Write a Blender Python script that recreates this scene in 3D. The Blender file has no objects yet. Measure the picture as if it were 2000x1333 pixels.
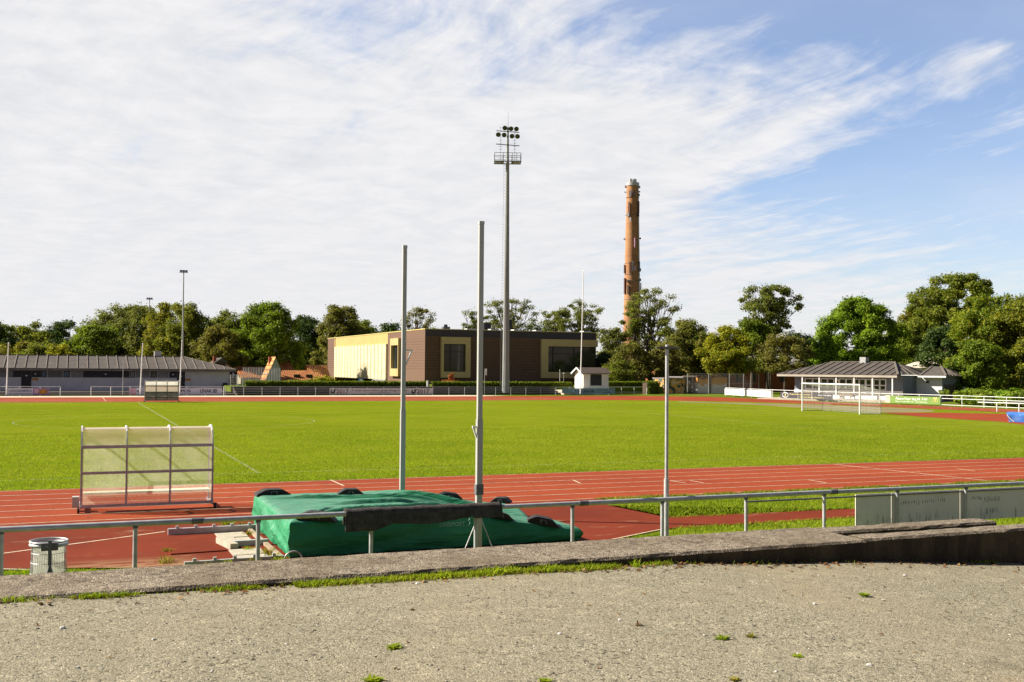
import bpy, math, random
import numpy as np
from mathutils import Vector, Matrix, noise as mnoise

random.seed(7)
rng = np.random.default_rng(7)
SC = bpy.context.scene
COL = SC.collection
R = math.radians

# ------------------------------------------------------------------ camera survey
FPX, YAW, PITCH, ROLL, EYE = 2083.5, R(22.41748), R(1.42661), R(0.477825), 3.6263
_f = np.array([math.sin(YAW) * math.cos(PITCH), math.cos(YAW) * math.cos(PITCH), math.sin(PITCH)])
_r = np.array([math.cos(YAW), -math.sin(YAW), 0.0])
_u = np.cross(_r, _f)
CR = _r * math.cos(ROLL) + _u * math.sin(ROLL)
CU = -_r * math.sin(ROLL) + _u * math.cos(ROLL)
CF = _f
FR = np.array([math.cos(YAW), -math.sin(YAW)])      # sideways direction on the ground
FF = np.array([math.sin(YAW), math.cos(YAW)])       # view direction on the ground


def G(px, py, z=0.0):
    """ground point surveyed from the photo at height z"""
    d = CF + (px - 1000) / FPX * CR - (py - 666.5) / FPX * CU
    t = (z - EYE) / d[2]
    return (t * d[0], t * d[1])


def proj(x, y, z):
    p = np.array([x, y, z - EYE])
    d = p @ CF
    return 1000 + FPX * (p @ CR) / d, 666.5 - FPX * (p @ CU) / d


def LN(px, P, u, z=1.0, lo=-60.0, hi=300.0):
    """distance along the line P+s*u where it passes bearing px"""
    P = np.array(P, float); u = np.array(u, float)
    # solve linear: (p.CR)*F = (px-1000)*(p.CF)
    p0 = np.array([P[0], P[1], z - EYE]); du = np.array([u[0], u[1], 0.0])
    k = (px - 1000) / FPX
    return -((p0 @ CR) - k * (p0 @ CF)) / ((du @ CR) - k * (du @ CF))


def XW(px, wy, z=1.0):
    return LN(px, (0, wy), (1, 0), z)


def YW(px, wx, z=1.0):
    return LN(px, (wx, 0), (0, 1), z)


def ZA(py, x, y):
    """height above (x,y) seen at row py (solved linearly)"""
    z0, z1 = 0.0, 10.0
    for _ in range(30):
        a = proj(x, y, z0)[1]; b = proj(x, y, z1)[1]
        z = z0 + (py - a) * (z1 - z0) / (b - a)
        z0, z1 = z, z + 1.0
    return z0


def CAMP(px, depth):
    """ground point at bearing px and camera depth"""
    X = (px - 1000) / FPX * depth
    return X * FR[0] + depth * FF[0], X * FR[1] + depth * FF[1]


# ------------------------------------------------------------------ nodes / materials
class NT:
    def __init__(s, tree):
        s.t = tree; s.n = tree.nodes; s.l = tree.links

    def node(s, kind, **kw):
        n = s.n.new(kind)
        for k, v in kw.items():
            if k.startswith('i_'):
                key = k[2:]
                key = int(key) if key.isdigit() else key.replace('_', ' ')
                s.put(n, key, v)
            else:
                setattr(n, k, v)
        return n

    def put(s, n, key, v):
        if isinstance(v, bpy.types.NodeSocket):
            s.l.new(v, n.inputs[key])
        else:
            if isinstance(v, (tuple, list)) and len(v) == 3 and n.inputs[key].type == 'RGBA':
                v = (*v, 1)
            n.inputs[key].default_value = v

    def math(s, op, a, b=0.0, c=0.0, clamp=False):
        n = s.n.new('ShaderNodeMath'); n.operation = op; n.use_clamp = clamp
        s.put(n, 0, a); s.put(n, 1, b); s.put(n, 2, c)
        return n.outputs[0]

    def sstep(s, v, a, b, lo=0.0, hi=1.0):
        n = s.n.new('ShaderNodeMapRange'); n.interpolation_type = 'SMOOTHSTEP'; n.clamp = True
        s.put(n, 0, v); s.put(n, 1, a); s.put(n, 2, b); s.put(n, 3, lo); s.put(n, 4, hi)
        return n.outputs[0]

    def lin(s, v, a, b, lo=0.0, hi=1.0):
        n = s.n.new('ShaderNodeMapRange'); n.clamp = True
        s.put(n, 0, v); s.put(n, 1, a); s.put(n, 2, b); s.put(n, 3, lo); s.put(n, 4, hi)
        return n.outputs[0]

    def mix(s, fac, a, b, mode='MIX'):
        n = s.n.new('ShaderNodeMix'); n.data_type = 'RGBA'; n.blend_type = mode
        s.put(n, 0, fac); s.put(n, 6, a); s.put(n, 7, b)
        return n.outputs[2]

    def noise(s, vec, scale, detail=3.0, rough=0.55, dist=0.0, out=0):
        n = s.n.new('ShaderNodeTexNoise')
        if vec is not None: s.l.new(vec, n.inputs['Vector'])
        s.put(n, 'Scale', scale); s.put(n, 'Detail', detail); s.put(n, 'Roughness', rough); s.put(n, 'Distortion', dist)
        return n.outputs[out]

    def mapping(s, vec, scale=(1, 1, 1), rot=(0, 0, 0), loc=(0, 0, 0)):
        n = s.n.new('ShaderNodeMapping')
        s.l.new(vec, n.inputs[0]); s.put(n, 'Scale', scale); s.put(n, 'Rotation', rot); s.put(n, 'Location', loc)
        return n.outputs[0]

    def ramp(s, fac, stops, interp='LINEAR'):
        n = s.n.new('ShaderNodeValToRGB'); n.color_ramp.interpolation = interp
        e = n.color_ramp.elements
        while len(e) < len(stops): e.new(0.5)
        for k, (p, c) in enumerate(stops):
            e[k].position = p; e[k].color = (*c, 1) if len(c) == 3 else c
        s.put(n, 0, fac)
        return n.outputs[0]


def newmat(name):
    m = bpy.data.materials.new(name); m.use_nodes = True
    t = NT(m.node_tree); t.n.clear()
    out = t.n.new('ShaderNodeOutputMaterial')
    return m, t, out


def coords(t, kind='Object'):
    return t.n.new('ShaderNodeTexCoord').outputs[kind]


def wpos(t):
    return t.n.new('ShaderNodeNewGeometry').outputs['Position']


def principled(t, out, col, rough=0.6, metal=0.0, spec=0.35, normal=None):
    p = t.n.new('ShaderNodeBsdfPrincipled')
    t.put(p, 'Base Color', col); t.put(p, 'Roughness', rough); t.put(p, 'Metallic', metal)
    t.put(p, 'Specular IOR Level', spec)
    if normal is not None: t.put(p, 'Normal', normal)
    t.l.new(p.outputs[0], out.inputs[0])
    return p


def bump(t, h, strength=0.4, dist=0.02):
    b = t.n.new('ShaderNodeBump'); t.put(b, 'Height', h); t.put(b, 'Strength', strength); t.put(b, 'Distance', dist)
    return b.outputs[0]


def plain(name, col, rough=0.6, metal=0.0, var=0.14, scale=3.0, fine=25.0, bmp=0.0, spec=0.35, dirt=None, dirtamt=0.0):
    m, t, out = newmat(name)
    c = coords(t)
    n1 = t.noise(c, scale, 4); n2 = t.noise(c, fine, 3)
    lo = tuple(x * (1 - var) for x in col); hi = tuple(min(1, x * (1 + var)) for x in col)
    a = t.mix(t.sstep(n1, 0.3, 0.7), lo, hi)
    a = t.mix(t.lin(n2, 0.3, 0.7, 0, 0.35), a, lo)
    if dirt:
        a = t.mix(t.sstep(t.noise(c, scale * 0.7, 6, 0.7), 0.5, 0.72, 0, dirtamt), a, dirt)
    nr = bump(t, n2, bmp, 0.02) if bmp else None
    principled(t, out, a, rough, metal, spec, nr)
    return m


M = {}
M['galv'] = plain('galvanised_steel', (0.46, 0.46, 0.46), 0.42, 0.25, 0.18, 6, 60)
M['galv_dark'] = plain('weathered_steel', (0.17, 0.17, 0.18), 0.55, 0.4, 0.2, 8, 60)
M['alu'] = plain('white_aluminium', (0.44, 0.44, 0.41), 0.38, 0.25, 0.05, 2, 30)
M['white'] = plain('white_paint', (0.70, 0.70, 0.68), 0.45, 0, 0.05, 2, 30)
M['frame'] = plain('dugout_frame_metal', (0.46, 0.42, 0.45), 0.45, 0.55, 0.15, 5, 40)
M['frame_light'] = plain('dugout_rib_metal', (0.72, 0.70, 0.74), 0.4, 0.3, 0.08, 5, 40)
M['polewhite'] = plain('bright_white_pole', (0.86, 0.86, 0.84), 0.4, 0, 0.03, 2, 30)
M['mast'] = plain('mast_grey_paint', (0.27, 0.28, 0.27), 0.5, 0.2, 0.08, 0.6, 20)
M['black'] = plain('black_metal', (0.02, 0.02, 0.023), 0.5, 0, 0.2, 5, 40)
M['rubber'] = plain('black_rubber', (0.022, 0.019, 0.018), 0.75, 0, 0.3, 6, 50, 0.3)
M['lampglass'] = plain('dark_lamp_glass', (0.03, 0.03, 0.035), 0.15, 0, 0.1, 5, 40, 0, 0.6)
M['wallgrey'] = plain('pale_grey_wall_board', (0.60, 0.575, 0.56), 0.7, 0, 0.06, 1, 30)
M['wallpanel'] = plain('taupe_wall_panel', (0.15, 0.14, 0.145), 0.7, 0, 0.1, 1, 30)
M['wallpanel2'] = plain('mid_grey_wall_panel', (0.21, 0.21, 0.22), 0.7, 0, 0.1, 1, 30)
M['darkboard'] = plain('near_black_boarding', (0.018, 0.018, 0.026), 0.5, 0, 0.2, 1, 30)
M['glassdark'] = plain('dark_window_glass', (0.018, 0.024, 0.024), 0.06, 0, 0.3, 0.4, 6, 0, 0.5)
M['glassblue'] = plain('blue_window_glass', (0.05, 0.10, 0.18), 0.1, 0, 0.25, 1, 6, 0, 0.5)
M['orange'] = plain('orange_sign', (0.5, 0.2, 0.02), 0.5)
M['yellow_cap'] = plain('yellow_capping', (0.62, 0.52, 0.20), 0.45, 0.1, 0.05)
M['ochre'] = plain('ochre_metal_cladding', (0.54, 0.385, 0.145), 0.42, 0.15, 0.06, 0.4, 5)
M['ochre_frame'] = plain('ochre_window_surround', (0.50, 0.385, 0.18), 0.45, 0.1, 0.06, 0.4, 5)
M['darkroofband'] = plain('dark_brown_fascia', (0.05, 0.042, 0.048), 0.45, 0.1, 0.1, 0.5, 5)
M['hutwhite'] = plain('cream_white_boards', (0.84, 0.78, 0.68), 0.6, 0, 0.05, 2, 20)
M['hutroof'] = plain('brown_felt_roof', (0.085, 0.062, 0.05), 0.85, 0, 0.2, 3, 30, 0.2)
M['fascia'] = plain('grey_fascia', (0.20, 0.18, 0.17), 0.6, 0, 0.15, 1, 20)
M['fascia_light'] = plain('pale_fascia_board', (0.38, 0.34, 0.28), 0.6, 0, 0.1, 1, 20)
M['pav_dark'] = plain('shade_toned_boarding', (0.16, 0.18, 0.22), 0.7, 0, 0.08, 1, 20)  # blue-grey tone paints in the shade of walls turned from the sun
M['pav_white'] = plain('white_boarding', (0.74, 0.73, 0.72), 0.6, 0, 0.05, 1, 20)
M['wood_dark'] = plain('dark_brown_timber', (0.07, 0.045, 0.03), 0.8, 0, 0.3, 2, 20)
M['wood'] = plain('weathered_timber', (0.33, 0.25, 0.17), 0.8, 0, 0.2, 3, 30)
M['bluetarp'] = plain('blue_plastic_cover', (0.06, 0.20, 0.62), 0.3, 0, 0.25, 1.5, 6, 0.3, 0.5, (0.35, 0.5, 0.8), 0.5)
M['boardblue'] = plain('pale_blue_banner', (0.24, 0.36, 0.44), 0.5, 0, 0.08)
M['boardgrey'] = plain('pale_grey_banner', (0.52, 0.50, 0.52), 0.5, 0, 0.05)
M['boardlilac'] = plain('lilac_white_banner', (0.55, 0.53, 0.66), 0.5, 0, 0.05)
M['boardgreen'] = plain('leaf_green_banner', (0.17, 0.27, 0.06), 0.5, 0, 0.08)
M['boarddark'] = plain('charcoal_banner', (0.05, 0.045, 0.055), 0.5, 0, 0.15)
M['purple'] = plain('purple_print', (0.30, 0.16, 0.36), 0.5, 0, 0.2)
M['pink'] = plain('pink_print', (0.52, 0.32, 0.42), 0.5, 0, 0.2)
M['bread'] = plain('golden_bread_print', (0.48, 0.22, 0.03), 0.5, 0, 0.5, 3, 9)
M['ink'] = plain('dark_ink', (0.025, 0.02, 0.03), 0.5)
M['ink_navy'] = plain('navy_ink', (0.02, 0.03, 0.09), 0.5)
M['ink_maroon'] = plain('maroon_ink', (0.13, 0.03, 0.05), 0.5)
M['ink_white'] = plain('white_ink', (0.78, 0.78, 0.76), 0.5)
M['ink_yellow'] = plain('yellow_ink', (0.72, 0.62, 0.22), 0.5)
M['ink_cyan'] = plain('cyan_ink', (0.35, 0.62, 0.75), 0.5)
M['ink_violet'] = plain('violet_ink', (0.22, 0.12, 0.42), 0.5)
M['ink_faint'] = plain('faded_print', (0.22, 0.40, 0.32), 0.8, 0, 0.2)
M['tilered'] = None
M['concrete_pale'] = plain('pale_concrete', (0.42, 0.37, 0.29), 0.9, 0, 0.15, 3, 30, 0.3, 0.2, (0.2, 0.2, 0.1), 0.5)
M['bark'] = plain('grey_brown_bark', (0.10, 0.08, 0.06), 0.9, 0, 0.35, 1.5, 8, 0.4)
M['barkpale'] = plain('pale_bark', (0.26, 0.23, 0.19), 0.9, 0, 0.3, 1.5, 8, 0.4)
M['carpaint'] = plain('silver_car_paint', (0.55, 0.57, 0.58), 0.25, 0.3, 0.03, 1, 3, 0, 0.5)
M['bluesign'] = plain('blue_sign', (0.02, 0.16, 0.45), 0.4)
M['stone'] = plain('pale_stone', (0.5, 0.48, 0.44), 0.8, 0, 0.2, 20, 90)


def m_tiles(name, c1, c2, roww=0.3, rowh=0.35):
    m, t, out = newmat(name)
    c = coords(t)
    w = t.n.new('ShaderNodeTexWave'); w.wave_type = 'BANDS'; w.bands_direction = 'X'
    t.l.new(c, w.inputs[0]); t.put(w, 'Scale', 0.9 / roww / 3.0); t.put(w, 'Distortion', 0.6); t.put(w, 'Detail', 1.0)
    n = t.noise(c, 1.2, 4)
    a = t.mix(t.sstep(n, 0.35, 0.65), c1, c2)
    a = t.mix(t.sstep(w.outputs[1], 0.0, 0.5, 0.75, 0.0), a, tuple(x * 0.25 for x in c1))
    principled(t, out, a, 0.8, 0, 0.2, bump(t, w.outputs[1], 0.6, 0.05))
    return m


M['tilered'] = m_tiles('red_clay_tiles', (0.36, 0.12, 0.045), (0.46, 0.20, 0.06))
M['tileorange'] = m_tiles('orange_clay_tiles', (0.52, 0.22, 0.07), (0.60, 0.30, 0.10))


def m_felt():
    m, t, out = newmat('weathered_grey_roof_felt')
    c = coords(t)
    n = t.noise(c, 0.8, 6, 0.7); f = t.noise(c, 9, 4, 0.7)
    a = t.mix(t.sstep(n, 0.3, 0.7), (0.066, 0.055, 0.049), (0.102, 0.088, 0.076))
    a = t.mix(t.sstep(f, 0.45, 0.75, 0, 0.7), a, (0.05, 0.042, 0.03))
    a = t.mix(t.sstep(t.noise(c, 0.5, 3), 0.62, 0.72, 0, 0.5), a, (0.13, 0.07, 0.035))
    principled(t, out, a, 0.85, 0, 0.25, bump(t, f, 0.4, 0.05))
    return m


M['felt'] = m_felt()
M['feltrib'] = plain('pale_roof_batten', (0.155, 0.13, 0.105), 0.8, 0, 0.2, 2, 20)


def m_brick(name, base, dark, lines=True):
    m, t, out = newmat(name)
    p = wpos(t)
    sx = t.n.new('ShaderNodeSeparateXYZ'); t.l.new(p, sx.inputs[0])
    comb = t.n.new('ShaderNodeCombineXYZ')
    t.l.new(t.math('ADD', sx.outputs[0], sx.outputs[1]), comb.inputs[0]); t.l.new(sx.outputs[2], comb.inputs[1])
    b = t.n.new('ShaderNodeTexBrick')
    t.l.new(comb.outputs[0], b.inputs[0])
    t.put(b, 'Color1', base); t.put(b, 'Color2', tuple(x * 0.72 for x in base)); t.put(b, 'Mortar', tuple(x * 0.55 for x in base))
    t.put(b, 'Scale', 1.0); t.put(b, 'Brick Width', 0.24); t.put(b, 'Row Height', 0.085); t.put(b, 'Mortar Size', 0.009)
    a = b.outputs[0]
    if lines:
        fr = t.math('FRACT', t.math('MULTIPLY', sx.outputs[2], 1 / 0.42))
        ln = t.sstep(fr, 0.80, 0.86)
        zone = t.math('MULTIPLY', t.sstep(sx.outputs[2], 3.1, 3.2), t.sstep(sx.outputs[2], 7.9, 8.0, 1, 0))
        a = t.mix(t.math('MULTIPLY', t.math('MULTIPLY', ln, zone), 0.8), a, dark)
    a = t.mix(t.sstep(t.noise(p, 0.25, 4), 0.35, 0.7, 0, 0.3), a, tuple(x * 0.7 for x in base))
    principled(t, out, a, 0.8, 0, 0.25)
    return m


M['brick'] = m_brick('brown_brick', (0.180, 0.104, 0.068), (0.060, 0.033, 0.023))
M['redbrick'] = m_brick('red_brick', (0.36, 0.115, 0.05), (0.1, 0.04, 0.03), False)


def m_chimbrick():
    m, t, out = newmat('orange_chimney_brick')
    p = wpos(t)
    sx = t.n.new('ShaderNodeSeparateXYZ'); t.l.new(p, sx.inputs[0])
    n = t.noise(p, 0.5, 5, 0.6); f = t.noise(t.mapping(p, (1, 1, 4)), 1.5, 3)
    a = t.mix(t.sstep(n, 0.3, 0.7), (0.36, 0.18, 0.085), (0.42, 0.22, 0.103))
    a = t.mix(t.sstep(f, 0.4, 0.7, 0, 0.4), a, (0.22, 0.09, 0.045))
    fr = t.math('FRACT', t.math('MULTIPLY', sx.outputs[2], 1 / 3.6))
    a = t.mix(t.math('MULTIPLY', t.sstep(fr, 0.965, 0.975), 0.35), a, (0.1, 0.06, 0.04))
    principled(t, out, a, 0.85, 0, 0.2)
    return m


M['chimbrick'] = m_chimbrick()


def m_panels():
    m, t, out = newmat('pale_yellow_shingle_panels')
    p = wpos(t)
    sx = t.n.new('ShaderNodeSeparateXYZ'); t.l.new(p, sx.inputs[0])
    y, z = sx.outputs[1], sx.outputs[2]
    cell_y = t.math('FLOOR', t.math('MULTIPLY', y, 1 / 2.45)); cell_z = t.math('FLOOR', t.math('MULTIPLY', z, 1 / 0.31))
    cv = t.n.new('ShaderNodeCombineXYZ'); t.l.new(cell_y, cv.inputs[0]); t.l.new(cell_z, cv.inputs[1])
    wn = t.n.new('ShaderNodeTexWhiteNoise'); t.l.new(cv.outputs[0], wn.inputs[0])
    a = t.mix(wn.outputs[0], (0.62, 0.56, 0.39), (0.70, 0.645, 0.47))
    fy = t.math('FRACT', t.math('MULTIPLY', y, 1 / 2.45)); fz = t.math('FRACT', t.math('MULTIPLY', z, 1 / 0.31))
    ly = t.sstep(fy, 0.82, 0.86); lz = t.sstep(fz, 0.72, 0.86)
    a = t.mix(t.math('MULTIPLY', ly, 0.9), a, (0.20, 0.16, 0.05))
    a = t.mix(t.math('MULTIPLY', lz, 0.55), a, (0.30, 0.25, 0.09))
    principled(t, out, a, 0.4, 0.1, 0.4)
    return m


M['panels'] = m_panels()


def m_pitch():
    m, t, out = newmat('mown_pitch_grass')
    p = wpos(t)
    big = t.noise(p, 0.06, 4, 0.6); mid = t.noise(p, 0.7, 4, 0.65); fine = t.noise(p, 9, 4, 0.7); vf = t.noise(p, 38, 2, 0.7)
    streak = t.noise(t.mapping(p, (0.15, 0.9, 1)), 1.0, 4, 0.65)
    a = t.mix(t.sstep(big, 0.35, 0.65), (0.185, 0.248, 0.010), (0.262, 0.305, 0.016))
    a = t.mix(t.sstep(mid, 0.40, 0.70, 0, 0.8), a, (0.24, 0.24, 0.024))
    a = t.mix(t.sstep(streak, 0.46, 0.70, 0, 0.75), a, (0.112, 0.162, 0.008))
    a = t.mix(t.sstep(fine, 0.35, 0.72, 0.75, 0), a, (0.09, 0.12, 0.005))
    a = t.mix(t.sstep(vf, 0.55, 0.75, 0, 0.5), a, (0.30, 0.29, 0.04))
    a = t.mix(t.sstep(t.noise(t.mapping(p, (1.0, 1.8, 1)), 2.2, 5, 0.75), 0.42, 0.66, 0.0, 0.42), a, (0.095, 0.140, 0.007))
    a = t.mix(t.sstep(t.noise(p, 0.35, 5, 0.7), 0.55, 0.72, 0, 0.35), a, (0.27, 0.26, 0.035))
    h = t.math('ADD', t.math('MULTIPLY', fine, 0.6), vf)
    pr = principled(t, out, a, 0.9, 0, 0.0, bump(t, h, 0.75, 0.05))
    return m


M['pitch'] = m_pitch()


def m_rough():
    m, t, out = newmat('rough_grass_ground')
    p = wpos(t)
    mid = t.noise(p, 0.5, 5, 0.65); fine = t.noise(p, 8, 4, 0.7)
    a = t.mix(t.sstep(mid, 0.35, 0.65), (0.095, 0.14, 0.012), (0.16, 0.18, 0.03))
    a = t.mix(t.sstep(fine, 0.35, 0.7, 0.5, 0), a, (0.055, 0.09, 0.008))
    a = t.mix(t.sstep(t.noise(p, 0.25, 4), 0.6, 0.75, 0, 0.6), a, (0.22, 0.19, 0.09))
    principled(t, out, a, 0.9, 0, 0.0, bump(t, fine, 0.7, 0.06))
    return m


M['rough'] = m_rough()


def m_track():
    m, t, out = newmat('red_running_track')
    p = wpos(t)
    big = t.noise(p, 0.18, 5, 0.65); st = t.noise(t.mapping(p, (0.10, 1.3, 1)), 1.0, 5, 0.65); fine = t.noise(p, 40, 3, 0.7); spot = t.noise(p, 1.6, 5, 0.7)
    a = t.mix(t.sstep(big, 0.3, 0.7), (0.250, 0.042, 0.014), (0.315, 0.062, 0.020))
    a = t.mix(t.sstep(st, 0.45, 0.75, 0, 0.55), a, (0.19, 0.046, 0.026))
    a = t.mix(t.sstep(spot, 0.57, 0.72, 0, 0.8), a, (0.10, 0.04, 0.025))
    a = t.mix(t.sstep(t.noise(p, 2.3, 4, 0.7), 0.66, 0.74, 0, 0.6), a, (0.36, 0.17, 0.09))
    a = t.mix(t.sstep(fine, 0.4, 0.7, 0.35, 0), a, (0.14, 0.028, 0.013))
    principled(t, out, a, 0.85, 0, 0.06, bump(t, fine, 0.4, 0.01))
    return m


M['track'] = m_track()


def m_apron():
    m, t, out = newmat('worn_red_apron')
    p = wpos(t)
    big = t.noise(p, 0.35, 5, 0.65); spot = t.noise(p, 1.3, 5, 0.7); fine = t.noise(p, 40, 3, 0.7)
    a = t.mix(t.sstep(big, 0.3, 0.7), (0.125, 0.019, 0.007), (0.185, 0.029, 0.010))
    a = t.mix(t.sstep(spot, 0.55, 0.72, 0, 0.7), a, (0.11, 0.045, 0.028))
    a = t.mix(t.sstep(t.noise(t.mapping(p, (0.5, 1.6, 1)), 1.1, 5, 0.7), 0.58, 0.70, 0, 0.75), a, (0.32, 0.19, 0.10))
    sx = t.n.new('ShaderNodeSeparateXYZ'); t.l.new(p, sx.inputs[0])
    drift = t.math('MULTIPLY', t.sstep(sx.outputs[1], 21.6, 20.1), t.math('MULTIPLY', t.sstep(sx.outputs[0], -1.0, .6), t.sstep(sx.outputs[0], 2.6, 1.8)))
    a = t.mix(t.math('MULTIPLY', drift, t.sstep(t.noise(t.mapping(p, (.6, 3, 1)), 1.6, 5, .65), .36, .58)), a, (0.36, 0.24, 0.13))
    a = t.mix(t.sstep(fine, 0.4, 0.7, 0.35, 0), a, (0.12, 0.028, 0.015))
    principled(t, out, a, 0.85, 0, 0.06, bump(t, fine, 0.4, 0.01))
    return m


M['apron'] = m_apron()


def m_line():
    m, t, out = newmat('worn_white_marking')
    p = wpos(t)
    a = t.mix(t.sstep(t.noise(p, 3, 5, 0.7), 0.4, 0.7), (0.60, 0.50, 0.36), (0.40, 0.24, 0.14))
    principled(t, out, a, 0.8, 0, 0.2)
    return m


M['line'] = m_line()


def m_chalk():
    m, t, out = newmat('chalk_line_in_grass')
    p = wpos(t)
    n = t.noise(p, 6, 5, 0.75)
    pr = t.n.new('ShaderNodeBsdfPrincipled'); t.put(pr, 'Base Color', (0.45, 0.48, 0.32)); t.put(pr, 'Roughness', 0.9)
    tr = t.n.new('ShaderNodeBsdfTransparent')
    mx = t.n.new('ShaderNodeMixShader'); t.put(mx, 0, t.sstep(n, 0.40, 0.66, 0.08, 0.60))
    t.l.new(tr.outputs[0], mx.inputs[1]); t.l.new(pr.outputs[0], mx.inputs[2]); t.l.new(mx.outputs[0], out.inputs[0])
    return m


M['chalk'] = m_chalk()
M['sand'] = plain('sandy_path', (0.20, 0.17, 0.085), 0.95, 0, 0.2, 0.25, 4, 0.2, 0.1, (0.2, 0.2, 0.05), 0.5)
M['beige'] = plain('beige_paving', (0.50, 0.43, 0.33), 0.9, 0, 0.12, 0.2, 4)
M['step'] = plain('grey_brown_terrace_concrete', (0.05, 0.04, 0.035), 0.9, 0, 0.25, 0.3, 4)


def m_gravel():
    m, t, out = newmat('grey_bound_gravel')
    p = wpos(t)
    v = t.n.new('ShaderNodeTexVoronoi'); v.feature = 'F1'; t.l.new(p, v.inputs['Vector']); t.put(v, 'Scale', 105.0); t.put(v, 'Randomness', 1.0)
    v2 = t.n.new('ShaderNodeTexVoronoi'); v2.feature = 'F1'; t.l.new(p, v2.inputs['Vector']); t.put(v2, 'Scale', 46.0)
    sep = t.n.new('ShaderNodeSeparateColor'); t.l.new(v.outputs['Color'], sep.inputs[0])
    sep2 = t.n.new('ShaderNodeSeparateColor'); t.l.new(v2.outputs['Color'], sep2.inputs[0])
    big = t.noise(p, 0.45, 5, 0.6); mid = t.noise(p, 5, 5, 0.7)
    a = t.ramp(sep.outputs[0], [(0, (0.05, 0.045, 0.036)), (0.07, (0.10, 0.092, 0.075)), (0.14, (0.165, 0.155, 0.125)), (0.75, (0.205, 0.192, 0.155)), (0.95, (0.265, 0.245, 0.195)), (1, (0.46, 0.43, 0.37))])
    a = t.mix(t.sstep(sep2.outputs[1], 0.86, 0.9, 0, 0.55), a, (0.33, 0.30, 0.24))
    a = t.mix(t.sstep(sep2.outputs[2], 0.935, 0.95, 0, 0.85), a, (0.045, 0.038, 0.03))
    a = t.mix(t.sstep(big, 0.42, 0.70, 0, 0.6), a, (0.235, 0.205, 0.150))
    a = t.mix(t.sstep(t.noise(p, 1.7, 6, 0.75), 0.60, 0.72, 0, 0.55), a, (0.085, 0.075, 0.055))
    a = t.mix(t.sstep(mid, 0.45, 0.7, 0.35, 0), a, (0.105, 0.098, 0.078))
    a = t.mix(t.sstep(v.outputs['Distance'], 0.5, 0.8, 0, 0.4), a, (0.07, 0.065, 0.05))
    a = t.mix(t.sstep(t.noise(p, 0.9, 4), 0.62, 0.75, 0, 0.35), a, (0.21, 0.15, 0.10))
    h = t.math('ADD', t.math('MULTIPLY', t.math('SUBTRACT', 1.0, v.outputs['Distance']), 0.7), t.math('MULTIPLY', t.math('SUBTRACT', 1.0, v2.outputs['Distance']), t.math('MULTIPLY', sep2.outputs[0], 0.9)))
    h = t.math('ADD', h, mid)
    a = t.mix(1.0, a, (1.39, 1.345, 1.18), 'MULTIPLY')
    principled(t, out, a, 0.95, 0, 0.08, bump(t, h, 0.5, 0.012))
    return m


M['gravel'] = m_gravel()


def m_concrete():
    m, t, out = newmat('exposed_aggregate_concrete')
    p = wpos(t)
    geo = t.n.new('ShaderNodeNewGeometry')
    v = t.n.new('ShaderNodeTexVoronoi'); t.l.new(p, v.inputs['Vector']); t.put(v, 'Scale', 85.0)
    sep = t.n.new('ShaderNodeSeparateColor'); t.l.new(v.outputs['Color'], sep.inputs[0])
    n = t.noise(p, 1.5, 6, 0.7); f = t.noise(p, 14, 4, 0.7)
    a = t.ramp(sep.outputs[0], [(0, (0.10, 0.085, 0.07)), (0.45, (0.20, 0.175, 0.145)), (0.85, (0.30, 0.26, 0.215)), (1, (0.42, 0.38, 0.33))])
    a = t.mix(t.sstep(n, 0.42, 0.66, 0, 0.7), a, (0.12, 0.095, 0.065))
    a = t.mix(t.sstep(f, 0.50, 0.62, 0, 0.75), a, (0.06, 0.05, 0.04))
    a = t.mix(t.sstep(t.noise(p, 3.5, 5, 0.75), 0.58, 0.68, 0, 0.55), a, (0.33, 0.30, 0.25))
    a = t.mix(1.0, a, (0.94, 0.88, 0.76), 'MULTIPLY')
    # upright faces coloured near black for their shade, in streaky algae browns
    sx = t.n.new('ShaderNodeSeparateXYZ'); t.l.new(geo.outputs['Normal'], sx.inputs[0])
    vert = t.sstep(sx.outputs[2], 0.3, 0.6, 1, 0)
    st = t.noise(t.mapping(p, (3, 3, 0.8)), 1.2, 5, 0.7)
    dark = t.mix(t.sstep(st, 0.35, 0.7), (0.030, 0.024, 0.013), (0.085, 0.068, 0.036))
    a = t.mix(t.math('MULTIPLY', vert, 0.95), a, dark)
    principled(t, out, a, 0.95, 0, 0.2, bump(t, t.math('ADD', f, t.math('MULTIPLY', v.outputs['Distance'], -0.6)), 0.7, 0.015))
    return m


M['concrete'] = m_concrete()


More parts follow.
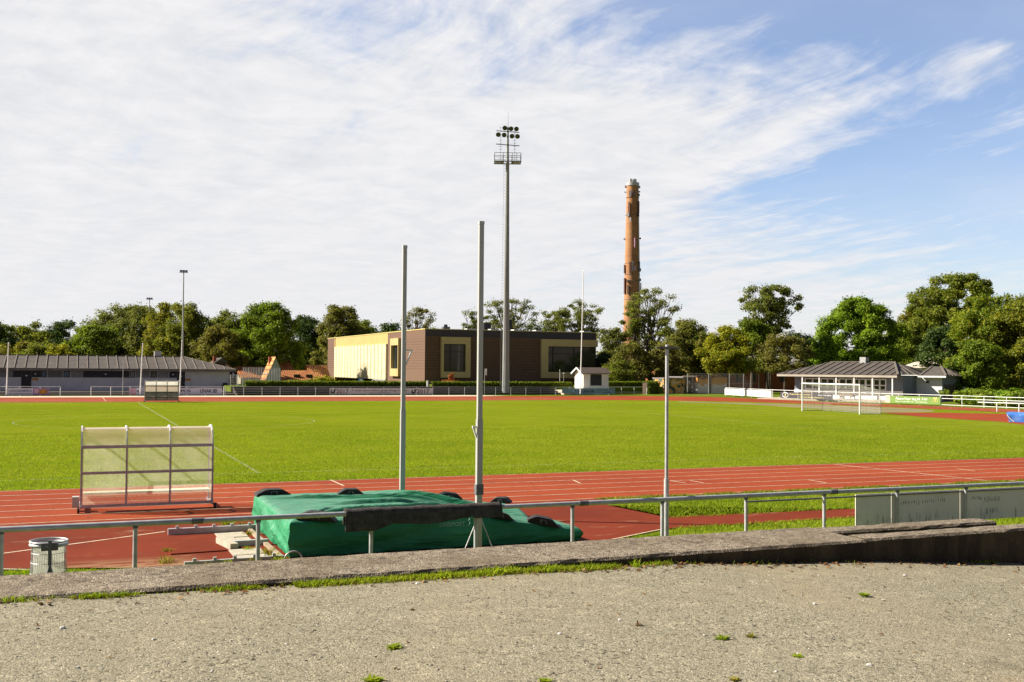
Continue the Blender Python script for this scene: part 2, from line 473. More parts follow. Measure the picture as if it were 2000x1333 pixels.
def m_tarp():
    m, t, out = newmat('green_pvc_cover')
    p = wpos(t)
    geo = t.n.new('ShaderNodeNewGeometry')
    n = t.noise(p, 1.1, 6, 0.7); f = t.noise(p, 30, 3, 0.6)
    wr = t.noise(t.mapping(p, (0.6, 2.6, 2.6), (0, 0, 0.25)), 1.3, 5, 0.6, 0.8)
    a = t.mix(t.sstep(n, 0.35, 0.65), (0.018, 0.185, 0.080), (0.026, 0.235, 0.105))
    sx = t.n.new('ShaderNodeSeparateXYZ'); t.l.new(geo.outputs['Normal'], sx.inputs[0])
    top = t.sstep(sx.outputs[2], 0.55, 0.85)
    # top coloured paler than the sides, for the light and sheen it catches
    top_sheen = t.mix(t.sstep(t.noise(p, 2.6, 6, 0.75), 0.35, 0.68), (0.050, 0.20, 0.120), (0.095, 0.225, 0.145))
    a = t.mix(t.math('MULTIPLY', top, 0.92), a, top_sheen)
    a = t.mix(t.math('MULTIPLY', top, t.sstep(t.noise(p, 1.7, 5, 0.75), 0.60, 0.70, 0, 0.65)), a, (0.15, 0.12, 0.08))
    principled(t, out, a, 0.5, 0, 0.25, bump(t, t.math('ADD', t.math('MULTIPLY', f, 0.04), wr), 0.95, 0.09))
    return m


M['tarp'] = m_tarp()


def m_poly(name, tint, opac, ribs=60.0):
    m, t, out = newmat(name)
    p = wpos(t)
    n = t.noise(p, 1.6, 5, 0.7)
    sx = t.n.new('ShaderNodeSeparateXYZ'); t.l.new(p, sx.inputs[0])
    rb = t.math('SINE', t.math('MULTIPLY', sx.outputs[0], 2 * math.pi * ribs / 2.0))
    d = t.n.new('ShaderNodeBsdfDiffuse'); t.put(d, 0, t.mix(t.sstep(n, 0.3, 0.7), tint, tuple(x * 0.78 for x in tint)))
    tl = t.n.new('ShaderNodeBsdfTranslucent'); t.put(tl, 0, tint)
    gl = t.n.new('ShaderNodeBsdfGlossy'); t.put(gl, 0, (0.8, 0.8, 0.8)); t.put(gl, 'Roughness', 0.25)
    tr = t.n.new('ShaderNodeBsdfTransparent'); t.put(tr, 0, (0.93, 0.93, 0.86))
    a = t.n.new('ShaderNodeMixShader'); t.put(a, 0, 0.75); t.l.new(d.outputs[0], a.inputs[1]); t.l.new(tl.outputs[0], a.inputs[2])
    b = t.n.new('ShaderNodeMixShader'); t.put(b, 0, 0.08); t.l.new(a.outputs[0], b.inputs[1]); t.l.new(gl.outputs[0], b.inputs[2])
    c = t.n.new('ShaderNodeMixShader')
    t.put(c, 0, t.math('ADD', t.math('MULTIPLY', rb, 0.02), t.sstep(n, 0.3, 0.75, opac - 0.06, opac + 0.12)))
    t.l.new(tr.outputs[0], c.inputs[1]); t.l.new(b.outputs[0], c.inputs[2]); t.l.new(c.outputs[0], out.inputs[0])
    return m


M['poly'] = m_poly('twin_wall_polycarbonate', (0.95, 0.93, 0.78), 0.27)
M['polyroof'] = m_poly('clear_roof_polycarbonate', (0.95, 0.93, 0.78), 0.45)
M['polyfar'] = m_poly('dirty_beige_polycarbonate', (0.42, 0.38, 0.28), 0.86)
M['polydark'] = m_poly('smoky_lower_polycarbonate', (0.035, 0.038, 0.036), 0.93)


def m_carpet():
    m, t, out = newmat('matted_grey_carpet')
    p = wpos(t)
    f = t.noise(p, 45, 4, 0.75); n = t.noise(p, 6, 4, 0.7)
    a = t.mix(t.sstep(n, 0.35, 0.65), (0.055, 0.048, 0.045), (0.10, 0.09, 0.082))
    a = t.mix(t.sstep(f, 0.5, 0.7, 0, 0.6), a, (0.17, 0.155, 0.14))
    principled(t, out, a, 1.0, 0, 0.05, bump(t, f, 1.0, 0.02))
    return m


M['carpet'] = m_carpet()


def m_boardback():
    m, t, out = newmat('stained_grey_board_back')
    p = wpos(t)
    sx = t.n.new('ShaderNodeSeparateXYZ'); t.l.new(p, sx.inputs[0])
    n = t.noise(p, 1.2, 5, 0.6)
    a = t.mix(t.sstep(n, 0.3, 0.7), (0.74, 0.70, 0.62), (0.84, 0.79, 0.70))
    dr = t.noise(t.mapping(p, (9, 1, 1.6)), 1.6, 5, 0.75)
    a = t.mix(t.math('MULTIPLY', t.sstep(sx.outputs[2], 0.62, 0.36, 0, 1), t.sstep(dr, 0.5, 0.68, 0, 0.8)), a, (0.06, 0.06, 0.045))
    a = t.mix(t.sstep(t.noise(p, 22, 3, 0.7), 0.66, 0.72, 0, 0.5), a, (0.12, 0.12, 0.10))
    principled(t, out, a, 0.7, 0, 0.25)
    return m


M['boardback'] = m_boardback()
M['ghost'] = plain('faint_grime_lettering', (0.36, 0.34, 0.28), 0.8, 0, 0.45, 7, 30)


def m_mural(seed=0.0):
    m, t, out = newmat('graffiti_paint')
    p = wpos(t)
    q = t.mapping(p, (1, 1, 1), (0, 0, 0), (seed, 3.0, 1.0))
    n = t.noise(q, 0.75, 3, 0.5, 1.4)
    a = t.ramp(n, [(0.0, (0.03, 0.03, 0.035)), (0.36, (0.05, 0.035, 0.03)), (0.43, (0.06, 0.20, 0.20)), (0.47, (0.52, 0.25, 0.06)), (0.55, (0.62, 0.34, 0.08)), (0.62, (0.55, 0.46, 0.38)), (0.7, (0.12, 0.05, 0.04))], 'CONSTANT')
    principled(t, out, a, 0.8, 0, 0.2)
    return m


M['mural'] = m_mural()


def m_mural2():
    m, t, out = newmat('pale_graffiti_paint')
    p = wpos(t)
    sx = t.n.new('ShaderNodeSeparateXYZ'); t.l.new(p, sx.inputs[0])
    n = t.noise(p, 0.9, 4, 0.6, 1.0)
    zz = t.math('ADD', sx.outputs[2], t.math('MULTIPLY', t.math('SUBTRACT', n, 0.5), 1.6))
    a = t.ramp(t.lin(zz, 0.0, 2.6), [(0.0, (0.62, 0.56, 0.52)), (0.45, (0.66, 0.62, 0.60)), (0.52, (0.62, 0.30, 0.07)), (0.8, (0.55, 0.24, 0.05)), (0.88, (0.2, 0.08, 0.03))], 'CONSTANT')
    principled(t, out, a, 0.8, 0, 0.2)
    return m


M['mural2'] = m_mural2()


def m_leaf(name, dark, mid, light, trans=0.42):
    m, t, out = newmat(name)
    geo = t.n.new('ShaderNodeNewGeometry')
    r = geo.outputs['Random Per Island']
    n = t.noise(geo.outputs['Position'], 0.28, 3)
    f = t.math('ADD', t.math('MULTIPLY', r, 0.68), t.sstep(n, 0.3, 0.7, 0, 0.32))
    b_ = 1.6 if name.startswith('leaf') else 1.0
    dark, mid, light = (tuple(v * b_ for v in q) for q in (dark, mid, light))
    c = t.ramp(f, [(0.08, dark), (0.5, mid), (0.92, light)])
    d = t.n.new('ShaderNodeBsdfPrincipled'); t.put(d, 'Base Color', c); t.put(d, 'Roughness', 0.55); t.put(d, 'Specular IOR Level', 0.08)
    tl = t.n.new('ShaderNodeBsdfTranslucent'); t.put(tl, 0, t.mix(1.0, c, (1.15, 1.25, 0.55), 'MULTIPLY'))
    mx = t.n.new('ShaderNodeMixShader'); t.put(mx, 0, trans)
    t.l.new(d.outputs[0], mx.inputs[1]); t.l.new(tl.outputs[0], mx.inputs[2]); t.l.new(mx.outputs[0], out.inputs[0])
    return m


L = {
    'green': m_leaf('leaf_green', (0.036, 0.058, 0.008), (0.085, 0.115, 0.013), (0.165, 0.185, 0.020)),
    'bright': m_leaf('leaf_bright_green', (0.050, 0.092, 0.008), (0.110, 0.170, 0.014), (0.210, 0.265, 0.024)),
    'olive': m_leaf('leaf_olive', (0.044, 0.056, 0.010), (0.098, 0.112, 0.018), (0.178, 0.180, 0.028)),
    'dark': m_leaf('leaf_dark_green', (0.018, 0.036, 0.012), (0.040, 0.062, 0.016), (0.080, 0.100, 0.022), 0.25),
    'brown': m_leaf('leaf_brown_green', (0.052, 0.050, 0.015), (0.108, 0.100, 0.026), (0.175, 0.152, 0.040)),
    'yellow': m_leaf('leaf_yellow_green', (0.090, 0.092, 0.008), (0.180, 0.170, 0.016), (0.28, 0.245, 0.026)),
    'ash': m_leaf('leaf_ash_green', (0.046, 0.058, 0.016), (0.095, 0.105, 0.026), (0.165, 0.160, 0.042)),
    'red': m_leaf('leaf_red', (0.14, 0.035, 0.018), (0.24, 0.07, 0.03), (0.32, 0.12, 0.05)),
    'gold': m_leaf('leaf_golden', (0.066, 0.060, 0.010), (0.135, 0.122, 0.016), (0.215, 0.182, 0.026)),
    'grass': m_leaf('grass_blade', (0.130, 0.200, 0.009), (0.230, 0.295, 0.015), (0.36, 0.39, 0.04), 0.45),
    'drygrass': m_leaf('dry_grass_blade', (0.13, 0.125, 0.012), (0.22, 0.20, 0.024), (0.34, 0.27, 0.06), 0.35),
    'litter': m_leaf('dry_leaf_litter', (0.07, 0.028, 0.014), (0.16, 0.08, 0.032), (0.28, 0.18, 0.08), 0.15),
}

# ------------------------------------------------------------------ mesh building
OFF = {}


def tag(o, label=None, cat=None, group=None, kind=None):
    if label: o['label'] = label
    if cat: o['category'] = cat
    if group: o['group'] = group
    if kind: o['kind'] = kind
    return o


def empty(name, loc, label, cat, group=None):
    o = bpy.data.objects.new(name, None); COL.objects.link(o)
    o.location = loc; o.empty_display_size = 0.3
    OFF[o.name] = Vector(loc)
    return tag(o, label, cat, group)


def link_mesh(name, me, parent, origin):
    o = bpy.data.objects.new(name, me); COL.objects.link(o)
    if parent is not None:
        o.parent = parent; OFF[o.name] = OFF[parent.name]
    else:
        o.location = origin; OFF[o.name] = Vector(origin)
    return o


class MB:
    def __init__(s): s.v = []; s.f = []

    def add(s, vs, fs):
        k = len(s.v); s.v += [tuple(map(float, p)) for p in vs]; s.f += [tuple(i + k for i in f) for f in fs]
        return s

    def box(s, x0, x1, y0, y1, z0, z1):
        return s.add([(x0, y0, z0), (x1, y0, z0), (x1, y1, z0), (x0, y1, z0), (x0, y0, z1), (x1, y0, z1), (x1, y1, z1), (x0, y1, z1)],
                     [(0, 3, 2, 1), (4, 5, 6, 7), (0, 1, 5, 4), (1, 2, 6, 5), (2, 3, 7, 6), (3, 0, 4, 7)])

    def obox(s, c, u, n, hu, hn, z0, z1):
        """box with horizontal axes u,n (2-D unit vectors), half sizes hu,hn"""
        pts = []
        for z in (z0, z1):
            for a, b in ((-1, -1), (1, -1), (1, 1), (-1, 1)):
                pts.append((c[0] + u[0] * hu * a + n[0] * hn * b, c[1] + u[1] * hu * a + n[1] * hn * b, z))
        return s.add(pts, [(0, 3, 2, 1), (4, 5, 6, 7), (0, 1, 5, 4), (1, 2, 6, 5), (2, 3, 7, 6), (3, 0, 4, 7)])

    def bar(s, a, b, w, h, up=(0, 0, 1)):
        a = Vector(a); b = Vector(b); d = (b - a).normalized(); up = Vector(up)
        if abs(d.dot(up)) > 0.98: up = Vector((0, 1, 0))
        x = d.cross(up).normalized() * (w / 2); y = x.cross(d).normalized() * (h / 2)
        pts = [p + i * x + j * y for p in (a, b) for i, j in ((-1, -1), (1, -1), (1, 1), (-1, 1))]
        return s.add(pts, [(0, 1, 2, 3), (7, 6, 5, 4), (0, 4, 5, 1), (1, 5, 6, 2), (2, 6, 7, 3), (3, 7, 4, 0)])

    def tube(s, pts, r, n=10, cap=True):
        pts = [Vector(p) for p in pts]
        rs = r if isinstance(r, (list, tuple)) else [r] * len(pts)
        k = len(s.v); ref = None
        for i, p in enumerate(pts):
            d = (pts[min(i + 1, len(pts) - 1)] - pts[max(i - 1, 0)]).normalized()
            if ref is None:
                ref = d.cross(Vector((0, 0, 1)))
                if ref.length < 0.05: ref = Vector((1, 0, 0))
            x = (ref - d * ref.dot(d)).normalized(); y = d.cross(x); ref = x
            for j in range(n):
                a = 2 * math.pi * j / n
                s.v.append(tuple(p + x * math.cos(a) * rs[i] + y * math.sin(a) * rs[i]))
        for i in range(len(pts) - 1):
            for j in range(n):
                s.f.append((k + i * n + j, k + i * n + (j + 1) % n, k + (i + 1) * n + (j + 1) % n, k + (i + 1) * n + j))
        if cap:
            s.f.append(tuple(k + j for j in range(n))[::-1]); e = k + (len(pts) - 1) * n
            s.f.append(tuple(e + j for j in range(n)))
        return s

    def cyl(s, x, y, z0, z1, r0, r1=None, n=16):
        return s.tube([(x, y, z0), (x, y, z1)], [r0, r0 if r1 is None else r1], n)

    def quad(s, a, b, c, d): return s.add([a, b, c, d], [(0, 1, 2, 3)])

    def poly(s, pts): return s.add(pts, [tuple(range(len(pts)))])

    def prism(s, pts, z0, z1):
        n = len(pts)
        vs = [(x, y, z0) for x, y in pts] + [(x, y, z1) for x, y in pts]
        fs = [tuple(range(n))[::-1], tuple(range(n, 2 * n))] + [(i, (i + 1) % n, n + (i + 1) % n, n + i) for i in range(n)]
        return s.add(vs, fs)

    def extrude(s, prof, a, b):
        """closed profile given as 3-D points at a, swept by vector b-a"""
        n = len(prof); d = Vector(b) - Vector(a)
        vs = [Vector(p) for p in prof] + [Vector(p) + d for p in prof]
        fs = [tuple(range(n))[::-1], tuple(range(n, 2 * n))] + [(i, (i + 1) % n, n + (i + 1) % n, n + i) for i in range(n)]
        return s.add(vs, fs)

    def build(s, name, m, parent=None, origin=None, smooth=False, label=None):
        if origin is None:
            if parent is None:
                a = np.array(s.v); origin = ((a[:, 0].min() + a[:, 0].max()) / 2, (a[:, 1].min() + a[:, 1].max()) / 2, a[:, 2].min())
            else:
                origin = (0, 0, 0)
        off = OFF[parent.name] if parent is not None else Vector(origin)
        me = bpy.data.meshes.new(name)
        me.from_pydata([(x - off[0], y - off[1], z - off[2]) for x, y, z in s.v], [], s.f)
        me.materials.append(m)
        bm = __import__('bmesh').new(); bm.from_mesh(me)
        __import__('bmesh').ops.recalc_face_normals(bm, faces=bm.faces); bm.to_mesh(me); bm.free()
        if smooth:
            me.polygons.foreach_set('use_smooth', [True] * len(me.polygons)); me.set_sharp_from_angle(angle=R(50))
        me.update()
        o = link_mesh(name, me, parent, origin)
        if label: o['label'] = label
        return o


def np_mesh(name, verts, nper, m, parent=None, origin=(0, 0, 0)):
    """verts: (N*nper,3) array, each run of nper vertices is one face"""
    off = np.array(OFF[parent.name] if parent is not None else origin)
    v = (verts - off).astype(np.float32)
    n = len(v) // nper
    me = bpy.data.meshes.new(name)
    me.vertices.add(len(v)); me.vertices.foreach_set('co', v.ravel())
    me.loops.add(len(v)); me.loops.foreach_set('vertex_index', np.arange(len(v), dtype=np.int32))
    me.polygons.add(n); me.polygons.foreach_set('loop_start', np.arange(0, len(v), nper, dtype=np.int32))
    me.update(calc_edges=True)
    me.materials.append(m)
    return link_mesh(name, me, parent, origin)


def dup(root, delta, label=None):
    def rec(o, par):
        c = o.copy(); COL.objects.link(c); OFF[c.name] = OFF[o.name]
        if par is not None: c.parent = par
        for ch in o.children: rec(ch, c)
        return c
    r = rec(root, None)
    r.location = Vector(root.location) + Vector(delta)
    if label: r['label'] = label
    return r


def text(body, width, height, m, parent, P, u, n, z, name='lettering', bold=0.0):
    """flat lettering: left end at P (2-D), baseline z, running along u, standing proud along n"""
    cu = bpy.data.curves.new(name, 'FONT'); cu.body = body; cu.size = 1.0; cu.offset = bold; cu.resolution_u = 3
    to = bpy.data.objects.new(name, cu); COL.objects.link(to)
    dg = bpy.context.evaluated_depsgraph_get()
    me = bpy.data.meshes.new_from_object(to.evaluated_get(dg))
    bpy.data.objects.remove(to); bpy.data.curves.remove(cu)
    co = np.array([v.co[:] for v in me.vertices])
    x0, x1 = co[:, 0].min(), co[:, 0].max()
    capy = 0.72
    off = OFF[parent.name]
    out = []
    for x, y, _ in co:
        a = (x - x0) / (x1 - x0) * width; b = y / capy * height
        out.append((P[0] + u[0] * a + n[0] * 0.012 - off[0], P[1] + u[1] * a + n[1] * 0.012 - off[1], z + b - off[2]))
    me.vertices.foreach_set('co', np.array(out, dtype=np.float32).ravel())
    me.materials.clear(); me.materials.append(m); me.update()
    o = link_mesh(name, me, parent, (0, 0, 0))
    return o


def catmull(P, k=6, closed=False):
    P = [np.array(p, float) for p in P]; n = len(P); out = []
    for i in range(n - 1):
        p0 = P[max(i - 1, 0)]; p1 = P[i]; p2 = P[i + 1]; p3 = P[min(i + 2, n - 1)]
        for j in range(k):
            t = j / k
            out.append(0.5 * ((2 * p1) + (-p0 + p2) * t + (2 * p0 - 5 * p1 + 4 * p2 - p3) * t * t + (-p0 + 3 * p1 - 3 * p2 + p3) * t ** 3))
    out.append(P[-1])
    return out


def strip(A, B, z):
    """sheet between two equally long polylines"""
    n = len(A)
    mb = MB()
    mb.add([(p[0], p[1], z) for p in A] + [(p[0], p[1], z) for p in B], [(i, i + 1, n + i + 1, n + i) for i in range(n - 1)])
    return mb


def sheet(name, pts, z, m, kind='structure'):
    """flat polygon (ear-clipped by bmesh)"""
    import bmesh
    bm = bmesh.new(); vs = [bm.verts.new((p[0], p[1], z)) for p in pts]
    f = bm.faces.new(vs); bmesh.ops.triangulate(bm, faces=[f]); bm.normal_update()
    if sum(fc.normal.z * fc.calc_area() for fc in bm.faces) < 0: bmesh.ops.reverse_faces(bm, faces=bm.faces)
    me = bpy.data.meshes.new(name); bm.to_mesh(me); bm.free(); me.materials.append(m)
    o = link_mesh(name, me, None, (0, 0, 0)); o['kind'] = kind
    return o


def resample(P, n):
    P = np.array(P); d = np.r_[0, np.cumsum(np.linalg.norm(np.diff(P, axis=0), axis=1))]
    s = np.linspace(0, d[-1], n)
    return np.stack([np.interp(s, d, P[:, 0]), np.interp(s, d, P[:, 1])], -1)

# ------------------------------------------------------------------ camera, sun, sky
cam = bpy.data.cameras.new('camera'); co_ = bpy.data.objects.new('camera', cam); COL.objects.link(co_)
cam.sensor_width = 36; cam.lens = FPX / 2000 * 36; cam.clip_end = 9000; cam.clip_start = 0.05
co_.matrix_world = Matrix(((CR[0], CU[0], -CF[0], 0), (CR[1], CU[1], -CF[1], 0), (CR[2], CU[2], -CF[2], EYE), (0, 0, 0, 1)))
SC.camera = co_
SC.view_settings.view_transform = 'Standard'; SC.view_settings.look = 'None'; SC.view_settings.gamma = 1
EXPO = 1.2
SC.view_settings.exposure = EXPO

SUN_EL = R(36)
sd2 = -FR * 0.995 + FF * 0.10                      # towards the sun: to the left, a touch beyond
sd2 = sd2 / np.linalg.norm(sd2)
sdir = Vector((sd2[0] * math.cos(SUN_EL), sd2[1] * math.cos(SUN_EL), math.sin(SUN_EL)))
sun = bpy.data.lights.new('sun', 'SUN'); sun.energy = 5.0; sun.angle = R(0.53); sun.color = (1.0, 0.93, 0.80)
so = bpy.data.objects.new('sun', sun); COL.objects.link(so); so.rotation_euler = (-sdir).to_track_quat('-Z', 'Y').to_euler()
so.location = (0, 0, 60)

w = bpy.data.worlds.new('World'); SC.world = w; w.use_nodes = True
t = NT(w.node_tree); t.n.clear()
wo = t.n.new('ShaderNodeOutputWorld'); bg = t.n.new('ShaderNodeBackground')
STR = 0.07
t.put(bg, 'Strength', STR)
sky = t.n.new('ShaderNodeTexSky'); sky.sky_type = 'NISHITA'; sky.sun_disc = False
sky.sun_elevation = SUN_EL; sky.sun_rotation = math.atan2(sd2[0], sd2[1]); sky.altitude = 10; sky.air_density = 1.0; sky.dust_density = 0.6; sky.ozone_density = 1.6
tc = t.n.new('ShaderNodeTexCoord').outputs['Generated']
sx = t.n.new('ShaderNodeSeparateXYZ'); t.l.new(tc, sx.inputs[0])
X, Y, Z = sx.outputs
az = t.math('SUBTRACT', t.math('ARCTAN2', X, Y), R(22.4))              # azimuth from north-north-east
el = t.math('ARCSINE', Z)
U = t.math('MULTIPLY', az, 1 / R(25.6)); V = t.math('MULTIPLY', el, 1 / R(19.0))
den = t.math('ADD', t.math('MAXIMUM', Z, 0.0), 0.10)
cv = t.n.new('ShaderNodeCombineXYZ'); t.l.new(t.math('DIVIDE', X, den), cv.inputs[0]); t.l.new(t.math('DIVIDE', Y, den), cv.inputs[1])
pl = cv.outputs[0]
warp = t.n.new('ShaderNodeTexNoise'); t.l.new(pl, warp.inputs[0]); t.put(warp, 'Scale', 0.55); t.put(warp, 'Detail', 3.0)
wv = t.n.new('ShaderNodeVectorMath'); wv.operation = 'MULTIPLY_ADD'
t.l.new(warp.outputs['Color'], wv.inputs[0]); wv.inputs[1].default_value = (0.8, 0.8, 0); t.l.new(pl, wv.inputs[2])
rot = math.atan2(0.963, -0.263)
fib = t.noise(t.mapping(t.mapping(wv.outputs[0], rot=(0, 0, -rot)), (0.26, 1.9, 1)), 2.1, 9, 0.66, 0.25)
fib2 = t.noise(t.mapping(t.mapping(wv.outputs[0], rot=(0, 0, -rot + 0.35)), (0.45, 2.4, 1)), 3.6, 8, 0.66, 0.2)
puff = t.noise(t.mapping(wv.outputs[0], (1, 1, 1)), 6.5, 8, 0.62, 0.2)
broad = t.noise(pl, 0.6, 4, 0.55)
# where the veil lies: thick to the west, thinning to the east, a bright tongue reaching out north-east
C = t.math('ADD', t.sstep(U, 0.80, -0.10, 0.20, 0.90), t.sstep(U, -0.05, -0.6, 0, 0.08))
D = t.math('SUBTRACT', V, t.math('ADD', t.math('MULTIPLY', U, 0.48), 0.275))   # above the tongue's lower edge
tong = t.math('MULTIPLY', t.math('MULTIPLY', t.sstep(D, -0.08, 0.14), t.sstep(D, 0.62, 0.16)), t.sstep(U, 0.98, 0.55))
C = t.math('ADD', C, t.math('MULTIPLY', tong, 0.42))
low = t.math('MULTIPLY', t.sstep(D, 0.02, -0.08), t.math('MULTIPLY', t.sstep(U, 0.15, 0.5), t.sstep(U, 1.2, 0.75)))
C = t.math('ADD', C, t.math('MULTIPLY', t.math('MULTIPLY', low, t.sstep(V, 0.46, 0.22)), 0.42))
C = t.math('SUBTRACT', C, t.math('MULTIPLY', t.math('MULTIPLY', t.sstep(V, 0.66, 0.98), t.sstep(U, -0.75, -0.35)), 0.26))
patch = t.math('MULTIPLY', t.sstep(t.math('ABSOLUTE', t.math('SUBTRACT', U, 0.93)), 0.14, 0.02), t.sstep(t.math('ABSOLUTE', t.math('SUBTRACT', V, 0.77)), 0.12, 0.02))
C = t.math('ADD', C, t.math('MULTIPLY', patch, 0.40))
C = t.math('SUBTRACT', C, t.math('MULTIPLY', t.math('MULTIPLY', t.sstep(V, 0.24, 0.10), t.sstep(U, -0.25, -0.6)), 0.38))
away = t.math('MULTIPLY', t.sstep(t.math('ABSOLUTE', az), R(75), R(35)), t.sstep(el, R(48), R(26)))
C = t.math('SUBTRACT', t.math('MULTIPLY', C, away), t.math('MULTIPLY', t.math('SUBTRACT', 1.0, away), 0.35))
nz = t.math('ADD', t.math('ADD', t.math('MULTIPLY', fib, 0.42), t.math('MULTIPLY', fib2, 0.26)), t.math('ADD', t.math('MULTIPLY', puff, 0.18), t.math('MULTIPLY', broad, 0.14)))
fac = t.sstep(t.math('ADD', C, t.math('MULTIPLY', t.math('SUBTRACT', nz, 0.5), 3.0)), 0.10, 0.92)
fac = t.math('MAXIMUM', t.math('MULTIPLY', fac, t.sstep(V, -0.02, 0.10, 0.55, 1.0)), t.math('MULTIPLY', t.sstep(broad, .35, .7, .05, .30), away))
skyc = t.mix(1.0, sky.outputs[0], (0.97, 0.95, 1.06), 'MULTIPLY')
skyc = t.mix(t.math('SUBTRACT', 1.0, away), skyc, t.mix(1.0, skyc, (0.56, 0.44, 0.42), 'MULTIPLY'))  # unseen sky outside the view dimmed and tinted to weaken the fill light
cw = t.sstep(t.math('ADD', t.math('MULTIPLY', puff, 0.6), t.math('MULTIPLY', fib, 0.4)), 0.32, 0.66)
cw = t.math('ADD', t.math('MULTIPLY', t.math('SUBTRACT', cw, 0.6), t.sstep(V, 0.05, 0.7, 0.35, 1.0)), 0.6)
ccol = t.mix(cw, tuple(x / STR for x in (0.332, 0.338, 0.352)), tuple(x / STR for x in (0.396, 0.393, 0.400)))
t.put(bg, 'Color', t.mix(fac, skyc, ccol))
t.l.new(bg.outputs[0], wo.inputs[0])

# ------------------------------------------------------------------ ground
NOWHERE = (0, 0, 0)
sheet('ground', [(-4000, -4000), (4000, -4000), (4000, 4000), (-4000, 4000)], -0.02, M['rough'])
# oval
outer = catmull([(-60, 125), (0, 125), (40, 125), (62, 124.8), (71, 123.6), (77, 118.5), (79.2, 110), (79.6, 100), (81, 92), (82.5, 86), (83.5, 79), (84, 70), (83, 60), (79, 48), (71, 37), (60, 29), (48, 26.5), (20, 26.5), (0, 26.5), (-60, 26.5)], 8)
inner = catmull([(-60, 109.3), (0, 109.3), (35, 109.3), (52, 109.2), (58, 108.2), (64, 105.6), (69.2, 101), (72, 96), (74, 90), (75.6, 84), (76.4, 78), (76.8, 71), (75.5, 60), (71, 49), (63, 40), (54, 35), (45, 33.6), (20, 33.6), (0, 33.6), (-60, 33.6)], 8)
o = strip(outer, inner, 0.004).build('running_track', M['track']); o['kind'] = 'structure'
o = sheet('sports_field', [(-60, 33.6), (45, 33.6), (54, 35), (63, 40), (71, 49), (75.5, 60), (76.8, 71), (76.4, 78), (75.6, 84), (74, 90), (72, 96), (69.2, 101), (64, 105.6), (58, 108.2), (52, 109.2), (-60, 109.3)], 0.0, M['pitch'])
# sandy D behind the goal and the red high-jump fan
sandp = catmull([(61.5, 101), (64.5, 94), (64.8, 86), (65, 79), (65, 73.8), (68, 73.2), (72, 74.5), (74.6, 79.5), (74, 85), (71.5, 91), (68, 97), (63.5, 103), (61.5, 101)], 5)
sheet('sandy_path', [tuple(p) for p in sandp[:-1]], 0.004, M['sand'])
fan = [(64.4, 72.8), (67, 72.4), (70.4, 71.6), (72.2, 70.2), (75.5, 68), (74.5, 58), (70, 48.5), (63, 41), (57.5, 48), (60.5, 54.5), (62.3, 58.2), (62.2, 62), (62.4, 66.5)]
sheet('jump_apron', fan, 0.006, M['track'])
# near side: pole-vault apron and run-up
sheet('vault_apron', [(-14, 21.3), (-1.11, 20.95), (2.0, 19.95), (6.5, 19.2), (10.3, 19.9), (12.41, 21.1), (18.05, 21.25), (42, 21.35), (42, 22.55), (19.05, 22.5), (13.5, 22.85), (13.2, 25.2), (13.7, 26.6), (-14, 26.6)], 0.002, M['apron'])
# beige strip between far track and fence
sheet('beige_path', [(-60, 125.0), (47, 125.0), (52, 127.2), (47, 130.3), (-60, 130.3)], 0.006, M['beige'])


# lines
def linestrip(mb, a, b, wd, z):
    a = np.array(a, float); b = np.array(b, float); d = (b - a) / np.linalg.norm(b - a); n = np.array([-d[1], d[0]]) * wd / 2
    mb.quad((*(a - n), z), (*(b - n), z), (*(b + n), z), (*(a + n), z))


mb = MB()
for i in range(0, 7):
    f_ = 0.02 + i / 6 * 0.96
    A = [np.array(inner[k]) * (1 - f_) + np.array(outer[k]) * f_ for k in range(len(inner))]
    for k in range(len(A) - 1):
        if A[k][1] > 100: continue
        linestrip(mb, A[k], A[k + 1], 0.045, 0.009)
for i in range(0, 8):
    yy = 109.5 + 1.22 * i
    linestrip(mb, (-60, yy), (52, yy), 0.06, 0.009)
linestrip(mb, (27.22, 33.4), (28.19, 26.6), 0.07, 0.0095)
for (a, b) in (((1310, 940), (1340, 944.5)), ((1348, 939.5), (1374, 944)), ((1578, 938), (1614, 944)), ((645, 938), (672, 950)), ((1118, 938), (1134, 945)), ((1868, 916), (1905, 921)), ((200, 776.5), (207, 784))):
    linestrip(mb, G(*a), G(*b), 0.06, 0.0095)
linestrip(mb, G(3, 1082), G(322, 1039), 0.06, 0.006)
linestrip(mb, G(0, 1112), G(60, 1113), 0.05, 0.006)
linestrip(mb, G(1181, 1057), G(1289, 1035), 0.05, 0.006)
o = mb.build('track_lines', M['line']); o['kind'] = 'structure'
mb = MB()
HX, N0, N1, GX = 5.9, 36.6, 107.2, 59.9
for a, b in (((-48, N0), (GX, N0)), ((-48, N1), (56, N1)), ((HX, N0), (HX, N1)), ((GX, N0), (GX, 104)), ((43.4, 54), (43.4, 94.2)), ((43.4, 54), (GX, 54)), ((43.4, 94.2), (GX, 94.2)), ((54.4, 65), (54.4, 83.2)), ((54.4, 65), (GX, 65)), ((54.4, 83.2), (GX, 83.2))):
    linestrip(mb, a, b, 0.11, 0.005)
for k in range(64):
    a0, a1 = 2 * math.pi * k / 64, 2 * math.pi * (k + 1) / 64
    linestrip(mb, (HX + 9.15 * math.cos(a0), 71.9 + 9.15 * math.sin(a0)), (HX + 9.15 * math.cos(a1), 71.9 + 9.15 * math.sin(a1)), 0.075, 0.005)
o = mb.build('pitch_lines', M['chalk']); o['kind'] = 'structure'

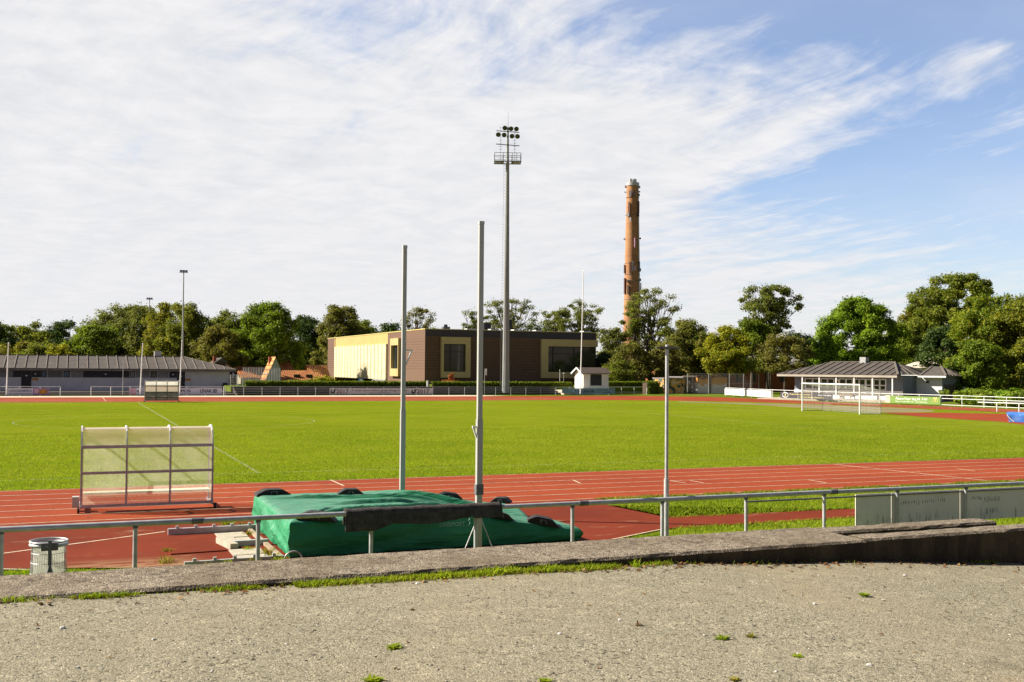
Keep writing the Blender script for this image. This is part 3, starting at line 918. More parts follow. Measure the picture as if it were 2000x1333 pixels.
# upper level behind the far fence and the terrace steps
o = MB().box(-120, 18.4, 139, 420, -0.5, 0.30).build('raised_path', M['step']); o['kind'] = 'structure'
o = MB().box(18.4, 84, 136.2, 154.5, -0.5, 1.0).build('raised_lawn', M['rough']); o['kind'] = 'structure'
mb = MB()
for k in range(4):
    mb.box(18.6, 63.5 - k * 0.6, 132.2 + k * 1.0, 133.2 + k * 1.0, 0 if k else 0, 0.25 * (k + 1) - 0.02)
for k in range(2):
    mb.box(-60, 18.4, 132.6 + k * 3, 135.6 + k * 3 + (0.4 if k else 0), 0, 0.14 * (k + 1))
o = mb.build('terrace_steps', M['step']); o['kind'] = 'structure'
o = MB().box(61.8, 66, 131.2, 134.5, 0, 0.62).build('pale_ramp', M['concrete_pale']); o['kind'] = 'structure'

# gravel terrace we stand on: level to the left, dropping to the right along the wall
prof = [(-40, 2.08), (-0.4, 2.08), (1.25, 2.055), (3.2, 2.036), (4.57, 2.015), (6.41, 1.918), (8.56, 1.776), (12, 1.52), (18, 1.1), (40, 0.4)]
xs = np.concatenate([np.linspace(-40, -2, 12), np.linspace(-1.5, 12, 70), np.linspace(12.5, 40, 14)])
ys = np.concatenate([np.linspace(-30, 1, 10), np.linspace(1.4, 7.71, 46)])


def gravel_z(x, y):
    z = np.interp(x, [p[0] for p in prof], [p[1] for p in prof])
    return z + 0.012 * mnoise.noise((x * 0.8, y * 0.8, 0)) + 0.004 * mnoise.noise((x * 4, y * 4, 3))


mb = MB()
vs = [(x, y, gravel_z(x, y)) for y in ys for x in xs]
nx = len(xs)
mb.add(vs, [(j * nx + i, j * nx + i + 1, (j + 1) * nx + i + 1, (j + 1) * nx + i) for j in range(len(ys) - 1) for i in range(nx - 1)])
o = mb.build('gravel_path', M['gravel'], origin=NOWHERE, smooth=True); o['kind'] = 'structure'

# concrete retaining wall with a planting slot at its right end
XS0, XS1 = XW(1610, 8.3, 2.1), XW(1890, 8.75, 2.1)
mb = MB()


def rough_ledge(x0, x1, y0, y1, z0, z1, step=0.11):
    n = max(2, int((x1 - x0) / step)); k0 = len(mb.v)
    for i in range(n + 1):
        x = x0 + (x1 - x0) * i / n
        j = lambda s, a: a * mnoise.noise((x * 5.0, s * 9.0, 2.0)) + a * 0.8 * mnoise.noise((x * 17.0, s * 5.0, 7.0))
        c = 0.022
        mb.v += [(x, y0 + j(1, .008), z0), (x, y0 + j(2, .009), z1 - c + j(3, .008)), (x, y0 + c + j(4, .012), z1 + j(5, .007)),
                 (x, (y0 * 2 + y1) / 3, z1 + j(6, .007)), (x, (y0 + y1 * 2) / 3, z1 + j(7, .007)), (x, y1 - c + j(8, .012), z1 + j(9, .007)), (x, y1 + j(10, .008), z1 - c), (x, y1, z0)]
    for i in range(n):
        for q in range(8):
            a = k0 + i * 8 + q; b = k0 + i * 8 + (q + 1) % 8
            mb.f.append((a, b, b + 8, a + 8))
    mb.f.append(tuple(k0 + q for q in range(8))); mb.f.append(tuple(k0 + n * 8 + q for q in range(7, -1, -1)))


rough_ledge(-20, XS0, 7.72, 8.56, 0.3, 2.095)
rough_ledge(XS0 + 0.002, 24, 7.72, 7.98, 0.3, 2.105)
rough_ledge(XS0 + 0.002, XS1, 8.36, 8.64, 0.3, 2.07)
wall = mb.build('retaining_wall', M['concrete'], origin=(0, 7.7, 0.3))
tag(wall, 'low weathered concrete retaining wall along the edge of the gravel', 'wall')
o = MB().box(XS0 + 0.02, XS1, 7.985, 8.355, 0.3, 1.93).build('planting_soil', M['rough']); o['kind'] = 'structure'
# bank stepping down to the rail fence (hidden from the gravel)
mb = MB()
for k in range(4):
    mb.box(-20, 24, 8.66 + k * 1.6, 8.66 + (k + 1) * 1.6, -0.1, 1.45 - 0.42 * k)
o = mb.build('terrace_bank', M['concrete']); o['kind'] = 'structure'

# ------------------------------------------------------------------ near rail fence
X0 = np.array([1.0, 0.0]); YM = np.array([0.0, -1.0])
fx = [-12.62 + 1.9445 * i for i in range(19)]
fr = empty('rail_fence', (fx[0], 18.2, 0), 'galvanised steel rail fence running behind the concrete wall', 'fence')
tilt = random.Random(3)
for x in fx:
    MB().tube([(x + tilt.uniform(-.012, .012), 18.2 + tilt.uniform(-.008, .008), -0.3), (x, 18.2, 1.03)], 0.036, 12).build('post', M['galv'], fr, smooth=True)
mb = MB(); joints = [-16, 1.9, 8.95, 14.8, 24]
for k in range(4):
    rr = 0.046 if k % 2 == 0 else 0.042
    mb.tube([(joints[k], 18.2, 1.072), (joints[k + 1] + 0.05, 18.2, 1.072)], rr, 14)
mb.build('top_rail', M['galv'], fr, smooth=True)
for x in (1.95, 9.0, 14.85): MB().tube([(x - .09, 18.2, 1.072), (x + .09, 18.2, 1.072)], 0.051, 14).build('joint_sleeve', M['galv_dark'], fr, smooth=True)
for x in fx: MB().tube([(x, 18.2, 1.0), (x, 18.2, 1.035)], 0.045, 12).build('collar', M['galv_dark'], fr, smooth=True)
MB().bar((fx[13], 18.235, 0.945), (24, 18.235, 0.945), 0.03, 0.03).build('board_rail', M['galv_dark'], fr)

# advertising boards seen from behind, fixed to the fence
bx = [15.47, 16.44, 18.385, 20.33, 22.27]
for k in range(4):
    b = MB().box(bx[k] + 0.006, bx[k + 1] - 0.006, 18.262, 18.275, 0.30 - 0.004 * k, 0.985).build('advertising_board', M['boardback'])
    tag(b, ['plain grey back of a narrow board at the left end of the fence panels', 'grey back of a fence board with black streaks along its bottom edge', 'grey back of a fence board with mossy stains, at the right picture edge', 'stained grey fence board beyond the right end of the panels'][k], 'advertising board', 'boards fixed to the near fence')
    # rows of grime left by lettering on the other side
    mb = MB(); rr_ = random.Random(40 + k)
    for (x_0, x_1, z_0, hh) in ([], [(16.70, 17.20, .76, .10), (17.30, 17.62, .77, .09), (17.75, 17.95, .78, .08)], [(18.72, 19.0, .78, .08), (19.1, 19.55, .74, .13), (19.15, 19.5, .48, .16)], [])[k]:
        x = x_0
        while x < x_1:
            w_ = rr_.uniform(.012, .035); h_ = hh * rr_.uniform(.5, 1.1); o_ = rr_.uniform(-.015, .02)
            mb.poly([(x, 18.2595, z_0 - h_ * .5 + o_), (x + w_, 18.2595, z_0 - h_ * .4 + o_), (x + w_ * .8, 18.2595, z_0 + h_ * .5 + o_), (x + w_ * .2, 18.2595, z_0 + h_ * .4 + o_)])
            x += w_ + rr_.uniform(.012, .05)
    if mb.v: mb.build('grime_marks', M['ghost'], b)['kind'] = 'stuff'

# carpet runner folded over the rail
x0r, x1r = 4.40, 7.31
mb = MB(); NX = 60
prof_n = 17
for i in range(NX + 1):
    t_ = i / NX; x = x0r + (x1r - x0r) * t_
    front = 0.80 + 0.05 * math.sin(t_ * 9) + 0.06 * t_
    front += .04
    front += .02
    if t_ < 0.18: front = 0.775
    elif t_ < 0.30: front = 0.775 + (t_ - 0.18) / 0.12 * 0.12
    back = 0.84 + 0.06 * t_ + 0.04 * math.sin(t_ * 7 + 1)
    if t_ > 0.8: front = 0.90; back = 0.92
    ring = []
    for j in range(prof_n):
        s = j / (prof_n - 1)
        if s < 0.35:
            q = s / 0.35; ring.append((18.2 - 0.072 - 0.02 * (1 - q), front + (1.075 - front) * q))
        elif s < 0.65:
            a = math.pi * (1 - (s - 0.35) / 0.30); ring.append((18.2 + 0.074 * math.cos(a), 1.075 + 0.074 * math.sin(a)))
        else:
            q = (s - 0.65) / 0.35; ring.append((18.2 + 0.072 + 0.02 * q, 1.075 + (back - 1.075) * q))
    for (y, z) in ring:
        nn = mnoise.noise((x * 6, y * 8, z * 6)) * 0.012 + mnoise.noise((x * 21, y * 20, z * 21)) * 0.008
        mb.v.append((x + nn * 0.6, y + nn, z + nn))
for i in range(NX):
    for j in range(prof_n - 1):
        a = i * prof_n + j; mb.f.append((a, a + prof_n, a + prof_n + 1, a + 1))
o = mb.build('carpet_runner', M['carpet'], smooth=True)
md = o.modifiers.new('thick', 'SOLIDIFY'); md.thickness = 0.03; md.offset = 0.0
tag(o, 'dark grey fuzzy carpet strip folded over the steel fence rail', 'carpet')

# ------------------------------------------------------------------ pole-vault landing mat under its cover
MX0, MX1, MY0, MY1 = 3.85, 9.85, 20.15, 24.35


def mat_z(x, y):
    u = (x - MX0) / (MX1 - MX0); v = (y - MY0) / (MY1 - MY0)
    z = 0.735 + 0.012 * math.sin(x * 2.1 + y)
    s = min(1, max(0, (x - 6.9) / (MX1 - 6.9))); s = s * s * (3 - 2 * s)
    z -= 0.40 * s
    c = min(1, max(0, (x - 6.5) / 1.3)); c = c * c * (3 - 2 * c)
    z -= c * 0.34 * math.exp(-((y - 22.35) / 0.55) ** 2) * (1 - 0.35 * s)
    # creases running from the wings to the back
    for (ax, ay, bx_, by, d, wd) in ((4.6, 21.0, 7.6, 21.6, .05, .09), (4.3, 23.4, 7.6, 23.1, .045, .08), (5.3, 22.2, 8.0, 22.6, .05, .1), (6.2, 20.7, 8.6, 21.3, .05, .09), (6.9, 23.6, 8.9, 23.0, .06, .10), (4.0, 20.4, 4.9, 21.6, .03, .08)):
        dx, dy = bx_ - ax, by - ay; L2 = dx * dx + dy * dy
        q = ((x - ax) * dx + (y - ay) * dy) / L2
        if -0.15 < q < 1.15:
            fade = min(1, (q + .15) / .3, (1.15 - q) / .3)
            wd *= .85; dd = abs((x - ax) * dy - (y - ay) * dx) / math.sqrt(L2)
            z += fade * d * 2.0 * (0.7 * math.exp(-(dd / wd) ** 2) - 0.5 * math.exp(-((dd - 1.7 * wd) / wd) ** 2))
    z += 0.02 * mnoise.noise((x * 0.9, y * 0.9, 1)) + 0.008 * mnoise.noise((x * 3.5, y * 3.5, 5))
    e = min(x - MX0, MX1 - x, y - MY0, MY1 - y)
    if e < 0.14: z -= 0.05 * (1 - e / 0.14) ** 2
    return z


def mat_surface_z(x, y): return mat_z(x, y)


NXm, NYm = 200, 140
gx = np.linspace(MX0, MX1, NXm); gy = np.linspace(MY0, MY1, NYm)
mb = MB()
for y in gy:
    for x in gx: mb.v.append((x, y, mat_z(x, y)))
for j in range(NYm - 1):
    for i in range(NXm - 1): mb.f.append((j * NXm + i, j * NXm + i + 1, (j + 1) * NXm + i + 1, (j + 1) * NXm + i))
loop = [i for i in range(NXm)] + [j * NXm + NXm - 1 for j in range(1, NYm)] + [(NYm - 1) * NXm + i for i in range(NXm - 2, -1, -1)] + [j * NXm for j in range(NYm - 2, 0, -1)]
prev = loop; LV = 12
for k in range(1, LV + 1):
    q = k / LV; cur = []
    for idx, vi in enumerate(loop):
        x, y, z = mb.v[vi]
        nx_, ny_ = 0.0, 0.0
        if abs(x - MX0) < 1e-6: nx_ -= 1
        if abs(x - MX1) < 1e-6: nx_ += 1
        if abs(y - MY0) < 1e-6: ny_ -= 1
        if abs(y - MY1) < 1e-6: ny_ += 1
        along = x if ny_ else y
        zz = z + (0.025 - z) * q
        bul = 0.035 * math.sin(q * math.pi) + 0.01
        fold = 0.045 * q * mnoise.noise((along * 1.6 + 2.2 * zz, 4, 0)) + 0.02 * q * mnoise.noise((along * 4.5 - 3 * zz, 9, 0))
        # long diagonal drag folds on the sides
        fold += 0.07 * math.sin(q * math.pi) * mnoise.noise((along * 0.45 + zz * 0.5, zz * 6 - along * 0.9, 2))
        d = bul + fold
        if q == 1: zz += 0.03 * (0.5 + 0.5 * mnoise.noise((along * 3, 1, 8)))
        cur.append(len(mb.v)); mb.v.append((x + nx_ * d, y + ny_ * d, zz))
    n = len(loop)
    for i in range(n): mb.f.append((prev[i], cur[i], cur[(i + 1) % n], prev[(i + 1) % n]))
    prev = cur
mat_root = empty('landing_mat', (6.5, 22, 0), 'pole vault landing mat under a creased green cover', 'landing mat')
mb.build('cover', M['tarp'], mat_root, smooth=True)
MB().box(MX0 + 0.12, MX1 - 0.3, MY0 + 0.12, MY1 - 0.15, 0.02, 0.16).build('foam_base', M['black'], mat_root)
# printed name on the front side of the cover, following its sag
xt = XW(858, MY0 - 0.06, 0.6)
xt1 = XW(916, MY0 - 0.06, 0.6)
text('UNISPORT', xt1 - xt - 0.1, 0.085, M['ink_faint'], mat_root, (xt, MY0 - 0.085), X0, YM, ZA(1029, xt, MY0 - 0.06), 'printed_lettering')
hk = xt1 - 0.06; hz = ZA(1027, xt1, MY0 - 0.06)
MB().tube([(hk, MY0 - 0.1, hz), (hk + 0.05, MY0 - 0.1, hz + 0.02), (hk + 0.07, MY0 - 0.1, hz + 0.07), (hk + 0.04, MY0 - 0.1, hz + 0.11), (hk + 0.07, MY0 - 0.1, hz + 0.15)], 0.008, 6).build('printed_emblem', M['ink_faint'], mat_root)


# black slotted foam weights lying on the cover
def weight(px, py, length, ang, label, h=0.135, wd=0.34, face=-1, zz=0.74):
    for _ in range(3):
        x, y = G(px, py, zz); x = min(max(x, MX0 + .1), MX1 - .1); y = min(max(y, MY0 + .1), MY1 - .1); zz = mat_z(x, y)
    u = np.array([math.cos(ang), math.sin(ang)]); n = np.array([-u[1], u[0]])
    sl = (mat_z(min(MX1, x + u[0] * .3), y + u[1] * .3) - mat_z(max(MX0, x - u[0] * .3), y - u[1] * .3)) / 0.6
    P2 = [(-.5, 0), (-.47, .35), (-.27, .88), (-.18, 1), (.2, 1), (.28, .9), (.5, .12), (.5, 0)]
    def pt(a, b, c): return (x + u[0] * a * length + n[0] * b, y + u[1] * a * length + n[1] * b, zz - 0.015 + c * h + sl * a * length)
    root = empty('foam_weight', (x, y, zz), label, 'foam weight', 'black foam weights on the mat cover')
    mb = MB(); mb.extrude([pt(a, -wd / 2, c) for a, c in P2], (0, 0, 0), (n[0] * wd, n[1] * wd, 0)); mb.build('body', M['rubber'], root)
    mb = MB()
    a0, a1 = -.08, .08
    q = -wd / 2 - 0.006
    mb.bar(pt(a0, q, .25), pt(a0, q, .68), .02, .012); mb.bar(pt(a1, q, .25), pt(a1, q, .68), .02, .012); mb.bar(pt(a0, q, .68), pt(a1, q, .68), .02, .012); mb.build('handle', M['galv_dark'], root)


weight(528, 963, 0.78, 0.05, 'long black foam weight on the far left corner of the green cover')
weight(684, 965, 0.58, -0.15, 'short humped foam weight on the middle of the cover\'s far edge')
weight(855, 961, 0.62, -0.25, 'black foam weight on the far edge between the two uprights')
weight(974, 982, 0.52, -0.5, 'small foam weight on the sloping far wing behind the near upright')
weight(1066, 1020, 0.66, -0.35, 'black foam weight near the low right tip of the cover', 0.15)
weight(990, 1014, 0.55, -0.1, 'black foam weight beside the right end of the grey carpet', 0.12)
weight(632, 1022, 0.75, -0.35, 'foam weight on the near left corner below the fence rail', 0.15)

# steel hoop at the mat corner
hx, hy = XW(573, 20.0, 0.1), 20.0
mb = MB(); pts = [(hx + 0.17 * math.cos(a), hy, 0.0 + 0.17 * math.sin(a)) for a in np.linspace(-0.1, math.pi + 0.1, 18)]
mb.tube(pts, 0.016, 8)
o = mb.build('steel_hoop', M['alu'], smooth=True); tag(o, 'pale metal half hoop on the ground by the mat corner', 'hoop')


# ------------------------------------------------------------------ vaulting uprights
def upright(px, x, y, top, arm_z, arm_dx, label, brace):
    r = empty('vaulting_upright', (x, y, 0), label, 'upright', 'uprights either side of the landing mat')
    MB().box(x - .058, x + .058, y - .05, y + .05, 0.04, 2.6).build('lower_post', M['alu'], r)
    MB().box(x - .048, x + .048, y - .042, y + .042, 2.6, top).build('upper_post', M['alu'], r)
    MB().box(x - .054, x + .054, y - .048, y + .048, top - .06, top + .003)   .build('cap', M['galv'], r)
    s = 1 if arm_dx > 0 else -1
    mb = MB(); e = x + s * .048
    mb.bar((e, y, arm_z), (e + arm_dx, y, arm_z), .035, .035); mb.bar((e + arm_dx - s * .015, y, arm_z - .01), (e + s * .01, y, arm_z - abs(arm_dx) * 2.1), .028, .028)
    mb.build('bar_support', M['white'], r)
    MB().box(x - .35, x + .35, y - .06, y + .06, 0.0, 0.04).build('base_plate', M['galv'], r)
    if brace:
        for sx_ in (-1, 1):
            MB().tube([(x + sx_ * .05, y - .03, 0.62), (x + sx_ * .30, y - .03, 0.04)], 0.012, 8).build('brace', M['galv'], r)
        MB().box(x - .075, x + .075, y - .066, y + .066, 1.12, 1.32).build('clamp', M['galv_dark'], r)


ux, uy = XW(934.5, 19.75, 0.5), 19.75
upright(934, ux, uy, ZA(433, ux, uy), ZA(834, ux, uy), -0.10, 'tall white upright in front of the mat, nearer to the rail fence', True)
vx, vy = XW(785.5, 24.75, 0.8), 24.75
upright(785, vx, vy, ZA(480, vx, vy), ZA(684, vx, vy), 0.17, 'white upright on the far side of the mat with a bracket near its middle', False)

# ------------------------------------------------------------------ slim T-topped post by the fence
lx, ly = XW(1301.5, 18.42, 1.0), 18.42
r = empty('lamp_post', (lx, ly, 0), 'slim grey post with a thin T bar on top beside the near fence', 'lamp post')
MB().tube([(lx, ly, -.2), (lx, ly, 1.45)], 0.05, 14).build('lower_post', M['galv'], r, smooth=True)
MB().tube([(lx, ly, 1.45), (lx, ly, 4.02)], 0.034, 14).build('upper_post', M['galv'], r, smooth=True)
mb = MB(); mb.bar((lx - FR[0] * .22, ly - FR[1] * .22, 4.05), (lx + FR[0] * .22, ly + FR[1] * .22, 4.05), .07, .035); mb.build('top_bar', M['galv_dark'], r)
MB().cyl(lx, ly, 4.067, 4.11, .035, .03, 12).build('cap', M['galv'], r)

# ------------------------------------------------------------------ wire litter bin
bx_, by_ = XW(95, 17.4, 0.7), 17.4
r = empty('litter_bin', (bx_, by_, 0), 'round wire mesh litter bin with a grey rim below the rail', 'litter bin')
mb = MB()
for k in range(44):
    a = 2 * math.pi * k / 44; b = a + 0.22
    for q in (a + 0.22, a - 0.22):
        mb.tube([(bx_ + .235 * math.cos(a), by_ + .235 * math.sin(a), .96), (bx_ + .265 * math.cos(q), by_ + .265 * math.sin(q), .18)], .0022, 4, False)
for z in (.2, .36, .52, .68, .82):
    rr = .235 + (.96 - z) / .78 * .03
    mb.tube([(bx_ + rr * math.cos(a), by_ + rr * math.sin(a), z) for a in np.linspace(0, 2 * math.pi, 33)], .004, 4, False)
mb.build('mesh_basket', M['galv'], r)
mb = MB()
mb.tube([(bx_ + .26 * math.cos(a), by_ + .26 * math.sin(a), .985) for a in np.linspace(0, 2 * math.pi, 41)], .016, 8, False)
mb.tube([(bx_ + .25 * math.cos(a), by_ + .25 * math.sin(a), .94) for a in np.linspace(0, 2 * math.pi, 41)], .028, 8, False)
mb.build('rim', M['galv'], r, smooth=True)
MB().cyl(bx_, by_, .22, .93, .205, .215, 24).build('liner_bag', m_poly('translucent_bin_bag', (0.85, 0.85, 0.78), 0.72), r, smooth=True)
mb = MB(); fy_ = by_ - .30
mb.bar((bx_ + .02, fy_, 0.0), (bx_ + .02, fy_, 1.04), .05, .05)
mb.bar((bx_ + .02, fy_ - .02, .68), (bx_ - .15, fy_ - .1, 0.0), .028, .028); mb.bar((bx_ + .02, fy_ - .02, .68), (bx_ + .18, fy_ - .1, 0.0), .028, .028)
mb.build('stand', M['galv_dark'], r)
MB().box(bx_ - .10, bx_ + .13, fy_ + .026, fy_ + .06, .88, .99).build('bracket', M['galv_dark'], r)


# ------------------------------------------------------------------ beams, slab and pavers beside the mat
def beam(name, a, b, z, wd, h, m, label, studs=0, cat='beam', group=None):
    r = empty(name, (*a, 0), label, cat, group)
    mb = MB(); mb.bar((a[0], a[1], z + h / 2), (b[0], b[1], z + h / 2), wd, h); mb.build('channel', m, r)
    for k in range(studs):
        q = (k + .5) / studs; x = a[0] + (b[0] - a[0]) * q; y = a[1] + (b[1] - a[1]) * q
        MB().box(x - .03, x + .03, y - .03, y + .03, z + h, z + h + .05).build('stud', M['alu'], r)


beam('steel_rail', (1.96, 23.9), (3.86, 23.92), 0.0, .12, .13, M['frame'], 'brown steel channel with pale studs lying behind the mat corner', 5, 'rail', 'rails lying beside the mat')
beam('steel_rail', (1.93, 20.02), (3.72, 20.12), 0.0, .07, .09, M['alu'], 'white steel rail with studs lying along the near edge of the apron', 5, 'rail', 'rails lying beside the mat')
beam('concrete_beam', (2.86, 22.5), (3.02, 21.55), 0.0, .16, .12, M['concrete_pale'], 'short pale concrete beam at the edge of the paving', 0, 'beam')
beam('steel_channel', (3.05, 21.95), (3.75, 22.0), 0.0, .1, .11, M['galv'], 'short grey metal channel butted against the concrete beam', 0, 'rail')
beam('rubber_plank', (1.80, 21.5), (2.85, 21.58), 0.0, .30, .025, M['apron'], 'flat red rubber plank lying on the worn apron', 0, 'plank')
beam('timber_edging', (3.66, 24.1), (3.70, 20.2), 0.0, .09, .06, M['wood'], 'weathered timber edging along the left side of the mat', 0, 'edging')
k = 0
for yy in (23.35, 22.62, 21.15, 20.45):
    for xx in (3.05, 3.36):
        if yy > 22 and xx < 3.1 and False: continue
        o = MB().box(xx - .15, xx + .15, yy - .33, yy + .33, 0, .018 + .004 * (k % 3)).build('paving_slab', M['concrete_pale'])
        tag(o, 'sandy concrete slab in the weedy paving beside the mat', 'paving slab', 'paving slabs beside the mat'); k += 1


# ------------------------------------------------------------------ team shelters
def shelter(x0, x1, yb, s, mats, label, leg=True):
    """s=+1: open side away from us, -1: open side towards us"""
    r = empty('team_shelter', ((x0 + x1) / 2, yb, 0), label, 'team shelter', 'team shelters either side of the pitch')
    prof = [(0, .14), (0, 1.60), (.05, 1.80), (.16, 1.95), (.36, 2.05), (.62, 2.06), (.88, 2.0)]
    xs_ = [x0 + (x1 - x0) * k / 3 for k in range(4)]
    Y = lambda d: yb + s * d
    for x in xs_:
        mb = MB(); mb.bar((x, Y(0), .14), (x, Y(0), 1.62), .045, .045); mb.build('upright', mats['frame'], r)
        mb = MB()
        for a, b in zip(prof[1:-1], prof[2:]): mb.bar((x, Y(a[0]), a[1]), (x, Y(b[0]), b[1] + .001), .06, .03, (1, 0, 0))
        mb.build('roof_rib', mats['rib'], r)
    for z, h in ((1.60, .075), (.965, .065), (.16, .075)):
        mb = MB(); mb.bar((x0 - .02, Y(-.03), z), (x1 + .02, Y(-.03), z), .03, h); mb.build('rail', mats['frame'], r)
    mb = MB(); mb.bar((x0, Y(.88), 2.0), (x1, Y(.88), 2.0), .03, .05); mb.build('front_edge', mats['rib'], r)
    for k in range(3):
        a, b = xs_[k] + .024, xs_[k + 1] - .024
        mb = MB(); mb.quad((a, Y(.012), .2), (b, Y(.012), .2), (b, Y(.012), .93), (a, Y(.012), .93)); mb.build('lower_panel', mats['low'], r)
        mb = MB(); mb.quad((a, Y(.012), 1.0), (b, Y(.012), 1.0), (b, Y(.012), 1.57), (a, Y(.012), 1.57)); mb.build('back_panel', mats['back'], r)
        mb = MB(); pp = [(y, z - .018) for y, z in prof[1:]]
        mb.add([(a, Y(y), z) for y, z in pp] + [(b, Y(y), z) for y, z in pp], [(i, i + 1, len(pp) + i + 1, len(pp) + i) for i in range(len(pp) - 1)])
        mb.build('roof_panel', mats['roof'], r, smooth=True)
    for x in (x0, x1):
        mb = MB(); mb.poly([(x, Y(.03), .2), (x, Y(.70), .2), (x, Y(.80), 1.5), (x, Y(.86), 1.98), (x, Y(.62), 2.03), (x, Y(.36), 2.02), (x, Y(.16), 1.92), (x, Y(.05), 1.78), (x, Y(.03), 1.6)])
        mb.build('side_panel', mats['back'], r)
        mb = MB(); mb.bar((x, Y(.72), .14), (x, Y(.88), 2.0), .04, .04); mb.build('front_post', mats['frame'], r)
        mb = MB(); mb.bar((x, Y(-.08), .14), (x, Y(.98), .14), .06, .07); mb.build('foot_beam', mats['frame'], r)
        for d in (-.06, .95):
            mb = MB(); xo = x + (-.06 if x == x0 else .06)
            mb.tube([(xo - .025, Y(d), .07), (xo + .025, Y(d), .07)], .07, 14); w_ = mb.build('wheel', M['rubber'], r, smooth=False)
    mb = MB(); mb.box(x0 + .05, x1 - .05, min(Y(.06), Y(.44)), max(Y(.06), Y(.44)), .43, .475); mb.build('bench', mats['bench'], r)
    if leg:
        mb = MB(); mb.box(x0 - .2, x0 - .04, yb + .3, yb + .55, .1, .36); mb.build('ballast_box', M['alu'], r)


near = dict(frame=M['frame'], rib=M['frame_light'], low=M['poly'], back=M['poly'], roof=M['polyroof'], bench=plain('pale_bench_plank', (0.62, 0.58, 0.42), 0.6))
shelter(0.27, 3.36, 28.05, 1, near, 'see-through wheeled team shelter on the near track, seen from behind')
far = dict(frame=M['galv_dark'], rib=M['galv'], low=M['polydark'], back=M['polyfar'], roof=M['polyroof'], bench=M['wood_dark'])
shelter(6.6, 9.68, 109.3, -1, far, 'far beige team shelter with a dark lower half, facing the pitch', False)

# ------------------------------------------------------------------ far fences and banners
FW = 131.0


def far_fence(name, xa, xb, spacing, label, rails, y=FW, m=None):
    r = empty(name, (xa, y, 0), label, 'fence')
    m = m or M['white']
    n = max(1, round((xb - xa) / spacing))
    for k in range(n + 1):
        x = xa + (xb - xa) * k / n
        MB().tube([(x, y, -.1), (x, y, 1.05)], .038, 6).build('post', m, r)
    for z in rails:
        MB().tube([(xa - .04, y, z), (xb + .04, y, z)], .036 if z > .9 else .026, 6).build('rail', m, r)
    return r


far_fence('rail_fence', -24, XW(118, FW), 2.1, 'white single rail fence ending before the gap in front of the long grey building', (1.05,))
far_fence('rail_fence', XW(178, FW), XW(437, FW), 2.1, 'white single rail fence behind the far team shelter', (1.05,))
far_fence('rail_fence', XW(440, FW), XW(1085, FW), 2.13, 'long white fence of four rails below the clipped hedge', (1.05, .78, .52, .28), m=M['galv'])
far_fence('rail_fence', XW(1086, FW), XW(1263, FW), 2.1, 'white two rail fence beside the small white hut', (1.05, .35))


def banner(name, pxa, pxb, z0, z1, m, label, y=FW - .06):
    xa, xb = XW(pxa, y), XW(pxb, y)
    b = MB().box(xa, xb, y - .02, y, z0, z1).build(name, m)
    tag(b, label, 'banner', 'advertising banners on the far fence')
    return b, xa, xb, y - .02


b, xa, xb, yy = banner('banner', 15, 64.5, .10, .86, M['boardlilac'], 'lilac white banner with bold dark lettering next to a bread picture')
text('LANGENBERG', XW(62.5, yy) - XW(17.5, yy), .27, M['ink_navy'], b, (XW(17.5, yy), yy), X0, YM, .47, bold=.012)
text('GASTRONOMI & PARTY', XW(62, yy) - XW(16.5, yy), .15, M['ink_navy'], b, (XW(16.5, yy), yy), X0, YM, .20)
b, xa, xb, yy = banner('banner', 65, 96, .10, .86, M['purple'], 'purple and black banner with a golden loaf printed on it')
MB().box(XW(67, yy), XW(75, yy), yy - .006, yy, .25, .80).build('pale_print', M['pink'], b)
lp = [XW(76, yy), XW(93, yy)]
mb = MB(); mb.poly([(lp[0] + (lp[1] - lp[0]) * u, yy - .012, .2 + .56 * v) for u, v in ((.08, .1), (.02, .55), (.1, .9), (.4, .98), (.75, 1.0), (.95, .85), (1, .5), (.9, .12), (.5, 0))]); mb.build('loaf_print', M['bread'], b)
b, xa, xb, yy = banner('banner', 252, 266, .10, .88, M['pink'], 'pale pink banner end left of the far team shelter')
b, xa, xb, yy = banner('banner', 266.3, 385, .10, .88, M['boardlilac'], 'pale banner with slanted dark lettering half hidden by the far shelter')
text('C.WEWERS', XW(373, yy) - XW(267, yy), .30, M['ink'], b, (XW(267, yy), yy), X0, YM, .42, bold=.012)
b, xa, xb, yy = banner('banner', 385.3, 434, .10, .92, M['boardlilac'], 'lilac white banner with one heavy black word and a square emblem')
text('LINAK', XW(414, yy) - XW(391, yy), .42, M['ink'], b, (XW(391, yy), yy), X0, YM, .36, bold=.02)
ex = XW(416.5, yy); ew = XW(423.5, yy) - ex
for q in (0, 1):
    mb = MB(); x0e = ex + q * ew * .54
    mb.tube([(x0e, yy - .012, .36), (x0e, yy - .012, .70), (x0e + ew * .4, yy - .012, .78), (x0e + ew * .4, yy - .012, .40), (x0e, yy - .012, .36)], .035, 6); mb.build('emblem', M['ink_navy'], b)
b, xa, xb, yy = banner('banner', 644, 846, .12, .88, M['boardgrey'], 'long pale grey banner with a dark sentence between two year numbers')
for p0, p1, pt in ((645.8, 656.5, 657), (803.5, 814, 814.5)):
    x0e, x1e = XW(p0, yy), XW(p1, yy)
    pts = [(x0e + (x1e - x0e) * u, yy - .014, .22 + .54 * v) for u, v in ((.28, .85), (.08, .55), (.12, .2), (.38, .05), (.62, .2), (.66, .5), (.74, .85), (.98, .98))]
    mb = MB(); mb.tube(pts, [.06, .085, .095, .10, .10, .10, .09, .05], 6); mb.build('emblem', M['ink'], b)
    text('2017', XW(pt + 24, yy) - XW(pt, yy), .52, M['ink_maroon'], b, (XW(pt, yy), yy), X0, YM, .24, bold=.015)
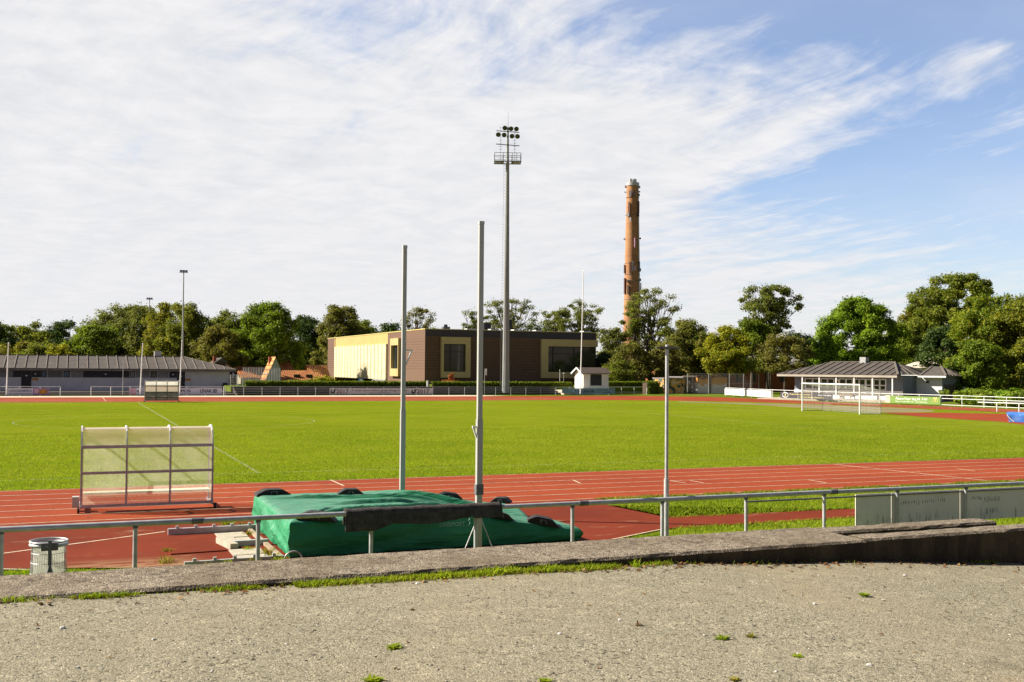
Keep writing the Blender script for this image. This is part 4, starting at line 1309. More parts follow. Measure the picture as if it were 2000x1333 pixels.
text('A small place where great things happen!', XW(798, yy) - XW(686, yy), .27, M['ink_maroon'], b, (XW(686, yy), yy), X0, YM, .50, bold=.008)
text('www.sonderborg2017.dk', XW(763, yy) - XW(722, yy), .13, M['ink'], b, (XW(722, yy), yy), X0, YM, .24)
b, xa, xb, yy = banner('banner', 1097.5, 1120, .22, .86, M['boardblue'], 'short pale blue banner left of the white hut')
b, xa, xb, yy = banner('banner', 1120.2, 1201, .10, .90, M['boardblue'], 'pale blue banner with dark lettering in front of the white hut')
text('Foto plus.dk', XW(1161, yy) - XW(1124, yy), .40, M['ink_navy'], b, (XW(1124, yy), yy), X0, YM, .34, bold=.012)
text('+46 74 42 44 54', XW(1199, yy) - XW(1168, yy), .16, M['ink_navy'], b, (XW(1168, yy), yy), X0, YM, .58)
text('info@foto', XW(1198, yy) - XW(1178, yy), .15, M['ink_navy'], b, (XW(1178, yy), yy), X0, YM, .28)

# curved fence round the bend on the right
cf = resample(catmull([(83.2, 124.5), (82.2, 118), (81.7, 110), (82.0, 101), (83.2, 93), (84.6, 86), (85.6, 79), (86.2, 71), (85.6, 60), (83, 50)], 8), 160)


def on_curve(px, z=.9):
    best = None
    for k in range(len(cf) - 1):
        a = proj(cf[k][0], cf[k][1], z)[0]; b_ = proj(cf[k + 1][0], cf[k + 1][1], z)[0]
        if (a - px) * (b_ - px) <= 0:
            t_ = (px - a) / (b_ - a); return cf[k] + (cf[k + 1] - cf[k]) * t_
    return cf[0] if px < proj(*cf[0], z)[0] else cf[-1]


r = empty('bend_fence', (82, 100, 0), 'white painted rail fence curving round the bend in front of the low pavilion', 'fence')
d_ = np.r_[0, np.cumsum(np.linalg.norm(np.diff(cf, axis=0), axis=1))]
for s_ in np.arange(0, d_[-1], 2.55):
    x, y = np.interp(s_, d_, cf[:, 0]), np.interp(s_, d_, cf[:, 1])
    MB().tube([(x, y, -.1), (x, y, 1.08)], .038, 6).build('post', M['white'], r)
MB().tube([(p[0], p[1], 1.10) for p in cf[::2]], .034, 6).build('top_rail', M['white'], r)
k0 = int(np.argmin(np.linalg.norm(cf - on_curve(1838), axis=1)))
MB().tube([(p[0], p[1], .76) for p in cf[k0::2]], .034, 6).build('middle_rail', M['white'], r)
MB().tube([(p[0], p[1], .10) for p in cf[k0::2]], .03, 6).build('low_rail', M['white'], r)


def cbanner(pxa, pxb, z0, z1, m, label):
    A, B = on_curve(pxa), on_curve(pxb); u = (B - A) / np.linalg.norm(B - A); n = np.array([u[1], -u[0]])
    A = A + n * .12; B = B + n * .12
    mb = MB(); mb.obox((A + B) / 2, u, n, np.linalg.norm(B - A) / 2, .015, z0, z1)
    b = mb.build('banner', m); tag(b, label, 'banner', 'advertising banners on the bend fence')
    P = lambda q: A + (B - A) * q + n * .018
    return b, P, u, n, np.linalg.norm(B - A)


b, P, u, n, ln = cbanner(1413, 1460, .16, .98, M['white'], 'plain white banner with a small violet mark at its left end')
mb = MB(); q = P(.07); mb.tube([(q[0], q[1], .5), (q[0] + u[0] * .3, q[1] + u[1] * .3, .45), (q[0] + u[0] * .35, q[1] + u[1] * .35, .62), (q[0] + u[0] * .1, q[1] + u[1] * .1, .7), (q[0] + u[0] * .3, q[1] + u[1] * .3, .84)], .07, 6); mb.build('emblem', M['ink_violet'], b)
b, P, u, n, ln = cbanner(1460.5, 1508, .16, .98, M['white'], 'white banner with faint pale blue marks right of the violet mark')
for q0, wd in ((.02, .22), (.72, .24)):
    q = P(q0); mb = MB(); L_ = ln * wd
    mb.tube([(q[0] + u[0] * L_ * a, q[1] + u[1] * L_ * a, .55 + .14 * math.sin(a * 9)) for a in np.linspace(0, 1, 14)], .05, 6); mb.build('emblem', M['ink_cyan'], b)
b, P, u, n, ln = cbanner(1526, 1628, .14, .90, M['boarddark'], 'charcoal banner with an oval emblem and yellow lettering')
q = P(.10); mb = MB()
mb.tube([(q[0] + u[0] * .55 * math.cos(a), q[1] + u[1] * .55 * math.cos(a), .54 + .29 * math.sin(a)) for a in np.linspace(0, 2 * math.pi, 25)], .035, 6); mb.build('oval_emblem', M['ink_white'], b)
mb = MB(); mb.tube([(q[0] - u[0] * .02, q[1] - u[1] * .02, .42), (q[0] + u[0] * .1, q[1] + u[1] * .1, .55), (q[0], q[1], .68)], .09, 6); mb.build('emblem', M['ink_yellow'], b)
text('Regnskab og revision', ln * .40, .16, M['ink_yellow'], b, P(.19), u, n, .60)
text('i Sonderborg Revision', ln * .47, .16, M['ink_yellow'], b, P(.37), u, n, .30)
text('Ring 7342 0842', ln * .24, .15, M['ink_white'], b, P(.74), u, n, .60)
b, P, u, n, ln = cbanner(1740, 1838, .10, .90, M['boardgreen'], 'leaf green banner with white lettering and a pale arched emblem')
text('Åbent hver dag kl. 7-01', ln * .64, .26, M['ink_white'], b, P(.11), u, n, .50, bold=.012)
text('Grundtvigs Alle 191  Sonderborg', ln * .64, .13, M['ink_white'], b, P(.11), u, n, .25)
mb = MB(); q = P(.865); aw = ln * .085
for h_ in (0, 1):
    mb.tube([(q[0] + u[0] * (aw * .5 * h_ + aw * .5 * a), q[1] + u[1] * (aw * .5 * h_ + aw * .5 * a), .30 + .50 * math.sin(math.pi * a) ** .55) for a in np.linspace(0.0, 1, 15)], .045, 6)
mb.build('arched_emblem', M['ink_yellow'], b)
b2 = P(.02)
b, P, u, n, ln = cbanner(1731, 1739.5, .16, .92, plain('cream_yellow_banner', (0.70, 0.62, 0.36), 0.6), 'small cream yellow banner left of the green one')

# low white barrier rail inside the bend
r = empty('barrier_rail', (79.2, 73.6, 0), 'low white barrier with two posts in the bend near the blue mat', 'barrier')
pa, pb = np.array(G(1947.5, 804.5)), np.array(G(1990.5, 806))
for p in (pa, pb): MB().tube([(*p, -.05), (*p, .82)], .05, 8).build('post', M['white'], r)
e0, e1 = pa - (pb - pa) * .9, pb + (pb - pa) * .6
MB().tube([(*e0, .80), (*e1, .80)], .05, 8).build('rail', M['white'], r)

# ------------------------------------------------------------------ football goals
g0, g1 = np.array([60.0, 77.76]), np.array([60.1, 70.42]); H = 2.44
r = empty('football_goal', (60, 74, 0), 'white football goal with a fine net in front of the pavilion', 'goal')
for p in (g0, g1): MB().tube([(*p, 0), (*p, H)], .06, 12).build('post', M['white'], r, smooth=True)
MB().tube([(g0[0], g0[1] + .05, H), (g1[0], g1[1] - .05, H)], .06, 12).build('crossbar', M['white'], r, smooth=True)
mb = MB(); bk = 2.2
B0, B1 = g0 + (bk, 0), g1 + (bk, 0)
mb.tube([(*g0, .04), (*B0, .04), (*B1, .04), (*g1, .04)], .022, 6)
for p, q in ((g0, B0), (g1, B1)): mb.tube([(*q, .04), (q[0], q[1], 2.0)], .02, 6)
mb.build('back_frame', M['galv_dark'], r)
mb = MB(); sp = .16; rr = .0045
for p, q in ((g0, B0), (g1, B1)):
    for k in range(1, 14):
        f_ = k / 14; x = p[0] + bk * f_; mb.tube([(x, p[1], .03), (x, p[1], H - .44 * f_)], rr, 3, False)
    for k in range(1, 14):
        f_ = k / 14; mb.tube([(p[0], p[1], H * f_), (q[0], q[1], 2.0 * f_)], rr, 3, False)
nn = 46
for k in range(nn + 1):
    y = g0[1] + (g1[1] - g0[1]) * k / nn
    mb.tube([(60.05, y, H), (60.05 + bk, y, 2.0 - .1 * math.sin(math.pi * k / nn)), (60.05 + bk, y, .03)], rr, 3, False)
for k in range(1, 13): mb.tube([(60.05 + bk, g0[1], 2.0 * k / 13), (60.05 + bk, g1[1], 2.0 * k / 13)], rr, 3, False)
for k in range(1, 13): mb.tube([(60.05 + bk * k / 13, g0[1], H - .44 * k / 13), (60.05 + bk * k / 13, g1[1], H - .44 * k / 13)], rr, 3, False)
mb.build('net', plain('grey_net_cord', (0.55, 0.54, 0.5), 0.8), r)
for pxa, pxb, lab in ((450, 466.5, 'small white training goal beside the end of the long grey building'), (463, 474, 'small white training goal against the net fence')):
    yy = 139.6 if pxa < 455 else 138.6
    a, c = XW(pxa, yy), XW(pxb, yy)
    r = empty('training_goal', (a, yy, .3), lab, 'goal', 'training goals by the far hedge')
    for x in (a, c): MB().bar((x, yy, .3), (x, yy, 2.35), .07, .07).build('post', M['white'], r)
    MB().bar((a - .035, yy, 2.385), (c + .035, yy, 2.385), .07, .07).build('crossbar', M['white'], r)
    mb = MB()
    for k in range(1, 7): x = a + (c - a) * k / 7; mb.tube([(x, yy + .1, 2.3), (x, yy + .8, .3)], .012, 3, False)
    for k in range(1, 7): mb.tube([(a, yy + .1 + .1 * k, 2.3 - 2 * k / 7), (c, yy + .1 + .1 * k, 2.3 - 2 * k / 7)], .012, 3, False)
    mb.build('net', M['galv'], r)

# ------------------------------------------------------------------ blue mat of the high jump
bm0 = np.array(G(1966, 825)); nn_ = bm0 / np.linalg.norm(bm0); uu = np.array([nn_[1], -nn_[0]])
r = empty('jump_mat', (*bm0, 0), 'blue high jump mat under a shiny cover at the right edge', 'landing mat')
P3 = lambda a, b, z: (bm0[0] + uu[0] * a + nn_[0] * b, bm0[1] + uu[1] * a + nn_[1] * b, z)
mb = MB(); NA, NB = 40, 20
for i in range(NA + 1):
    for j in range(NB + 1):
        a, b = 6.0 * i / NA, 3.0 * j / NB
        mb.v.append(P3(a, b - .04, .66 + .04 * mnoise.noise((a * 1.5, b * 1.5, 0)) - (.05 if i in (0, NA) or j in (0, NB) else 0)))
for i in range(NA):
    for j in range(NB): q = i * (NB + 1) + j; mb.f.append((q, q + NB + 1, q + NB + 2, q + 1))
edge = [(i, 0) for i in range(NA + 1)] + [(NA, j) for j in range(1, NB + 1)] + [(i, NB) for i in range(NA - 1, -1, -1)] + [(0, j) for j in range(NB - 1, 0, -1)]
prev = [i * (NB + 1) + j for i, j in edge]
for k in range(1, 7):
    cur = []
    for (i, j), pi in zip(edge, [i * (NB + 1) + j for i, j in edge]):
        a, b = 6.0 * i / NA, 3.0 * j / NB; z = .62 * (1 - k / 6) + .02
        s_ = .10 * mnoise.noise((a * 1.3 + z, b * 1.3, 4)) * k / 6 + .05
        pull = .30 * (k / 6) if i == 0 else 0
        cur.append(len(mb.v)); mb.v.append(P3(a + (pull - s_ if i == 0 else (s_ if i == NA else 0)), b + (-s_ if j == 0 else (s_ if j == NB else 0)) - .04, z))
    m_ = len(edge)
    for q in range(m_): mb.f.append((prev[q], cur[q], cur[(q + 1) % m_], prev[(q + 1) % m_]))
    prev = cur
mb.build('cover', M['bluetarp'], r, smooth=True)
mb = MB(); mb.tube([P3(.02, -.1, .56), P3(.25, -.13, .25), P3(.5, -.15, .05)], .03, 6); mb.build('tie_strap', M['white'], r)

# ------------------------------------------------------------------ poles
def pole(name, px, y, base, top, r0, label, cat='flagpole', group=None, m=None, knob=True, lean=0.0):
    x = XW(px, y, base)
    r = empty(name, (x, y, base), label, cat, group)
    MB().tube([(x, y, base - .1), (x + lean, y, top)], [r0, r0 * .62], 10).build('shaft', m or M['white'], r, smooth=True)
    if knob: MB().cyl(x + lean, y, top, top + .12, r0 * 1.2, r0 * .4, 8).build('finial', m or M['white'], r)
    MB().cyl(x, y, base, base + .09, r0 * 2.4, r0 * 2.0, 10).build('foot', M['black'], r)
    return x


pole('flagpole', 12.3, 130.7, 0, 5.85, .075, 'white flagpole at the left picture edge by the lilac banner', group='white flagpoles along the far track', m=M['polewhite'], lean=.12)
pole('flagpole', 273.5, 130.6, 0, 6.0, .075, 'white flagpole left of the far team shelter', group='white flagpoles along the far track', m=M['polewhite'], lean=.2)
pole('flagpole', 350.5, 130.6, 0, 6.4, .075, 'white flagpole just right of the far team shelter', group='white flagpoles along the far track', m=M['polewhite'], lean=.2)
xf = XW(1133.5, 130.4, 0); pole('flagpole', 1133.5, 130.4, 0, ZA(530, xf, 130.4), .085, 'tallest white flagpole standing in front of the small white hut', group='white flagpoles along the far track', m=M['polewhite'], lean=.35)
pole('thin_post', 239.5, 130.5, 0, 4.0, .035, 'thin grey post before the long grey building', 'post', m=M['galv'])
pole('thin_post', 1093.2, 138.5, 1.0, 3.3, .04, 'thin white post behind the hedge before the wide dark window', 'post', m=M['white'])
xq = XW(1101, 138.2, 1.5)
r = empty('small_lamp', (xq, 138.2, 1.0), 'small flat-topped path lamp behind the hedge left of the hut', 'lamp')
MB().cyl(xq, 138.2, 1.0, 2.85, .035, .03, 8).build('shaft', M['alu'], r); MB().cyl(xq, 138.2, 2.85, 2.93, .22, .05, 12).build('shade', M['alu'], r)
xq = XW(946.5, 131.4, 1.5)
r = empty('sign_post', (xq, 131.4, 0), 'small white sign on a thin post right of the near upright', 'sign')
MB().cyl(xq, 131.4, 0, 3.2, .03, .03, 8).build('shaft', M['alu'], r); MB().box(xq + .03, xq + .30, 131.36, 131.4, 2.6, 3.45).build('panel', M['white'], r)


# floodlights behind the long building
def floodlight(px, y, top_py, label):
    x = XW(px, y, 5); top = ZA(top_py, x, y)
    r = empty('floodlight_pole', (x, y, .3), label, 'floodlight', 'slim floodlights behind the long building')
    MB().tube([(x, y, .3), (x, y, 6), (x, y, top)], [.16, .13, .075], 10).build('shaft', M['alu'], r, smooth=True)
    MB().bar((x - .62, y, top - .12), (x + .62, y, top - .12), .10, .10).build('crossbar', M['galv_dark'], r)
    for d in (-.38, 0, .38):
        MB().box(x + d - .16, x + d + .16, y - .35, y + .25, top - .02, top + .20).build('lamp', M['black'], r)


floodlight(356.2, 165, 531, 'taller slim floodlight behind the right half of the long building')
floodlight(290.2, 215, 584, 'shorter more distant slim floodlight left of the taller one')

# ------------------------------------------------------------------ big stadium floodlight mast
mx, my = XW(987.5, 133.2, 0.3), 133.2
TOP = ZA(318, mx, my)
r = empty('floodlight_mast', (mx, my, 0), 'tall grey stadium floodlight mast with a caged platform and round lamps', 'floodlight mast')
MB().tube([(mx, my, 0), (mx, my, TOP)], [.50, .24], 12).build('shaft', M['mast'], r)
MB().cyl(mx, my, .05, .18, .78, .78, 16).build('base_flange', M['mast'], r)
mb = MB(); lxm = mx - .05
for zz in np.arange(1.5, TOP, .42):
    rad = .5 - .26 * zz / TOP
    mb.bar((mx - rad - .30, my - .05, zz), (mx - rad - .02, my - .05, zz), .022, .022)
mb.bar((mx - .50 - .30, my - .05, 1.2), (mx - .24 - .30, my - .05, TOP), .02, .02)
mb.build('ladder', M['mast'], r)
# platform turned a little in plan
pu = np.array([math.cos(-.35), math.sin(-.35)]); pn = np.array([-pu[1], pu[0]])
Q = lambda a, b, z: (mx + pu[0] * a + pn[0] * b, my + pu[1] * a + pn[1] * b, z)
pw, pd = 1.78, .95
mb = MB()
for b in (-pd, pd): mb.bar(Q(-pw, b, TOP), Q(pw, b, TOP), .12, .12)
for a in (-pw, -.7, .7, pw): mb.bar(Q(a, -pd, TOP + .005), Q(a, pd, TOP + .005), .1, .1)
mb.build('platform_frame', M['galv_dark'], r)
mb = MB(); mb.obox((mx + pu[0] * -1.1, my + pu[1] * -1.1), pu, pn, .6, pd - .1, TOP + .06, TOP + .09); mb.obox((mx + pu[0] * 1.1, my + pu[1] * 1.1), pu, pn, .6, pd - .1, TOP + .06, TOP + .09); mb.build('platform_deck', M['galv'], r)
mb = MB()
for z in (TOP + .55, TOP + 1.15):
    c4 = [Q(-pw, -pd, z), Q(pw, -pd, z), Q(pw, pd, z), Q(-pw, pd, z)]
    for k in range(4): mb.bar(c4[k], c4[(k + 1) % 4], .055, .055)
for a, b in ((-pw, -pd), (pw, -pd), (pw, pd), (-pw, pd), (-.6, -pd), (.6, -pd), (-.6, pd), (.6, pd), (1.2, -pd)): mb.bar(Q(a, b, TOP), Q(a, b, TOP + 1.15), .05, .05)
mb.build('guard_rail', M['galv_dark'], r)
ZT = ZA(252, mx, my)
MB().tube([(mx, my, TOP), (mx, my, ZT + .25)], [.2, .13], 10).build('top_shaft', M['mast'], r)
z1_, z2_ = ZA(258, mx, my), ZA(284, mx, my)
mb = MB(); mb.bar(Q(-1.55, -.15, z1_ + .1), Q(1.55, -.15, z1_ - .1), .09, .09); mb.build('lamp_bar', M['black'], r)
mb = MB(); mb.bar(Q(-1.6, -.15, z2_ + .1), Q(1.6, -.15, z2_ - .1), .09, .09); mb.build('lower_bar', M['black'], r)
for a in (-.95, .95):
    mb = MB(); mb.bar(Q(a - .0, -.1, TOP + .2), Q(a, -.1, z1_ + .6), .03, .03)
    for zz in np.arange(TOP + .5, z1_ + .7, .42): mb.bar(Q(a - .22, -.1, zz), Q(a + .22, -.1, zz), .03, .03)
    mb.build('rung_pole', M['galv_dark'], r)
zu, zl = ZA(252.5, mx, my), ZA(265.5, mx, my)
for a, z in ((-.42, zu + .08), (.42, zu), (1.15, zu - .02), (-1.3, zl + .08), (-.5, zl + .04), (.55, zl - .1), (1.3, zl - .12)):
    c0 = Vector(Q(a, -.35, z)); d = Vector((-pn[0], -pn[1], -.45)).normalized()
    mb = MB(); mb.tube([c0 - d * .35, c0 - d * .22, c0 + d * .02, c0 + d * .16], [.10, .20, .30, .33], 14); lm = mb.build('lamp', M['black'], r, smooth=True)
    mb = MB(); mb.tube([c0 + d * .162, c0 + d * .168], [.27, .27], 14); mb.build('lens', M['lampglass'], lm)
MB().tube([(mx + .02, my, ZT + .2), (mx + .04, my, ZA(219, mx, my))], [.03, .015], 6).build('antenna', M['galv_dark'], r)

# ------------------------------------------------------------------ long grey clubhouse (left)
LY = 145.0
XR = XW(447.5, LY, 2); XL = -30.0
r = empty('clubhouse', (0, LY, .3), 'long low pale grey clubhouse with a ribbed felt roof', 'building')
MB().box(XL, XR, LY, LY + 13, .2, 2.9).build('wall', M['wallgrey'], r)
Z0b, Z1b = 1.93, 2.76
for pa_, pb_, m_ in ((-60, 24.5, 'wallpanel2'), (25, 41, 'darkboard'), (61.5, 79.5, 'darkboard'), (93, 122, 'wallpanel'), (138.5, 161, 'wallpanel2'), (162, 252, 'darkboard'), (265, 292, 'wallpanel2'), (308, 328.5, 'wallpanel2'), (330, 345, 'darkboard')):
    MB().box(XW(pa_, LY), XW(pb_, LY), LY - .05, LY - .002, Z0b, Z1b).build('band_panel', M[m_], r)
for pa_, pb_, m_ in ((80, 91, 'glassblue'), (123.5, 136.5, 'glassblue'), (253, 263.5, 'wallpanel2'), (293.5, 306.5, 'glassdark')):
    f = MB().box(XW(pa_, LY), XW(pb_, LY), LY - .04, LY - .002, Z0b, Z1b).build('window', M['darkboard'], r)
    MB().box(XW(pa_ + 1.5, LY), XW(pb_ - 1.5, LY), LY - .05, LY - .042, Z0b + .08, Z1b - .08).build('pane', M[m_], f)
for pa_, pb_ in ((41.5, 61), (345.5, 361)):
    d = MB().box(XW(pa_, LY), XW(pb_, LY), LY - .06, LY - .002, .3, Z1b).build('door', M['black'], r)
    MB().box(XW((pa_ + pb_) / 2 - 2, LY), XW((pa_ + pb_) / 2 + 2, LY), LY - .075, LY - .062, 2.05, 2.2).build('door_sign', M['white'], d)
    MB().box(XW(pb_ - 2, LY), XW(pb_ - 1, LY), LY - .10, LY - .062, 1.2, 1.3).build('handle', M['galv'], d)
for p_ in (69, 206, 337.5):
    x = XW(p_, LY); MB().cyl(x, LY - .12, 2.28, 2.42, .11, .11, 10).build('wall_lamp', M['white'], r)
for p_ in (68, 366.5):
    x = XW(p_, LY); s_ = MB().box(x - .38, x + .38, LY - .03, LY - .002, 1.55, 1.82).build('orange_sign', M['orange'], r)
MB().box(XR - .8, XR - .3, LY - .5, LY - .02, .3, 1.3).build('dark_box', M['darkboard'], r)
for p_ in (373.5, 447):
    x = XW(p_, LY); MB().cyl(x, LY - .06, .3, 2.85, .05, .05, 8).build('downpipe', M['wallgrey'], r)
EX = XW(461, LY - .7, 3); EZ = 3.02
RX = XW(358, LY + 6.5, 4.8); RZ = ZA(697.5, RX, LY + 6.5)
y0, y1, yr = LY - .8, LY + 13.8, LY + 6.5
MB().box(XL - 1, EX, y0, y0 + .06, EZ - .24, EZ).build('fascia', M['fascia'], r)
MB().box(XL - 1, EX - .05, y0 + .062, LY + .2, EZ - .26, EZ - .2).build('soffit', M['fascia'], r)
MB().tube([(XL - 1, y0 - .05, EZ + .02), (EX, y0 - .05, EZ + .02)], .06, 8).build('gutter', M['feltrib'], r)
mb = MB(); A_ = (XL - 1, y0, EZ + .03); B_ = (EX, y0, EZ + .03); C_ = (RX, yr, RZ); D_ = (XL - 1, yr, RZ); E_ = (EX, y1, EZ + .03); F_ = (XL - 1, y1, EZ + .03)
mb.poly([A_, B_, C_, D_]); mb.poly([B_, E_, C_]); mb.poly([E_, F_, D_, C_]); roof = mb.build('roof', M['felt'], r)
mb = MB(); sp = XW(121, y0, 3) - XW(100.5, y0, 3)
x = XW(6, y0, 3) - sp * 4
while x < EX - .5:
    ye = yr if x < RX else yr - (yr - y0) * (x - RX) / (EX - RX)
    ze = EZ + (RZ - EZ) * (ye - y0) / (yr - y0)
    mb.bar((x, y0 + .02, EZ + .08), (x, ye, ze + .06), .11, .09)
    x += sp
mb.bar((EX, y0, EZ + .06), (RX, yr, RZ + .05), .14, .1); mb.bar((XL, yr, RZ + .04), (RX, yr, RZ + .04), .2, .1)
mb.build('roof_ribs', M['feltrib'], roof)
vx_ = XW(308, yr + 1, 5); MB().box(vx_ - .45, vx_ + .45, yr + .5, yr + 1.5, RZ - .4, RZ + .75).build('roof_vent', M['galv'], r)
# small shelter hut poking up left
r = empty('small_house', (XW(436, 175), 175, .3), 'small dark house with a grey gable roof behind the clubhouse end', 'house')
a, c = XW(418, 175, 4), XW(446, 175, 4)
MB().box(a + .4, c - .2, 175, 181, .3, 4.2).build('wall', M['wood_dark'], r)
mb = MB(); zt = ZA(699, (a + c) / 2, 175); zm = 4.0; xm = a + (c - a) * .55
mb.add([(a, 174.6, zm), (xm, 174.6, zt), (c, 174.6, zm), (a, 181.4, zm), (xm, 181.4, zt), (c, 181.4, zm)], [(0, 1, 4, 3), (1, 2, 5, 4), (0, 2, 1), (3, 4, 5)]); mb.build('roof', M['felt'], r)
MB().box(a, a + .5, 176, 176.6, 4.0, zt + .3).build('chimney', M['redbrick'], r)
r = empty('brick_shed', (XW(455, 150), 150, .3), 'small dark red brick shed with one narrow white window', 'shed')
a, c = XW(448.5, 150, 2), XW(463, 150, 2)
MB().box(a, c, 150, 153, .3, 3.1).build('wall', m_brick('dark_red_brick', (0.10, 0.03, 0.025), (0.03, .01, .01), False), r)
MB().box(a + .35, a + .6, 149.96, 149.998, 1.9, 2.6).build('window', M['white'], r)
mb = MB(); mb.poly([(a - .2, 149.7, 3.0), (c + .3, 149.7, 2.9), (c + .3, 153.3, 2.9), (a - .2, 153.3, 3.9)]); mb.build('roof', M['tilered'], r)

# ------------------------------------------------------------------ tiled houses behind the hedge
def gable_house(pxa, pxb, y, dep, eave_py, ridge_py, m_roof, m_wall, label, windows=(), chim=None):
    a, c = XW(pxa, y, 4), XW(pxb, y, 4)
    ez = ZA(eave_py, a, y); rz = ZA(ridge_py, a, y + dep / 2)
    r = empty('tiled_house', ((a + c) / 2, y, 1.0), label, 'house', 'old houses with clay tile roofs')
    MB().box(a + .25, c - .25, y + .4, y + dep - .4, -.05, ez).build('wall', m_wall, r)
    mb = MB(); mb.add([(a, y, ez), (c, y, ez), (c, y + dep / 2, rz), (a, y + dep / 2, rz), (a, y + dep, ez), (c, y + dep, ez)], [(0, 1, 2, 3), (3, 2, 5, 4)])
    rf = mb.build('roof', m_roof, r)
    mb = MB(); mb.poly([(a + .25, y + .4, ez), (a + .25, y + dep / 2, rz - .15), (a + .25, y + dep - .4, ez)]); mb.poly([(c - .25, y + .4, ez), (c - .25, y + dep / 2, rz - .15), (c - .25, y + dep - .4, ez)]); mb.build('gable', m_wall, r)
    for p_ in windows:
        x = XW(p_, y + dep * .2, 4); q = .42; zz = ez + (rz - ez) * q; yy = y + dep / 2 * q
        mb = MB(); mb.box(x - .55, x + .55, yy - .45, yy + .15, zz - .15, zz + .35); mb.build('roof_window', M['glassdark'], r)
    if chim:
        x = XW(chim, y + dep / 2, 6); MB().box(x - .4, x + .4, y + dep / 2 - .35, y + dep / 2 + .35, rz - .5, rz + 1.0).build('chimney', M['concrete_pale'], r)
    return r, a, c, ez, rz


cream = plain('cream_render', (0.45, 0.40, 0.30), 0.8)
gable_house(549, 623, 178, 9, 744.5, 723.5, M['tilered'], M['redbrick'], 'long red tiled roof with two roof windows left of the brown hall', (580, 604))
gable_house(540, 577, 192, 12, 728, 701, M['tilered'], cream, 'taller red tiled house behind the long tiled roof, with a pale chimney', (), 552)
gable_house(606, 648, 187, 8, 744, 713, M['tileorange'], M['redbrick'], 'orange tiled house half hidden by the brown hall', ())
gable_house(468, 531, 186, 12, 738, 716, M['tilered'], cream, 'red tiled house seen through the white net fence', ())
# gable-fronted house facing us
y = 176; a, c = XW(522, y, 4), XW(549, y, 4); xm = XW(538.5, y, 6)
r = empty('gabled_house', (xm, y, 1.0), 'narrow house with a pale grey gable and one orange roof slope', 'house', 'old houses with clay tile roofs')
zt = ZA(698, xm, y); ze = ZA(722, xm, y)
mb = MB(); mb.add([(a, y, -.05), (c, y, -.05), (c, y, ze), (xm, y, zt), (XW(522, y, 4), y, ZA(737, a, y))], [(0, 1, 2, 3, 4)]); mb.build('gable', plain('pale_grey_render', (0.40, 0.42, 0.38), 0.8), r)
xl_ = XW(520, y, 4); zl_ = ZA(743, xl_, y)
mb = MB(); mb.add([(xl_ - .15, y - .2, zl_), (xm, y - .2, zt + .1), (xm, y + 5, zt + .1), (xl_ - .15, y + 5, zl_)], [(0, 1, 2, 3)]); mb.add([(c + .2, y - .2, ze - .3), (xm, y - .2, zt + .1), (xm, y + 5, zt + .1), (c + .2, y + 5, ze - .3)], [(0, 1, 2, 3)]); mb.build('roof', M['tileorange'], r)
MB().cyl(xm, y - .03, 6.0, 6.3, .18, .18, 8).build('round_window', M['black'], r)
MB().box(XW(527, y + 3, 5) - .2, XW(527, y + 3, 5) + .2, y + 2.6, y + 3.2, ze - 2, zt + .1).build('chimney', M['redbrick'], r)
MB().box(a + .1, c - .1, y + .05, y + 4.9, -.05, ze - .6).build('side_wall', cream, r)

# white net fence
y = 140.5; a, c = XW(475, y, 2), XW(546, y, 2)
r = empty('net_fence', (a, y, .9), 'tall white ball-stop net fence standing before the tiled houses', 'fence')
mb = MB(); zt = ZA(718, a, y)
for k in range(15): x = a + (c - a) * k / 14; mb.bar((x, y, .9), (x, y, zt - (0.0 if k < 8 else .1)), .05, .05)
mb.build('posts', M['white'], r)
mb = MB()
for k in range(15): z = 1.1 + (zt - 1.1) * k / 14; mb.bar((a, y + .03, z), (c, y + .03, z), .012, .02)
for k in range(60): x = a + (c - a) * k / 59; mb.bar((x, y + .05, 1.0), (x, y + .05, zt), .012, .012)
mb.build('net', M['galv'], r)

# ------------------------------------------------------------------ the brown brick sports hall
HX0, HY0, HZ = 49.7, 155.2, 9.36
HX1 = XW(1164, HY0, 5); HY1 = YW(640, HX0, 5)
ya, yb_ = YW(757, HX0, 5), YW(655, HX0, 5)
r = empty('sports_hall', ((HX0 + HX1) / 2, HY0, 1), 'large brown brick sports hall with yellow cladding and thick ochre window surrounds', 'building')
mb = MB(); mb.box(HX0, HX1, HY0, ya, -.1, HZ - .001); mb.box(HX0, HX0 + 12, yb_, HY1, -.1, HZ - .001); mb.box(HX0 + 12, HX1, ya, HY1, -.1, HZ - .001); mb.build('brick_wall', M['brick'], r)
MB().box(HX0 + .02, HX0 + 11.998, ya + .002, yb_ - .002, 7.5, HZ - .002).build('upper_cladding', M['ochre'], r)
MB().box(HX0 - .25, HX0 + .018, ya + .05, yb_ - .05, 1.42, 7.5).build('shingle_cladding', M['panels'], r)
MB().box(HX0 + .3, HX0 + 11.99, ya + .01, yb_ - .01, 1.43, 7.48).build('inner_block', M['ochre'], r)
mb = MB()
for k in range(7): yy = ya + (yb_ - ya) * k / 6; mb.box(HX0 + .5, HX0 + .9, yy - .2 if k else yy + .05, yy + .2 if k < 6 else yy - .05, -.05, 1.43)
mb.build('columns', M['wood_dark'], r)
MB().box(HX0 - .06, HX0 - .002, yb_ + .02, yb_ + .6, -.05, HZ - .3).build('corner_trim', M['ochre'], r)
mb = MB(); mb.box(HX0 - .06, HX1 + .06, HY0 - .06, HY0 + .3, HZ, HZ + .12); mb.box(HX0 - .06, HX0 + .3, HY0 + .301, HY1, HZ, HZ + .12); mb.box(HX1 - .3, HX1 + .06, HY0 + .301, HY1, HZ, HZ + .12); mb.build('roof_capping', M['yellow_cap'], r)
